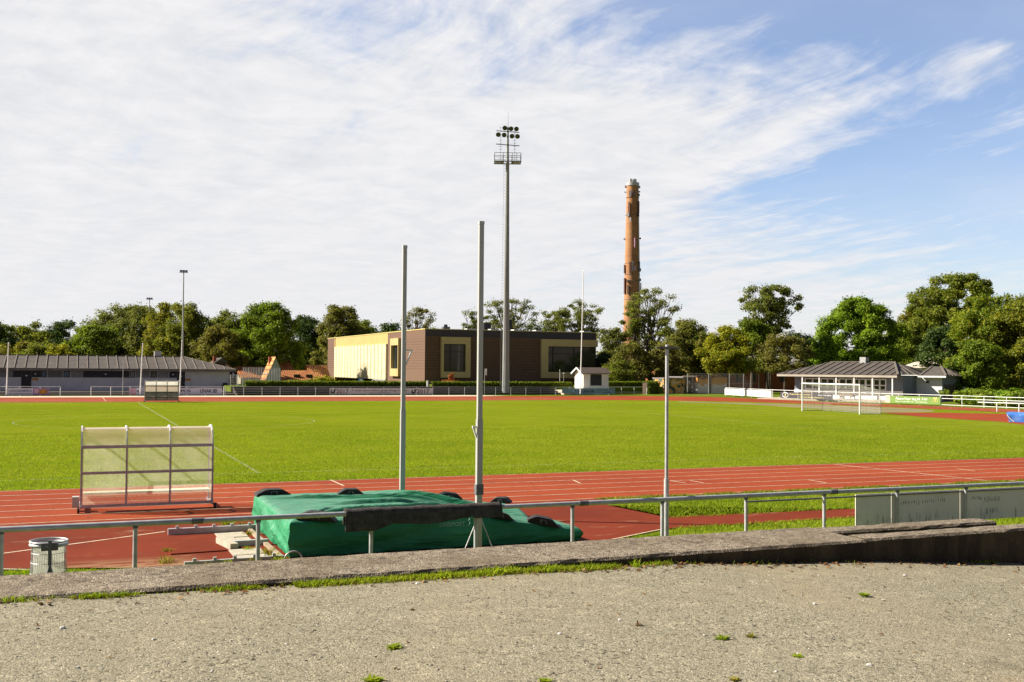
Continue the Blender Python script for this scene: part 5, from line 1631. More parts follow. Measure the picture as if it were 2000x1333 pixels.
MB().box(HX0 + .3, HX1 - .3, HY0 + .3, HY1 - .2, HZ, HZ + .05).build('roof', M['felt'], r)
MB().box(HX0 + .01, HX1 - .01, HY0 - .03, HY0 - .002, 8.32, HZ - .03).build('fascia_band', M['darkroofband'], r)


def thick_window(x0, x1, z0, z1, gx0, gx1, gz0, gz1, mull, open_right=False):
    f = MB(); p = .55; y0 = HY0 - p; y1 = HY0 - .004
    f.box(x0, x1, y0, y1, gz1 + .12, z1); f.box(x0, x1, y0, y1, z0, gz0 - .12)
    f.box(x0, gx0 - .02, y0, y1, gz0 - .119, gz1 + .119)
    if not open_right: f.box(gx1 + .02, x1, y0, y1, gz0 - .119, gz1 + .119)
    fo = f.build('window', M['ochre_frame'], r)
    MB().box(gx0 - .02, gx1 + .02, HY0 - .03, HY0 - .008, gz0 - .11, gz1 + .11).build('pane', M['glassdark'], fo)
    mb = MB()
    for x in [gx0 + .02] + list(mull) + [gx1 - .02]: mb.box(x - .07, x + .07, HY0 - .10, HY0 - .032, gz0 - .1, gz1 + .1)
    zz = gz1 - (gz1 - gz0) * .27
    mb.box(gx0, gx1, HY0 - .095, HY0 - .034, zz - .05, zz + .05); mb.box(gx0, gx1, HY0 - .094, HY0 - .033, gz1 + .01, gz1 + .1); mb.box(gx0, gx1, HY0 - .094, HY0 - .033, gz0 - .1, gz0 - .01)
    mb.build('mullions', M['black'], fo)
    return fo


W = lambda px: XW(px, HY0 - .5, 5)
thick_window(W(862), W(919), 2.0, 8.25, W(867), W(909.5), 3.05, 7.05, [W(881)])
thick_window(W(1057.5), HX1 + .05, 2.0, 8.2, W(1071), HX1 - .1, 3.1, 6.95, [W(1082), W(1123), W(1141)], True)
# tall window on the sunny side
wy0, wy1 = YW(783, HX0, 5), YW(767, HX0, 5)
f = MB(); x0, x1 = HX0 - .5, HX0 - .004
f.box(x0, x1, wy0, wy1, 7.15, 8.3); f.box(x0, x1, wy0, wy1, 2.05, 3.3); f.box(x0, x1, wy0, wy0 + .25, 3.301, 7.149); f.box(x0, x1, wy1 - .6, wy1, 3.301, 7.149)
fo = f.build('window', M['ochre_frame'], r)
MB().box(HX0 - .03, HX0 - .008, wy0 + .25, wy1 - .6, 3.3, 7.15).build('pane', M['glassdark'], fo)
mb = MB(); mb.box(HX0 - .1, HX0 - .032, (wy0 + wy1) / 2 - .1, (wy0 + wy1) / 2 + .1, 3.3, 7.15); mb.build('mullions', M['black'], fo)
# things on the roof
for pxa, pxb, ptop, yy in ((945.5, 959, 631, 172), (993, 1000, 625, 172)):
    a, c = XW(pxa, yy, 10), XW(pxb, yy, 10); MB().box(a, c, yy, yy + 1.4, HZ + .04, ZA(ptop, a, yy)).build('roof_stack', M['black'], r)
for pxa, pxb in ((911, 934), (958, 978), (1003, 1024), (1046, 1062), (1139, 1158)):
    yy = 168; a, c = XW(pxa, yy, 10), XW(pxb, yy, 10); z = ZA(642 + (pxa - 911) * .02, a, yy)
    mb = MB(); mb.add([(a, yy, HZ + .05), (c, yy, HZ + .05), (c, yy + 2, HZ + .05), (a, yy + 2, HZ + .05), (a + .2, yy + .3, z), (c - .2, yy + .3, z), (c - .2, yy + 1.7, z), (a + .2, yy + 1.7, z)], [(0, 3, 2, 1), (4, 5, 6, 7), (0, 1, 5, 4), (1, 2, 6, 5), (2, 3, 7, 6), (3, 0, 4, 7)]); mb.build('roof_light', M['white'], r)
yy = 176; a = XW(866, yy, 10); c = XW(879, yy, 10); z = ZA(635, a, yy)
vb = MB().box(a, c, yy, yy + 1.2, HZ + .05, z - .3).build('roof_fan', M['galv_dark'], r)
MB().cyl((a + c) / 2, yy + .6, z - .3, z + .1, .35, .3, 12).build('cowl', M['black'], vb)
# things in the open ground floor
xq = HX0 - 3; yq = YW(705, xq, 2)
s_ = empty('parking_sign', (xq, yq, 0), 'blue square parking sign with a white letter under the yellow cladding', 'sign')
MB().cyl(xq, yq, 0, 1.5, .03, .03, 6).build('shaft', M['alu'], s_)
sp_ = MB().box(xq - .45, xq + .45, yq - .03, yq, .62, 1.5).build('panel', M['bluesign'], s_)
text('P', .42, .62, M['ink_white'], s_, (xq - .2, yq - .03), X0, YM, .76, bold=.02)


def car(px, x, label):
    y = YW(px, x, 2)
    r = empty('parked_car', (x, y, 0), label, 'car')
    # long axis along Y so that we see its side obliquely
    prof_ = [(-2.1, .35), (-2.1, .75), (-1.9, .88), (-1.1, .98), (-.5, 1.46), (.1, 1.52), (1.0, 1.48), (1.75, 1.0), (2.05, .92), (2.1, .4)]
    mb = MB(); mb.extrude([(x - .85, y + q, z) for q, z in prof_], (0, 0, 0), (1.7, 0, 0)); mb.build('body', M['carpaint'], r)
    for sx_ in (x - .86, x + .855):
        mb = MB(); mb.extrude([(sx_, y - .95, 0.98), (sx_, y - .45, 1.40), (sx_, y + .95, 1.40), (sx_, y + 1.45, 1.0)], (0, 0, 0), (.005, 0, 0)); mb.build('side_window', M['glassdark'], r)
    for sx_ in (x - .88, x + .68):
        for q in (-1.3, 1.3):
            mb = MB(); mb.tube([(sx_, y + q, 0.32), (sx_ + .2, y + q, 0.32)], .32, 16); mb.build('wheel', M['rubber'], r)


car(741, HX0 - 2.6, 'silver parked car with only its roof showing above the hedge')

# ------------------------------------------------------------------ small white hut
hy = 132.8; h0, h1 = XW(1139.3, hy, 2), XW(1188.5, hy, 2); hd = 2.7
r = empty('white_hut', ((h0 + h1) / 2, hy, 0), 'small white gable-roofed hut with a dark serving hatch', 'hut')
zt = 3.62; ze = 2.98
mb = MB(); mb.add([(h0, hy, 0), (h1, hy, 0), (h1, hy + hd, 0), (h0, hy + hd, 0), (h0, hy, ze), (h1, hy, ze), (h1, hy + hd, ze), (h0, hy + hd, ze), (h0, hy + hd / 2, zt), (h1, hy + hd / 2, zt)], [(0, 1, 5, 4), (2, 3, 7, 6), (0, 4, 8, 7, 3), (1, 2, 6, 9, 5), (4, 5, 9, 8), (6, 7, 8, 9)]); mb.build('wall', M['hutwhite'], r)
mb = MB(); ov = .35; sl = (zt - ze) / (hd / 2)
for s_, yb2 in ((-1, hy), (1, hy + hd)):
    ye2 = yb2 + s_ * ov; zz = ze - sl * ov
    A_ = [(h0 - .4, ye2, zz + .03), (h1 + .3, ye2, zz + .03), (h1 + .3, hy + hd / 2, zt + .03), (h0 - .4, hy + hd / 2, zt + .03)]
    mb.add(A_ + [(p[0], p[1], p[2] + .09) for p in A_], [(0, 1, 2, 3), (4, 5, 6, 7), (0, 1, 5, 4), (1, 2, 6, 5), (2, 3, 7, 6), (3, 0, 4, 7)])
mb.build('roof', M['hutroof'], r)
mb = MB()
for s_, yb2 in ((-1, hy), (1, hy + hd)): mb.bar((h0 - .43, yb2 + s_ * (ov + .02), ze - sl * ov + .04), (h0 - .43, hy + hd / 2, zt + .05), .05, .2)
mb.build('barge_board', M['white'], r)
wx0, wx1 = XW(1153, hy, 2), XW(1175, hy, 2)
hw = MB().box(wx0, wx1, hy - .03, hy - .003, 1.22, 2.78).build('hatch', M['black'], r)
MB().box(wx0 - .12, wx1 + .12, hy - .16, hy - .032, 1.13, 1.215).build('sill', M['hutwhite'], hw)

# ------------------------------------------------------------------ chimney with aerials
cx_, cy_ = XW(1234, 210, 10), 210.0
CT = ZA(357, cx_, cy_)
r = empty('factory_chimney', (cx_, cy_, 0), 'tall tapering orange brick chimney hung with phone aerials', 'chimney')
R0, R1 = 2.05, 1.36
MB().tube([(cx_, cy_, 0), (cx_, cy_, CT - .8)], [R0 + .08, R1], 32).build('shaft', M['chimbrick'], r, smooth=True)
rad = lambda z: R0 + (R1 - R0) * z / CT
MB().cyl(cx_, cy_, CT - .8, CT - .1, R1 + .12, R1 + .12, 28).build('collar', M['galv'], r)
for q in (-.6, .1, .55): MB().cyl(cx_ + q, cy_ - .4 + abs(q) * .5, CT - .1, CT + .75, .33, .33, 10).build('flue', M['alu'], r)
pipe = MB(); pipe.tube([(cx_ + R0 * .48, cy_ - R0 * .95, 2), (cx_ + R1 * .48, cy_ - R1 * .95, CT - .9)], .09, 6); pipe.build('cable', M['alu'], r)
mred = plain('rust_red_aerial_paint', (0.12, 0.05, 0.035), 0.6)


def aerial(px, py0, py1, wpx, m, off=.25):
    z0 = ZA(py1, cx_, cy_); z1 = ZA(py0, cx_, cy_); zc = (z0 + z1) / 2
    X_ = (px - proj(cx_, cy_, zc)[0]) / (FPX / 224.0)          # sideways metres from the shaft's axis
    Rr = rad(zc) + off
    s_ = max(-1, min(1, X_ / Rr)); a = math.asin(s_)
    d = FR * s_ - FF * math.cos(a)
    c = np.array([cx_, cy_]) + d * Rr
    n = np.array([-d[1], d[0]])
    mb = MB(); mb.obox(c, n, d, wpx / 2 / (FPX / 224.0), .1, z0, z1); mb.build('aerial', m, r)
    mb = MB(); mb.bar((c[0] - d[0] * (off + .1), c[1] - d[1] * (off + .1), zc), (c[0], c[1], zc), .08, .08); mb.build('bracket', M['galv_dark'], r)


for a_ in ((1227, 397, 418, 4.5, mred), (1225, 418, 425, 6, M['galv_dark']), (1229, 427, 434, 4, M['galv']), (1247, 395, 418, 3, mred), (1246, 418, 425, 4, M['black']), (1239, 467, 485, 3, M['pink']),
           (1218, 518, 535, 3, mred), (1230, 514, 536, 5.5, mred), (1234, 512, 532, 2, M['alu']), (1238, 522, 530, 4, M['pink']), (1248, 512, 532, 3.5, M['galv_dark']), (1251, 525, 531, 3, M['black']),
           (1218, 544, 575, 3.5, mred), (1224, 548, 554, 3.5, M['wood_dark']), (1224.5, 558, 576, 4, M['wood_dark']), (1251, 545, 550, 3, mred), (1252, 553, 574, 2.5, mred), (1229, 375, 386, 5, M['galv_dark']), (1236, 376, 386, 3, M['galv_dark']), (1248, 380, 385, 3, M['black'])):
    aerial(*a_)


def dish(px, py, rp, m):
    zc = ZA(py, cx_, cy_); X_ = (px - proj(cx_, cy_, zc)[0]) / (FPX / 224.0)
    s_ = 1 if X_ > 0 else -1
    c = Vector((cx_ + FR[0] * X_, cy_ + FR[1] * X_, zc)); d = Vector((FR[0] * s_, FR[1] * s_, 0)) * .6 + Vector((-FF[0], -FF[1], 0)) * .8
    mb = MB(); q = rp / (FPX / 224.0); mb.tube([c - d * .25, c + d * .1, c + d * .15], [q * .5, q, q], 14); di = mb.build('dish', m, r)
    mb = MB(); e = Vector((cx_ + FR[0] * s_ * rad(zc) * .9, cy_ + FR[1] * s_ * rad(zc) * .9, zc)); mb.bar(e, c - d * .1, .08, .08); mb.build('bracket', M['galv_dark'], r)


for d_a in ((1222, 365.5, 2.8, mred), (1220, 376, 1.6, M['galv_dark']), (1249, 366, 2.6, M['galv_dark']), (1249.5, 375, 1.8, M['galv_dark']), (1219, 467.5, 2.0, mred), (1251, 466, 2.0, M['black'])): dish(*d_a)
mb = MB()
for py in (387, 421, 515, 537, 549, 586):
    z = ZA(py, cx_, cy_); mb.tube([(cx_ + (rad(z) + .06) * math.cos(a), cy_ + (rad(z) + .06) * math.sin(a), z) for a in np.linspace(0, 2 * math.pi, 33)], .05, 4, False)
mb.build('steel_band', M['galv_dark'], r)

# ------------------------------------------------------------------ low pavilion on the right
PC = np.array(CAMP(1764, 126)); pu = np.array([.44, -.898]); pu /= np.linalg.norm(pu); pn = np.array([pu[1], -pu[0]])   # pn points at the pitch
S = lambda px, b=0.0, z=2.0: LN(px, PC + pn * b, pu, z)
r = empty('pavilion', (*PC, 0), 'low white pavilion with end walls coloured dark for shade, a ribbed hip roof and a porch', 'building')


def pbox(s0, s1, b0, b1, z0, z1):
    """b is measured outwards (towards the pitch)"""
    c = PC + pu * (s0 + s1) / 2 + pn * (b0 + b1) / 2
    return MB().obox(c, pu, pn, (s1 - s0) / 2, (b1 - b0) / 2, z0, z1)


def pp(s, b, z): q = PC + pu * s + pn * b; return (q[0], q[1], z)


sL = S(1552); sR = 0.0; DEP = 11.0
pbox(sL, sR, -DEP, 0, 0, 3.05).build('wall', M['pav_dark'], r)
sw0, sw1 = S(1573), S(1731)
pbox(sL + .01, sR - .01, .004, .05, .1, 1.22).build('lower_boarding', M['pav_white'], r)
wins = [(1573, 1587), (1588, 1600), (1604, 1616), (1617, 1629), (1640, 1652), (1653, 1665), (1670, 1678), (1679, 1690), (1692, 1702), (1707, 1718), (1719, 1730)]
for a_, b_ in wins:
    s0, s1 = S(a_), S(b_)
    f = pbox(s0 - .06, s1 + .06, .004, .045, 1.28, 2.62).build('window', M['pav_white'], r)
    pbox(s0 + .07, s1 - .07, .047, .055, 1.36, 1.80).build('pane', M['glassdark'], f); pbox(s0 + .07, s1 - .07, .047, .055, 1.92, 2.5).build('pane', M['glassdark'], f)
d = pbox(S(1631.5), S(1638.5), .004, .055, .1, 2.55).build('door', M['pav_white'], r); pbox(S(1633), S(1637), .057, .062, .8, 2.35).build('pane', M['glassdark'], d)
# porch beam and posts
pbox(sL - 1.5, sR, 1.75, 1.85, 2.82, 3.12).build('porch_fascia', M['fascia_light'], r)
for p_ in (1567, 1600, 1633, 1668, 1704, 1743):
    s = S(p_, 1.7); pbox(s - .07, s + .07, 1.62, 1.745, 0, 2.83).build('porch_post', M['white'], r)
EZ = 3.14; RZ = 4.68
sa, sb = sL - 1.6, sR + .15
ra, rb_ = S(1622, -4.6, 5), S(1747, -4.6, 5)
mb = MB()
mb.poly([pp(sa, 1.9, EZ), pp(sb, 1.9, EZ), pp(rb_, -4.6, RZ), pp(ra, -4.6, RZ)]); mb.poly([pp(sb, 1.9, EZ), pp(sb + .3, -DEP - .6, EZ), pp(rb_, -4.6, RZ)])
mb.poly([pp(sa, 1.9, EZ), pp(ra, -4.6, RZ), pp(sa, -DEP - .6, EZ)]); mb.poly([pp(sb + .3, -DEP - .6, EZ), pp(sa, -DEP - .6, EZ), pp(ra, -4.6, RZ), pp(rb_, -4.6, RZ)])
mb.poly([pp(sa, 1.88, EZ - .03), pp(sb, 1.88, EZ - .03), pp(sb, -.1, EZ - .06), pp(sa, -.1, EZ - .06)])
rf = mb.build('roof', M['felt'], r)
mb = MB(); s = sa
while s < sb:
    if s < ra: be = 1.9 - 6.5 * (s - sa) / (ra - sa)
    elif s > rb_: be = 1.9 - 6.5 * (sb - s) / max(.1, sb - rb_)
    else: be = -4.6
    ze = EZ + (RZ - EZ) * (1.9 - be) / 6.5
    if 1.9 - be > .3: mb.bar(pp(s, 1.9, EZ + .05), pp(s, be, ze + .05), .09, .09)
    s += .98
mb.bar(pp(sb, 1.9, EZ + .05), pp(rb_, -4.6, RZ + .05), .22, .1); mb.bar(pp(ra, -4.6, RZ + .05), pp(rb_, -4.6, RZ + .05), .2, .1)
for k in range(6):
    q = (k + .6) / 6.5; a = np.array(pp(sb + .3 * q, 1.9 - q * 12.9, EZ + .05)); f_ = 1 - abs(q - .5) * 1.9; b_ = a + (np.array(pp(rb_, -4.6, RZ + .05)) - a) * .92 * max(.15, f_); mb.bar(a, b_, .09, .09)
mb.build('roof_ribs', M['feltrib'], rf)
cs = S(1688, -4.6, 5.2); pbox(cs - .38, cs + .38, -5.1, -4.1, RZ - .3, RZ + .62).build('roof_vent', M['galv'], r)
# second, set-back block
b2 = -4.2; t0 = sR + .1; t1 = S(1840, b2)
t0 = sR + .004
pbox(t0, t1, -DEP, b2, 0, 2.98).build('wing_wall', M['pav_white'], r)
pbox(t1 + .003, t1 + .05, -DEP + .1, b2 - .05, .05, 2.95).build('wing_end_shade', M['pav_dark'], r)  # dark sheet over the white wing's end, painted shade
for k in range(9): pbox(t1 + .052, t1 + .09, b2 - .9 - k * .5, b2 - .6 - k * .5, .1, 2.1 - .08 * (k % 3)).build('end_batten', M['wood_dark'], r)
pbox(S(1812.5, b2) - .12, S(1812.5, b2) + .12, b2 + .003, b2 + .3, 2.2, 2.45).build('wall_lamp', M['black'], r)
sa, sb = sR + .35, t1 + .75
ra, rb_ = sR + .35, S(1838, b2 - 3.4, 4)
RW = 4.2
mb = MB(); mb.poly([pp(sa, b2 + .8, 3.05), pp(sb, b2 + .8, 3.05), pp(rb_, b2 - 3.4, RW), pp(ra, b2 - 3.4, RW)]); mb.poly([pp(sb, b2 + .8, 3.05), pp(sb, b2 - 7.6, 3.05), pp(rb_, b2 - 3.4, RW)]); mb.poly([pp(sb, b2 - 7.6, 3.05), pp(sa, b2 - 7.6, 3.05), pp(ra, b2 - 3.4, RW), pp(rb_, b2 - 3.4, RW)])
rf2 = mb.build('wing_roof', M['felt'], r)
mb = MB(); s = sa + .4
while s < rb_: mb.bar(pp(s, b2 + .8, 3.1), pp(s, b2 - 3.4, RW + .05), .09, .09); s += .98
for k in range(1, 7):
    q = k / 7; a = np.array(pp(sb, b2 + .8 - q * 8.4, 3.1)); f_ = 1 - abs(q - .5) * 1.9; b_ = a + (np.array(pp(rb_, b2 - 3.4, RW + .05)) - a) * .92 * max(.15, f_); mb.bar(a, b_, .09, .09)
mb.bar(pp(sb, b2 + .8, 3.1), pp(rb_, b2 - 3.4, RW + .05), .2, .1)
mb.build('roof_ribs', M['feltrib'], rf2)
pbox(sa + .05, sb, b2 + .8, b2 + .86, 2.86, 3.06).build('wing_fascia', M['white'], r)
# terrace in front
o = pbox(sL - 2, sR + 1, .06, 6.0, -.05, .16).build('pavilion_terrace', M['concrete_pale']); o['kind'] = 'structure'


def picnic(px, b, label):
    c = PC + pu * S(px, b, .6) + pn * b
    r = empty('picnic_table', (*c, .16), label, 'picnic table', 'picnic tables before the pavilion')
    q = lambda a, d, z: (c[0] + pu[0] * a + pn[0] * d, c[1] + pu[1] * a + pn[1] * d, z)
    mb = MB(); mb.obox(c, pu, pn, .95, .36, .86, .92); mb.build('table_top', M['wood'], r)
    for d in (-.68, .68): mb = MB(); mb.obox(c + pn * d, pu, pn, .95, .13, .58, .63); mb.build('seat', M['wood'], r)
    for a in (-.65, .65):
        mb = MB(); mb.bar(q(a, -.7, .16), q(a, -.22, .86), .09, .05); mb.bar(q(a, .7, .16), q(a, .22, .86), .09, .05); mb.bar(q(a, -.75, .55), q(a, .75, .55), .09, .05, (1, 0, 0)); mb.build('leg', M['wood'], r)


picnic(1655, 3.2, 'weathered picnic table right of the goal\'s middle on the terrace')
picnic(1575, 3.0, 'picnic table near the left end of the pavilion terrace')


def chair(px, b, label):
    c = PC + pu * S(px, b, .6) + pn * b
    r = empty('garden_chair', (*c, .16), label, 'chair', 'white garden chairs')
    MB().obox(c, pu, pn, .26, .24, .58, .63).build('seat', M['white'], r)
    mb = MB(); mb.obox(c - pn * .25, pu, pn, .26, .025, .63, 1.15); mb.build('backrest', M['white'], r)
    for a in (-.22, .22):
        for d in (-.2, .2): MB().obox(c + pu * a + pn * d, pu, pn, .025, .025, .16, .58).build('leg', M['white'], r)


chair(1561, 2.6, 'white garden chair left of the first porch post')
chair(1553, 3.4, 'white garden chair farthest left before the pavilion')

# ------------------------------------------------------------------ red brick works with a pale roof, and graffiti sheds
by = 148.0; a, c = XW(1392, by, 2), XW(1575, by, 2)
r = empty('brick_works', ((a + c) / 2, by, 0), 'red brick building with a pale grey roof behind the trees', 'building')
ez = 4.4
MB().box(a, c, by, by + 22, 0, ez).build('wall', M['redbrick'], r)
for k in range(5):
    x = a + 1.5 + k * 2.9; f = MB().box(x, x + 1.1, by - .04, by - .003, 1.6, 3.2).build('window', M['black'], r)
zr = 8.2
mb = MB(); mb.poly([(a - .4, by - .5, ez), (c + .4, by - .5, ez), (c + .4, by + 11, zr), (a - .4, by + 11, zr)]); mb.poly([(a - .4, by + 22.5, ez), (c + .4, by + 22.5, ez), (c + .4, by + 11, zr), (a - .4, by + 11, zr)])
mb.poly([(a, by, ez), (a, by + 11, zr - .2), (a, by + 22, ez)]); mb.poly([(c, by, ez), (c, by + 11, zr - .2), (c, by + 22, ez)])
mb.build('roof', plain('pale_grey_sheet_roof', (0.40, 0.37, 0.33), 0.7, 0, .1, .4, 5), r)
# pale roof right of the wing
bx0, bx1 = CAMP(1760, 165), CAMP(1800, 158)
r = empty('pale_roofed_house', (*bx0, 0), 'low house with a pale pitched roof just above the pavilion', 'house')
p0, p1 = np.array(bx0), np.array(bx1); u_ = (p1 - p0) / np.linalg.norm(p1 - p0); n_ = np.array([-u_[1], u_[0]]); Lh = np.linalg.norm(p1 - p0)
MB().obox((p0 + p1) / 2 + n_ * 4, u_, n_, Lh / 2, 4, 0, 4.2).build('wall', M['pav_white'], r)
mb = MB(); q = lambda s_, d, z: (p0[0] + u_[0] * s_ + n_[0] * d, p0[1] + u_[1] * s_ + n_[1] * d, z)
mb.add([q(-.4, -.4, 4.1), q(Lh + .4, -.4, 4.1), q(Lh * .55, 4, 5.75), q(Lh * .15, 4, 5.75), q(-.4, 8.4, 4.1), q(Lh + .4, 8.4, 4.1)], [(0, 1, 2, 3), (3, 2, 5, 4), (0, 3, 4), (1, 5, 2)]); mb.build('roof', plain('pale_sand_roof', (0.45, 0.40, 0.32), 0.8), r)

gy = 136.0
r = empty('painted_shed', (XW(1320, gy), gy, 0), 'low flat shed sprayed with orange, teal and black graffiti', 'shed', 'graffiti covered sheds')
a, c = XW(1296, gy, 1), XW(1337, gy, 1)
MB().box(a, c, gy, gy + 3, 0, 2.15).build('wall', M['mural'], r); MB().box(a - .1, c + .2, gy - .3, gy + 3.1, 2.15, 2.32).build('roof', M['fascia'], r)
r = empty('painted_shed', (XW(1350, gy), gy + 1, 0), 'dark open-fronted shed between two graffiti walls', 'shed', 'graffiti covered sheds')
a2 = XW(1362, gy, 1); MB().box(c + .3, a2, gy + 2.0, gy + 5, 0, 2.3).build('wall', m_mural(5.0), r); MB().box(c + .25, a2 + .3, gy + .8, gy + 5.1, 2.35, 2.5).build('roof', M['fascia'], r)
for x in (c + .5, a2 - .2): MB().box(x - .08, x + .08, gy + .9, gy + 1.1, 0, 2.35).build('post', M['wood'], r)
r = empty('painted_shed', (XW(1390, gy), gy, 0), 'sunlit shed painted white below and orange above', 'shed', 'graffiti covered sheds')
a3, c3 = XW(1364, gy, 1), XW(1422, gy, 1)
MB().box(a3, c3, gy + .3, gy + 4, 0, 2.5).build('wall', M['mural2'], r); MB().box(a3 + (c3 - a3) * .40, a3 + (c3 - a3) * .46, gy + .22, gy + .298, 0, 2.4).build('downpipe', M['wood_dark'], r)
MB().box(a3 - .2, c3 + .2, gy + .1, gy + 4.2, 2.5, 2.62).build('roof', M['wood_dark'], r)
MB().box(XW(1349, gy, 1), XW(1352, gy, 1), gy + .6, gy + .63, 1.5, 1.85).build('white_notice', M['white'], r)

# tall mesh fence in front of the sheds
r = empty('mesh_fence', (XW(1342, 134.5), 134.5, 0), 'tall wire mesh fence with thin posts before the graffiti sheds', 'fence')
fy0 = 134.4; pxs = [1306, 1342.5, 1384, 1424.5, 1452, 1482]
for p_ in pxs: x = XW(p_, fy0, 1); MB().tube([(x, fy0, 0), (x, fy0, 3.0)], .045, 6).build('post', M['galv'], r)
mb = MB(); xa, xb = XW(1342.5, fy0, 1), XW(1482, fy0, 1)
for z in (.1, 1.5, 2.98): mb.tube([(xa, fy0, z), (xb, fy0, z)], .012, 4)
for k in range(int((xb - xa) / .22)): x = xa + .22 * k; mb.tube([(x, fy0, .1), (x, fy0, 2.98)], .0045, 3, False)
mb.build('mesh', M['galv'], r)


# ------------------------------------------------------------------ vegetation
def quads(P, N, size, asp=1.5, rg=None):
    """leaf quads at P facing N"""
    rg = rg or rng
    n = len(P)
    a = rg.normal(size=(n, 3)); T = np.cross(N, a); T /= np.linalg.norm(T, axis=1, keepdims=True) + 1e-9
    B = np.cross(N, T); s = size * rg.uniform(.6, 1.35, (n, 1))
    T = T * s * .5 * asp ** .5; B = B * s * .5 / asp ** .5
    bend = N * s * .12
    return np.stack([P - T, P - B * .95 + bend, P + T, P + B * .95 + bend], 1).reshape(-1, 3)


def unit(n, rg):
    v = rg.normal(size=(n, 3)); return v / np.linalg.norm(v, axis=1, keepdims=True)


SHAPES = {
    'round': lambda t: np.sqrt(np.clip(1 - (2 * t - 1) ** 2, 0, 1)) ** .8,
    'dome': lambda t: np.where(t < .35, .72 + .28 * np.sin(t / .35 * np.pi / 2), np.sqrt(np.clip(1 - ((t - .35) / .65) ** 2, 0, 1))),
    'column': lambda t: np.clip(np.where(t < .7, .8 + .2 * np.sin(t * 4), np.sqrt(np.clip(1 - ((t - .7) / .3) ** 2, 0, 1))), 0, 1),
    'spread': lambda t: np.where(t < .68, .30 + .70 * (t / .68) ** .9, np.sqrt(np.clip(1 - ((t - .68) / .32) ** 2.4, 0, 1))),
    'cone': lambda t: np.clip(1.02 - t, 0, 1) ** .75 * np.clip(t * 6 + .4, 0, 1),
}


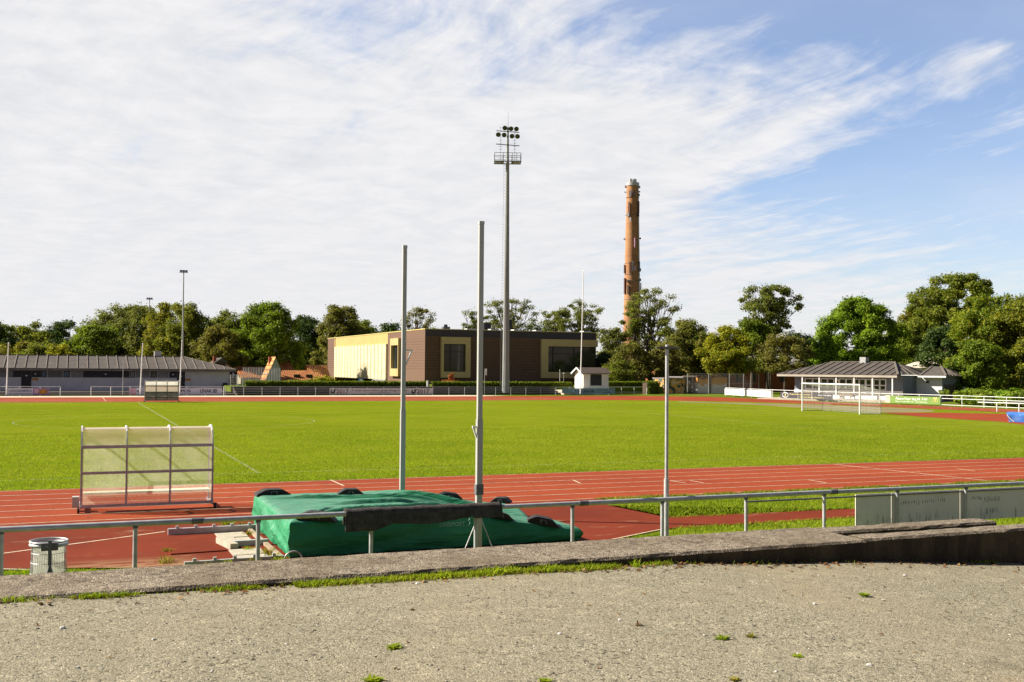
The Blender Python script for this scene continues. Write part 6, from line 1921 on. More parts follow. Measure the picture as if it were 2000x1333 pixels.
def tree(px, depth, top, cw, cbot, shape, leaf, label, n_cl=60, cr=1.3, lpc=150, ls=.42, sparse=False, fine=.74, base=0.0, trunk=None, seed=0, lean=(0, 0), limbs=14, name='broad_tree', group='trees beyond the ground', bark='bark', flat=.7, aux=None, auxf=0.0, xd=None):
    rg = np.random.default_rng(1000 + seed)
    x, y = CAMP(px, depth)
    if xd is not None: x, y = xd
    zt = ZA(top, x, y) if top < 900 else top - 1000
    zt += cr * .25; h = zt - cbot
    trunk = trunk or .022 * (zt - base)
    r = empty(name, (x, y, base), label, 'tree', group)
    ls = ls * fine; lpc = int(lpc * 1.6)
    if not sparse: cw *= 1.17; n_cl = int(n_cl * 1.22)
    else: cw *= 1.10; n_cl = int(n_cl * 1.12)
    f = SHAPES[shape]
    ph = rg.uniform(0, 6.28, 6)
    C = []
    tries = 0
    while len(C) < n_cl and tries < 20000:
        tries += 1
        t_ = rg.uniform(0.02, .97); rr = f(np.array(t_)) * 1.0
        if rg.uniform() > rr + .12: continue
        th = rg.uniform(0, 2 * math.pi)
        lump = 1 + .16 * math.sin(2 * th + ph[0] + 3 * t_) + .13 * math.sin(3 * th + ph[1] - 5 * t_) + .10 * math.sin(5 * th + ph[2] + 9 * t_)
        rad_ = (rg.uniform() ** (.38 if not sparse else .5)) * rr * cw * lump
        rad_ = max(0, rad_ - cr * .45)
        c = np.array([x + math.cos(th) * rad_ + lean[0] * t_ * h, y + math.sin(th) * rad_ + lean[1] * t_ * h, cbot + t_ * h - cr * .35 * t_])
        if C and min(np.linalg.norm(c - q) for q in C) < cr * (.55 if not sparse else .85): 
            if rg.uniform() < .85: continue
        C.append(c)
    C = np.array(C)
    V = []
    for c in C:
        s = cr * rg.uniform(.65, 1.3); k = int(lpc * rg.uniform(.7, 1.3))
        d = unit(k, rg); rad_ = rg.uniform(0, 1, (k, 1)) ** .45
        P = c + d * rad_ * np.array([s, s, s * flat])
        # a little droop and raggedness at the edge of every clump
        P += rg.normal(size=(k, 3)) * s * .10
        N = d * .55 + np.array([0, 0, .6]) + rg.normal(size=(k, 3)) * .55
        N /= np.linalg.norm(N, axis=1, keepdims=True)
        V.append(quads(P, N, ls, 1.5, rg))
    # stray sprigs outside the clumps
    k = int(len(C) * lpc * .05); ci = rg.integers(0, len(C), k)
    P = C[ci] + unit(k, rg) * (cr * rg.uniform(.9, 1.55, (k, 1))) * np.array([1, 1, .85]); V.append(quads(P, unit(k, rg), ls * .85, 1.5, rg))
    np_mesh('crown', np.concatenate(V), 4, L[leaf], r)
    if aux:
        k = int(len(C) * lpc * auxf); ci = rg.integers(0, len(C), k); hi = rg.uniform(0, 1, (k, 1))
        P = C[ci] + unit(k, rg) * cr * rg.uniform(.6, 1.05, (k, 1)) * np.array([1, 1, flat]); np_mesh('turning_leaves', quads(P, unit(k, rg), ls * .9, 1.5, rg), 4, L[aux], r)
    mb = MB()
    top_t = np.array([x + lean[0] * h * .7, y + lean[1] * h * .7, cbot + h * .72])
    b0 = np.array([x, y, base - .2]); mid = np.array([x + lean[0] * h * .15 + rg.normal() * .2, y + rg.normal() * .2, base + (cbot - base) * .8 + h * .15])
    mb.tube([b0, b0 + (0, 0, .5), mid, (mid + top_t) / 2 + rg.normal(size=3) * .25, top_t], [trunk * 1.3, trunk, trunk * .75, trunk * .45, trunk * .12], 7)
    idx = rg.permutation(len(C))[:limbs]
    for i in idx:
        c = C[i]; q = rg.uniform(.05, .75); s0 = mid + (top_t - mid) * q * min(1, max(.1, (c[2] - mid[2]) / max(.1, top_t[2] - mid[2])))
        m1 = (s0 + c) / 2 + np.array([0, 0, -.12 * np.linalg.norm(c - s0)]) + rg.normal(size=3) * .2
        mb.tube([s0, m1, c], [trunk * .34, trunk * .22, trunk * .06], 5, False)
        if sparse:
            for _ in range(2):
                e = c + unit(1, rg)[0] * cr * 1.2 + np.array([0, 0, .3]); mb.tube([m1 + (c - m1) * .4, (m1 + c) / 2 * .4 + e * .6, e], [trunk * .13, trunk * .08, trunk * .03], 4, False)
    mb.build('trunk', M[bark], r, smooth=True)
    return r


PXM = lambda depth: FPX / depth     # photo pixels per metre
T = tree
# --- left, behind the clubhouse
T(30, 195, 621, 5.6, 2.5, 'dome', 'olive', 'rounded olive tree at the left picture edge behind the clubhouse roof', 70, 1.3, 130, .42, seed=1, aux='gold', auxf=.1)
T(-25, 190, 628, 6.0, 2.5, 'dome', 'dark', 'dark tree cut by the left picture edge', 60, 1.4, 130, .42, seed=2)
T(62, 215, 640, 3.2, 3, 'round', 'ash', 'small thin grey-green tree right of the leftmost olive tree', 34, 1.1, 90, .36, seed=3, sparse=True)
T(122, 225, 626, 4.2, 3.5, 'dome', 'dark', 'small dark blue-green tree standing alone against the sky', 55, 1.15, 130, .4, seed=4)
T(178, 180, 634, 4.0, 2.6, 'dome', 'green', 'deep green dome-shaped tree in front of the tall grey-green mass', 64, 1.2, 140, .42, seed=5)
T(30, 178, 672, 4.6, 2.4, 'dome', 'gold', 'low golden tree just above the left end of the roof', 40, 1.1, 120, .4, seed=6)
T(80, 176, 668, 3.6, 2.4, 'dome', 'olive', 'low olive tree above the roof near the left flagpole', 40, 1.0, 120, .4, seed=7)
T(120, 172, 674, 2.6, 2.6, 'dome', 'yellow', 'low yellow-green bush tree above the roof', 36, .9, 110, .36, seed=8)
T(252, 235, 597, 7.2, 3, 'round', 'ash', 'tall dense grey-green tree forming the highest left crown', 110, 1.5, 150, .44, seed=9)
T(205, 232, 616, 4.5, 3, 'dome', 'ash', 'grey-green shoulder tree left of the highest crown', 56, 1.4, 140, .44, seed=10)
T(318, 205, 595, 4.4, 3, 'dome', 'gold', 'golden-topped tree between the two slim floodlights', 72, 1.25, 140, .42, seed=11, aux='olive', auxf=.4)
T(362, 198, 592, 4.6, 3, 'dome', 'olive', 'golden olive tree directly behind the taller slim floodlight', 78, 1.25, 140, .42, seed=12, aux='gold', auxf=.35)
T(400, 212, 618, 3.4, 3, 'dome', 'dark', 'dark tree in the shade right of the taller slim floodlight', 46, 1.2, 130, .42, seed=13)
T(440, 222, 607, 5.0, 3, 'dome', 'olive', 'pale olive tree filling the skyline left of the bright green tree', 70, 1.3, 140, .42, seed=14)
T(428, 190, 636, 3.8, 2.6, 'dome', 'brown', 'smaller brownish tree in front of the pale olive tree', 56, 1.1, 130, .4, seed=15, aux='gold', auxf=.2)
T(524, 196, 592, 5.2, 3, 'dome', 'green', 'big bright green tree with a full round top above the tiled houses', 105, 1.3, 160, .42, seed=16, aux='bright', auxf=.25)
T(488, 200, 640, 3.8, 2.5, 'dome', 'green', 'lower green tree at the left foot of the big bright tree', 48, 1.2, 130, .42, seed=17)
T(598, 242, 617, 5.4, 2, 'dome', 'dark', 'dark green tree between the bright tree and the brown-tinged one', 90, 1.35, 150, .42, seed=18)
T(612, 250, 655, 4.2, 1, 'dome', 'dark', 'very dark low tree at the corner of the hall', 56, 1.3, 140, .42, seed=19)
T(664, 230, 597, 5.2, 3, 'dome', 'brown', 'brown-tinged rounded tree rising over the hall\'s far corner', 86, 1.3, 140, .42, seed=20, aux='olive', auxf=.3)
T(703, 236, 615, 2.8, 4, 'round', 'olive', 'narrow olive tree right of the brown-tinged tree', 36, 1.2, 130, .42, seed=21)
T(610, 244, 690, 2.7, 2.4, 'round', 'green', 'young green tree behind the tiled roofs left of the brown hall', 30, .8, 100, .3, base=0.0, seed=22, trunk=.09)
T(285, 228, 598, 5.6, 3, 'dome', 'ash', 'tall grey-green tree just behind the shorter slim floodlight', 80, 1.4, 140, .44, seed=60)
T(92, 232, 646, 4.6, 2.5, 'dome', 'dark', 'low dark tree in the gap left of the small blue-green tree', 46, 1.3, 130, .42, seed=61)
T(482, 226, 612, 4.2, 3, 'dome', 'olive', 'olive tree peeping over the left shoulder of the big bright tree', 56, 1.3, 140, .42, seed=62)
# --- over the hall
T(765, 265, 632, 6.5, 4, 'dome', 'dark', 'low dark tree line crown over the left of the hall roof', 60, 1.6, 130, .5, seed=23)
T(728, 262, 638, 5.0, 4, 'dome', 'green', 'low green crown at the far left of the hall roof', 44, 1.5, 120, .5, seed=24)
T(814, 250, 600, 4.2, 8, 'spread', 'brown', 'thin feathery tree behind the far upright', 30, 1.05, 70, .38, True, seed=25, limbs=26, flat=.55)
T(845, 262, 640, 4.0, 5, 'dome', 'green', 'low green tuft right of the feathery tree behind the roof', 26, 1.2, 90, .42, seed=26)
T(925, 240, 607, 2.9, 8, 'spread', 'ash', 'small thin tree left of the near upright above the roof', 26, .95, 70, .36, True, seed=27, limbs=24, flat=.55)
T(1002, 235, 584, 5.6, 7, 'spread', 'ash', 'broad thin-crowned tree behind the stadium floodlight mast', 66, 1.05, 72, .36, True, seed=28, limbs=50, flat=.5)
T(960, 238, 615, 3.0, 8, 'dome', 'ash', 'low thin crown just left of the stadium floodlight mast', 26, 1.0, 75, .36, True, seed=29, limbs=20, flat=.55)
T(1132, 225, 586, 5.4, 7, 'spread', 'ash', 'layered flat-topped tree behind the tallest flagpole', 72, 1.0, 85, .36, True, seed=30, limbs=50, flat=.45)
T(1085, 228, 600, 3.6, 7, 'spread', 'ash', 'layered tree over the right half of the hall roof', 40, 1.0, 85, .36, True, seed=31, limbs=30, flat=.5)
T(1045, 250, 634, 4.5, 5, 'dome', 'dark', 'low dark crown on the roofline between the thin trees', 36, 1.3, 100, .44, seed=32)
# --- right of the hall
T(1196, 186, 640, 3.4, 2, 'round', 'ash', 'scruffy thin tree at the right end of the brown hall', 52, .95, 95, .36, True, seed=33, limbs=34, base=0.0)
T(1230, 170, 672, 3.2, 1.2, 'dome', 'brown', 'low brownish tree at the chimney\'s foot', 52, .9, 110, .34, seed=34, limbs=20, bark='barkpale', aux='olive', auxf=.3)
T(1180, 176, 690, 2.6, 1.0, 'dome', 'dark', 'dark shaded bush tree behind the white hut', 44, .9, 120, .34, seed=35)
T(1210, 163, 706, 2.2, 1.2, 'dome', 'olive', 'small olive tree right of the white hut', 34, .8, 100, .32, seed=36, bark='barkpale')
T(1270, 186, 561, 4.8, 3.0, 'column', 'ash', 'tall open-branched tree overlapping the brick chimney', 84, .95, 80, .34, True, seed=37, limbs=70, flat=.5, aux='olive', auxf=.12)
T(1238, 184, 598, 1.6, 5.0, 'round', 'olive', 'narrow olive limb tree right in front of the chimney', 20, .8, 80, .32, True, seed=38, limbs=16)
T(1345, 178, 622, 4.3, 1.2, 'dome', 'brown', 'dense brown-green tree right of the open-branched tree', 100, 1.05, 150, .38, seed=39, aux='green', auxf=.35)
T(1300, 172, 672, 2.8, 1.0, 'dome', 'brown', 'lower brownish tree right behind the T-topped post', 50, .9, 120, .36, seed=40)
T(1375, 186, 650, 3.2, 1.0, 'dome', 'dark', 'dark tree in the gap left of the yellow-green tree', 54, 1.0, 130, .38, seed=41)
T(1418, 163, 638, 3.1, 3.2, 'dome', 'yellow', 'yellow-green tree with a straight dark trunk', 72, .9, 130, .34, seed=42, trunk=.24, aux='green', auxf=.35)
T(1500, 172, 556, 4.3, 6.0, 'spread', 'ash', 'tallest open tree of the right-hand row', 74, .95, 95, .36, True, seed=43, limbs=44, flat=.6, trunk=.30, aux='green', auxf=.2)
T(1468, 168, 624, 3.0, 4.0, 'dome', 'green', 'green tree below the tallest open tree', 50, .95, 115, .36, seed=44, trunk=.26)
T(1552, 173, 578, 2.0, 12.0, 'spread', 'ash', 'slanting crown leaning right out of the tallest open tree', 20, .72, 70, .32, True, seed=45, limbs=18, flat=.55, xd=CAMP(1505, 173), lean=(.30, -.20), trunk=.16)
T(1532, 158, 652, 3.4, 3.2, 'dome', 'brown', 'small brownish tree over the left end of the pavilion', 62, .85, 105, .32, seed=46, limbs=26, trunk=.13)
T(1500, 160, 690, 2.4, 3.6, 'dome', 'olive', 'little olive tree between two dark trunks', 34, .8, 95, .32, seed=47, trunk=.16)
T(1560, 235, 645, 4.6, 3, 'dome', 'dark', 'distant dark tree left of the vivid green tree', 46, 1.4, 120, .46, seed=48)
T(1590, 240, 668, 5.0, 2, 'dome', 'dark', 'distant low dark crown above the pale roof', 40, 1.4, 120, .46, seed=49)
# --- right, behind the pavilion
T(1676, 178, 583, 6.4, 3.0, 'dome', 'bright', 'vivid green broad tree behind the pavilion roof', 150, 1.15, 160, .42, seed=50, aux='green', auxf=.3)
T(1610, 172, 655, 2.4, 2.4, 'dome', 'bright', 'small vivid green tree at the left foot of the broad one', 38, .9, 130, .38, seed=51)
T(1765, 190, 628, 4.2, 2, 'dome', 'green', 'dark green tree in the gap behind the pavilion', 64, 1.15, 140, .42, seed=52)
T(1800, 196, 590, 4.2, 4, 'dome', 'gold', 'golden-green shoulder of trees left of the great tree', 66, 1.2, 140, .42, seed=53, aux='olive', auxf=.4)
T(1872, 180, 536, 7.2, 3.0, 'dome', 'olive', 'the tallest great olive tree on the right', 170, 1.2, 165, .42, seed=54, aux='green', auxf=.3)
T(1840, 160, 640, 3.8, 1.5, 'dome', 'dark', 'dark shaded tree above the pavilion\'s right wing', 66, 1.0, 140, .38, seed=55)
T(1945, 142, 578, 5.6, 1.4, 'dome', 'green', 'big leafy tree at the right behind the white bend fence', 150, 1.0, 170, .38, seed=56, aux='yellow', auxf=.22)
T(2015, 136, 575, 5.4, 1.2, 'dome', 'olive', 'leafy tree cut by the right picture edge', 120, 1.0, 165, .38, seed=57, aux='yellow', auxf=.2)
T(1910, 132, 668, 3.0, .6, 'dome', 'green', 'low dense tree above the fence right of the pavilion wing', 70, .85, 150, .34, seed=58, aux='bright', auxf=.2)


# far-off wood closing the gaps
def far_wood(px0, px1, depth, top_py, name, leaf):
    rg = np.random.default_rng(5)
    V = []; n = 190
    for k in range(n):
        px = px0 + (px1 - px0) * (k + rg.uniform()) / n; dd = depth + rg.uniform(-14, 22)
        x, y = CAMP(px, dd); zt = ZA(top_py, x, y) * rg.uniform(.72, 1.08)
        for _ in range(4):
            c = np.array([x + rg.normal() * 2.5, y + rg.normal() * 2.5, zt * rg.uniform(.12, .9)])
            kk = 60; d = unit(kk, rg); P = c + d * rg.uniform(0, 1, (kk, 1)) ** .45 * np.array([2.4, 2.4, 1.9])
            N = d + np.array([0, 0, .5]) + rg.normal(size=(kk, 3)) * .5; N /= np.linalg.norm(N, axis=1, keepdims=True)
            V.append(quads(P, N, .75, 1.4, rg))
    o = np_mesh(name, np.concatenate(V), 4, L[leaf]); tag(o, 'far-off band of dark woodland closing the view', 'woodland', kind='stuff')


far_wood(-120, 760, 270, 668, 'woodland', 'dark')
far_wood(1150, 2150, 262, 688, 'woodland', 'dark')


# hedges
def hedge(pxa, pxb, y, z0, z1, dep, label, leaf='green', tall=None):
    rg = np.random.default_rng(int(pxa))
    a, c = XW(pxa, y, 1.3), XW(pxb, y, 1.3)
    r = empty('hedge', ((a + c) / 2, y, z0), label, 'hedge', 'clipped hedges beyond the far fence')
    MB().box(a + .1, c - .1, y + .12, y + dep - .1, z0, z1 - .12).build('woody_core', M['wood_dark'], r)
    n = int((c - a) * 420); s = rg.uniform(0, 1, n)
    P = np.stack([rg.uniform(a, c, n), np.where(s < .5, y + rg.normal(size=n) * .06, y + rg.uniform(0, dep, n)), np.where(s < .5, rg.uniform(z0, z1, n), z1 + rg.normal(size=n) * .06)], -1)
    N = np.where((s < .5)[:, None], np.array([0, -1, .3]), np.array([0, 0, 1.0])) + rg.normal(size=(n, 3)) * .6; N /= np.linalg.norm(N, axis=1, keepdims=True)
    np_mesh('foliage', quads(P, N, .17, 1.5, rg), 4, L[leaf], r)


hedge(479, 838, 136.6, 1.0, 1.56, .8, 'clipped hedge left of the grey gate post')
hedge(845, 1119, 136.6, 1.0, 1.54, .8, 'clipped hedge below the brown hall, ending at the white hut')
hedge(1186, 1262, 137.5, 0, 1.62, 1.0, 'tall clipped hedge right of the white hut')
hedge(1264, 1290, 133.6, 0, 1.75, 1.6, 'square sunlit hedge block at the end of the fence')
x = XW(835, 136.2, 1.3)
r = empty('gate_post', (x, 136.2, .9), 'grey gate post standing in the gap of the hedge', 'post')
MB().box(x - .1, x + .1, 136.0, 136.25, .9, 1.75).build('shaft', M['wallgrey'], r); MB().box(x - .13, x + .13, 135.97, 136.28, 1.75, 1.8).build('cap', M['wallgrey'], r)


def shrub(px, depth, z0, h, w, leaf, label, seed, n=900, ls=.2, name='shrub', group='shrubs beyond the fence'):
    rg = np.random.default_rng(seed + 400); x, y = CAMP(px, depth)
    r = empty(name, (x, y, z0), label, 'shrub', group)
    V = []
    for _ in range(14):
        c = np.array([x + rg.normal() * w * .38, y + rg.normal() * w * .3, z0 + h * rg.uniform(.2, .8)]); k = n // 14
        d = unit(k, rg); P = c + d * rg.uniform(0, 1, (k, 1)) ** .5 * np.array([w * .36, w * .36, h * .26]); N = d + np.array([0, 0, .5]) + rg.normal(size=(k, 3)) * .5; N /= np.linalg.norm(N, axis=1, keepdims=True)
        V.append(quads(P, N, ls, 1.5, rg))
    np_mesh('foliage', np.concatenate(V), 4, L[leaf], r)
    mb = MB()
    for _ in range(5): mb.tube([(x, y, z0 - .1), (x + rg.normal() * w * .2, y + rg.normal() * w * .2, z0 + h * .6)], [.03, .012], 5)
    mb.build('stems', M['bark'], r)


shrub(882, 158, 1.0, 2.3, .55, 'red', 'rust-red slender shrub in front of the square hall window', 1, 420, .16)
shrub(880, 157.6, 1.0, .9, 1.9, 'red', 'low spreading rust-red shrub under the square hall window', 2, 420, .16)
shrub(628, 152, 1.0, 1.25, 1.3, 'yellow', 'yellow-green shrub at the hall corner above the hedge', 3, 800)
shrub(598, 152, 1.0, .75, 1.8, 'olive', 'olive shrub before the long tiled roof', 4, 700)
shrub(640, 154, 1.0, 1.3, 1.2, 'yellow', 'small yellow shrub against the hall\'s brick corner', 5, 500)
shrub(568, 151, 1.0, .65, 2.0, 'drygrass', 'dry grassy tuft above the hedge before the red roof', 6, 600)
for k, (px, dp, h, w_, lf) in enumerate(((1888, 118, 1.7, 2.6, 'green'), (1916, 116, 1.9, 2.8, 'bright'), (1946, 114, 1.7, 2.8, 'green'), (1975, 112, 1.9, 2.8, 'bright'), (2004, 110, 1.8, 2.8, 'green'), (2035, 108, 2.0, 3.0, 'green'))):
    shrub(px, dp, 0, h, w_, lf, ['leafy shrub right beside the pavilion\'s dark end wall', 'pale leafy shrub second from the pavilion along the white fence', 'dark leafy shrub midway along the white fence', 'pale leafy shrub behind the low white barrier', 'leafy shrub at the right picture edge behind the fence', 'shrub just outside the right picture edge'][k], 20 + k, 1300, .26, group='shrubs behind the bend fence')


# ------------------------------------------------------------------ grass, weeds and loose stones
def blades(P, h, wd, rg, lean=.5):
    """one bent two-triangle blade (as a quad) per root"""
    n = len(P); a = rg.uniform(0, 2 * math.pi, n); T = np.stack([np.cos(a), np.sin(a), 0 * a], -1)
    hh = (h * rg.uniform(.5, 1.3, n))[:, None]; ww = (wd * rg.uniform(.7, 1.3, n))[:, None]
    dirn = np.stack([rg.normal(size=n) * lean, rg.normal(size=n) * lean, np.ones(n)], -1)
    dirn /= np.linalg.norm(dirn, axis=1, keepdims=True)
    tip = P + dirn * hh; midp = P + (dirn * .5 + np.array([0, 0, .12])) * hh
    return np.stack([P - T * ww / 2, P + T * ww / 2, midp + T * ww * .42, tip], 1).reshape(-1, 3)


def grass(name, P, h, wd, leaf, label, seed=0, lean=.5):
    rg = np.random.default_rng(seed)
    o = np_mesh(name, blades(P, h, wd, rg, lean), 4, L[leaf]); tag(o, label, 'grass', kind='stuff'); return o


def in_frame(P, m=60):
    d = (P - np.array([0, 0, EYE])) @ CF; x = 1000 + FPX * ((P - np.array([0, 0, EYE])) @ CR) / d
    return (d > 1) & (x > -m) & (x < 2000 + m)


rg = np.random.default_rng(77)
# pitch, the nearest part, and the grass island and verge by the run-up
n = 330000
yv = 33.62 + (rg.uniform(0, 1, n) ** 1.6) * 26
P = np.stack([rg.uniform(-16, 50, n), yv, np.full(n, .0)], -1); P = P[in_frame(P)]
grass('grass', P, .055, .016, 'grass', 'short mown grass of the pitch', 1, .7)
n = 90000
P = np.stack([rg.uniform(10, 30, n), rg.uniform(18.4, 26.4, n), np.full(n, -.015)], -1)
runw = (P[:, 1] < 22.55) & (P[:, 1] > 21.2); left = P[:, 0] < np.interp(P[:, 1], [18.4, 20, 21.2, 22.8, 25, 26.6], [9.5, 10.6, 13.0, 13.6, 13.3, 13.8])
P = P[~runw & ~left]; P = P[in_frame(P)]
grass('grass', P, .09, .014, 'grass', 'tufty grass beside the vault run-up', 2, .7)
n = 22000
P = np.stack([rg.uniform(-6, 1.4, n), rg.uniform(17.6, 20.6, n), np.full(n, -.015)], -1)
keep = P[:, 1] < np.interp(P[:, 0], [-6, -1.1, 1.4], [21, 20.7, 20.0]); P = P[keep]
grass('grass', P, .08, .014, 'grass', 'grass under the near rail fence on the left', 3, .7)
# ragged grass creeping over the track kerb
n = 9000
P = np.stack([rg.uniform(13.5, 34, n), 26.42 + np.abs(rg.normal(size=n)) * .10, np.full(n, 0.0)], -1)
keep = np.array([mnoise.noise((p[0] * 1.4, 0, 0)) > -.15 for p in P]); P = P[keep]
grass('grass', P, .07, .013, 'drygrass', 'ragged grass along the outer edge of the track', 4, .8)

# grass growing at the foot of the wall: dense between two stretches, patchy elsewhere
n = 44000
xx = rg.uniform(-1.2, 8.6, n)
dens = np.array([.06 + .85 * (1 if 1.5 < x < 4.1 else 0) - .1 * (x > 4.9) + .8 * mnoise.noise((x * 2.3, 1.0, 0)) for x in xx])
keep = rg.uniform(0, 1, n) < np.clip(dens, 0.015, 1) * np.where(xx > 4.6, .22, 1.0); xx = xx[keep]
off = np.abs(rg.normal(size=len(xx))) * np.where((xx > 1.5) & (xx < 4.2), .048, .035)
yy = 7.70 - off
P = np.stack([xx, yy, [gravel_z(x, y) for x, y in zip(xx, yy)]], -1)
half = rg.uniform(0, 1, len(P)) < .55
hh = .05
grass('grass', P[half], .042, .006, 'grass', 'fresh grass growing at the foot of the concrete wall', 5, .75)
grass('grass', P[~half], .032, .006, 'drygrass', 'yellowing grass and moss at the foot of the concrete wall', 6, .9)
# longer blades in front of the mat section
n = 1500; xx = rg.uniform(2.3, 4.3, n); keep = np.array([mnoise.noise((x * 3.1, 5.0, 0)) > .05 for x in xx]); xx = xx[keep]; yy = 7.69 - np.abs(rg.normal(size=len(xx))) * .04
grass('grass', np.stack([xx, yy, [gravel_z(x, y) for x, y in zip(xx, yy)]], -1), .065, .006, 'grass', 'long grass blades against the concrete wall', 7, .8)
# moss and grass in the planting slot
n = 2600; xx = rg.uniform(XS0 + .05, XS1, n); yy = rg.uniform(8.0, 8.34, n)
grass('grass', np.stack([xx, yy, np.full(n, 1.925)], -1), .05, .006, 'drygrass', 'weeds in the slot of the concrete wall', 8, .7)

# leaf litter under the wall on the right and on the gravel
n = 420; xx = np.concatenate([rg.uniform(-1.2, 9, 260), rg.uniform(3.6, 8.0, 160)]); yy = 7.70 - np.abs(rg.normal(size=n)) * .12
P = np.stack([xx, yy, [gravel_z(x, y) + .006 for x, y in zip(xx, yy)]], -1); N = np.array([0, 0, 1.0]) + rg.normal(size=(n, 3)) * .35; N /= np.linalg.norm(N, axis=1, keepdims=True)
n2 = 150; xx = rg.uniform(-1, 9, n2); yy = 7.6 - rg.uniform(0, 1, n2) ** .8 * 4.2
P2 = np.stack([xx, yy, [gravel_z(x, y) + .005 for x, y in zip(xx, yy)]], -1); N2 = np.array([0, 0, 1.0]) + rg.normal(size=(n2, 3)) * .3; N2 /= np.linalg.norm(N2, axis=1, keepdims=True)
o = np_mesh('leaf_litter', np.concatenate([quads(P, N, .036, 1.8, rg), quads(P2, N2, .026, 2.2, rg)]), 4, L['litter']); tag(o, 'dry brown leaves scattered on the gravel and along the wall', 'leaves', kind='stuff')


def blob(P, s, rg, flat=.6):
    """little faceted stones: 6-vertex bipyramids"""
    V = []
    for p, q in zip(P, s):
        k = 5; a = rg.uniform(0, 6.28); ring = [np.array([math.cos(a + 2 * math.pi * i / k) * q * rg.uniform(.7, 1.15), math.sin(a + 2 * math.pi * i / k) * q * rg.uniform(.7, 1.15), q * flat * .25]) for i in range(k)]
        tp = np.array([rg.normal() * q * .15, rg.normal() * q * .15, q * flat])
        for i in range(k):
            V += [p + ring[i], p + ring[(i + 1) % k], p + (ring[(i + 1) % k] * .55 + tp * .62), p + (ring[i] * .55 + tp * .62)]
            V += [p + np.array([ring[i][0] * .8, ring[i][1] * .8, -q * .3]), p + np.array([ring[(i + 1) % k][0] * .8, ring[(i + 1) % k][1] * .8, -q * .3]), p + ring[(i + 1) % k], p + ring[i]]
        c = [p + (ring[i] * .55 + tp * .62) for i in range(k)]
        V += [c[0], c[1], c[2], c[3]]; V += [c[0], c[3], c[4], c[4] * .5 + c[0] * .5]
    return np.array(V)


def m_peb():
    m, t, out = newmat('mixed_pebbles')
    g_ = t.n.new('ShaderNodeNewGeometry')
    n_ = t.noise(g_.outputs['Position'], 31, 1)
    a = t.ramp(t.lin(n_, .3, .7), [(0, (.03, .026, .022)), (.34, (.05, .045, .04)), (.4, (.22, .2, .16)), (.6, (.24, .22, .18)), (.85, (.36, .33, .28)), (1, (.6, .57, .52))])
    principled(t, out, a, .8, 0, .3); return m


n = 5200
d = 4.6 + rg.uniform(0, 1, n) ** .75 * 4.2; px = rg.uniform(-60, 2060, n)
XY = np.array([CAMP(p, q) for p, q in zip(px, d)]); keep = XY[:, 1] < 7.66; XY = XY[keep]
P = np.array([(x, y, gravel_z(x, y)) for x, y in XY]); s = .0028 + rg.uniform(0, 1, len(P)) ** 7 * .009
o = np_mesh('pebbles', blob(P, s, rg), 4, m_peb()); tag(o, 'loose chippings scattered over the gravel', 'pebbles', kind='stuff')
for k, (px_, py_, s_) in enumerate(((122, 1228, .022), (1093, 1239, .017), (1211, 1212, .017), (1591, 1180, .016), (1767, 1125, .019), (1698, 1300, .018), (816, 1141, .018), (300, 1250, .014), (1515, 1313, .014), (152, 1305, .014))):
    x, y = G(px_, py_, 2.03); z = gravel_z(x, y); x, y = G(px_, py_, z)
    o = np_mesh('loose_stone', blob(np.array([(x, y, z)]), [s_], rg, .75), 4, M['stone'], origin=(x, y, z)); o.location = (x, y, z)
    tag(o, 'small pale stone lying loose on the grey gravel', 'stone', 'small pale stones on the gravel')


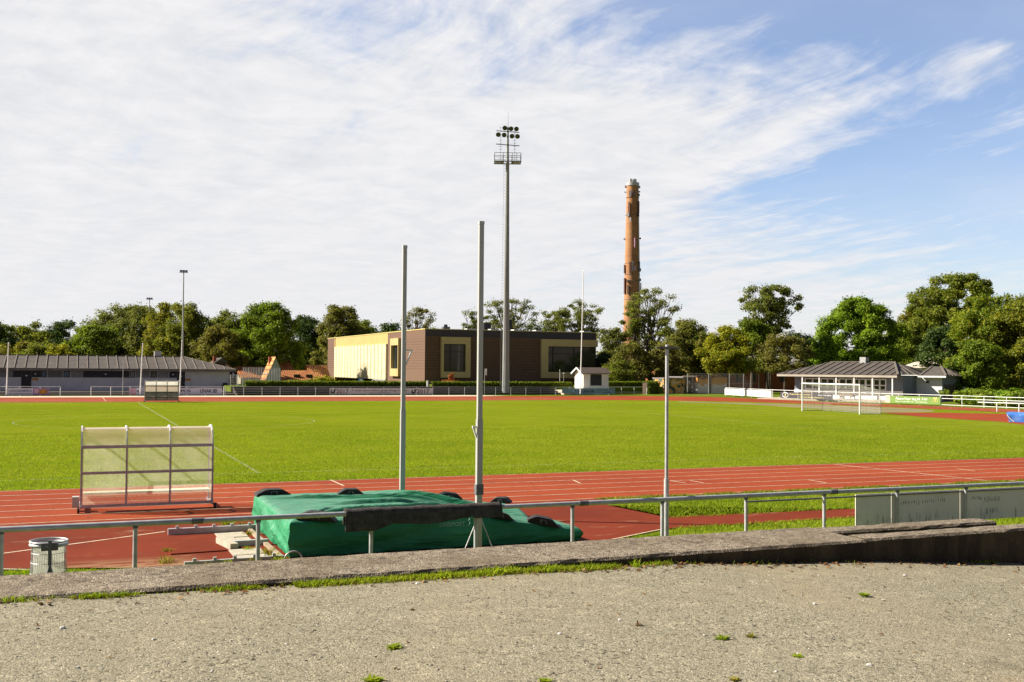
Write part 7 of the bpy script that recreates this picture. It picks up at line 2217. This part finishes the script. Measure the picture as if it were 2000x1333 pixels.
def weed(px_, py_, sz, n, label, leaf='grass', up=.5):
    sz *= .82
    x, y = G(px_, py_, 2.03); z = float(gravel_z(x, y)); x, y = G(px_, py_, z)
    a = rg.uniform(0, 2 * math.pi, n); el_ = rg.uniform(.1, 1.1, n) * up
    D_ = np.stack([np.cos(a) * np.cos(el_), np.sin(a) * np.cos(el_), np.sin(el_)], -1)
    Ln = (sz * rg.uniform(.4, 1.1, n))[:, None]; B = np.array([x, y, z]) + rg.normal(size=(n, 3)) * np.array([sz * .22, sz * .22, 0])
    Sd = np.cross(D_, [0, 0, 1.0]); Sd /= np.linalg.norm(Sd, axis=1, keepdims=True); wd = sz * .13
    V = np.stack([B, B + D_ * Ln * .5 - Sd * wd, B + D_ * Ln + np.array([0, 0, -.004]), B + D_ * Ln * .5 + Sd * wd], 1).reshape(-1, 3)
    o = np_mesh('weed_tuft', V, 4, L[leaf], origin=(x, y, z)); o.location = (x, y, z)
    tag(o, label, 'weed', 'weed tufts in the gravel')


weed(769, 1266, .062, 90, 'green weed tuft in the gravel left of the middle, alone')
weed(1411, 1248, .062, 90, 'green flat weed tuft beside a small dry tuft')
weed(1467, 1245, .045, 60, 'small dry yellowish tuft right beside a green weed', 'drygrass', .9)
weed(1688, 1163, .062, 80, 'green weed tuft closest to the wall on the right')
weed(1558, 1283, .045, 70, 'small weed tuft in the gravel lower right of the dry tuft')
weed(728, 1331, .075, 90, 'weed tuft cut by the bottom picture edge, left of the middle')
weed(1065, 1331, .05, 60, 'tiny weed tuft at the bottom picture edge near the middle')
weed(1435, 1329, .05, 50, 'faint weed tuft at the bottom picture edge right of the middle', 'drygrass')
weed(1247, 1222, .05, 24, 'wispy reddish weed stalk lying on the gravel', 'litter', .9)
# tufts between the paving slabs and at the mat
for k, (px_, py_, sz) in enumerate(((447, 1027, .16), (476, 1028, .10), (487, 1045, .11), (486, 1075, .09), (520, 1082, .13), (530, 1090, .12), (458, 1067, .10), (322, 1100, .14), (327, 1077, .08), (440, 1104, .10), (405, 1108, .10), (495, 1100, .12), (547, 1097, .13))):
    x, y = G(px_, py_, 0.0); n = 70; a = rg.uniform(0, 6.28, n); P = np.stack([x + rg.normal(size=n) * sz * .6, y + rg.normal(size=n) * sz * .5, np.zeros(n)], -1)
    o = np_mesh('weed_tuft', blades(P, sz, .012, rg, .6), 4, L['drygrass' if k % 3 else 'grass'], origin=(x, y, 0)); o.location = (x, y, 0)
    tag(o, 'tuft of weeds growing in the joints beside the landing mat', 'weed', 'weed tufts in the joints by the mat')
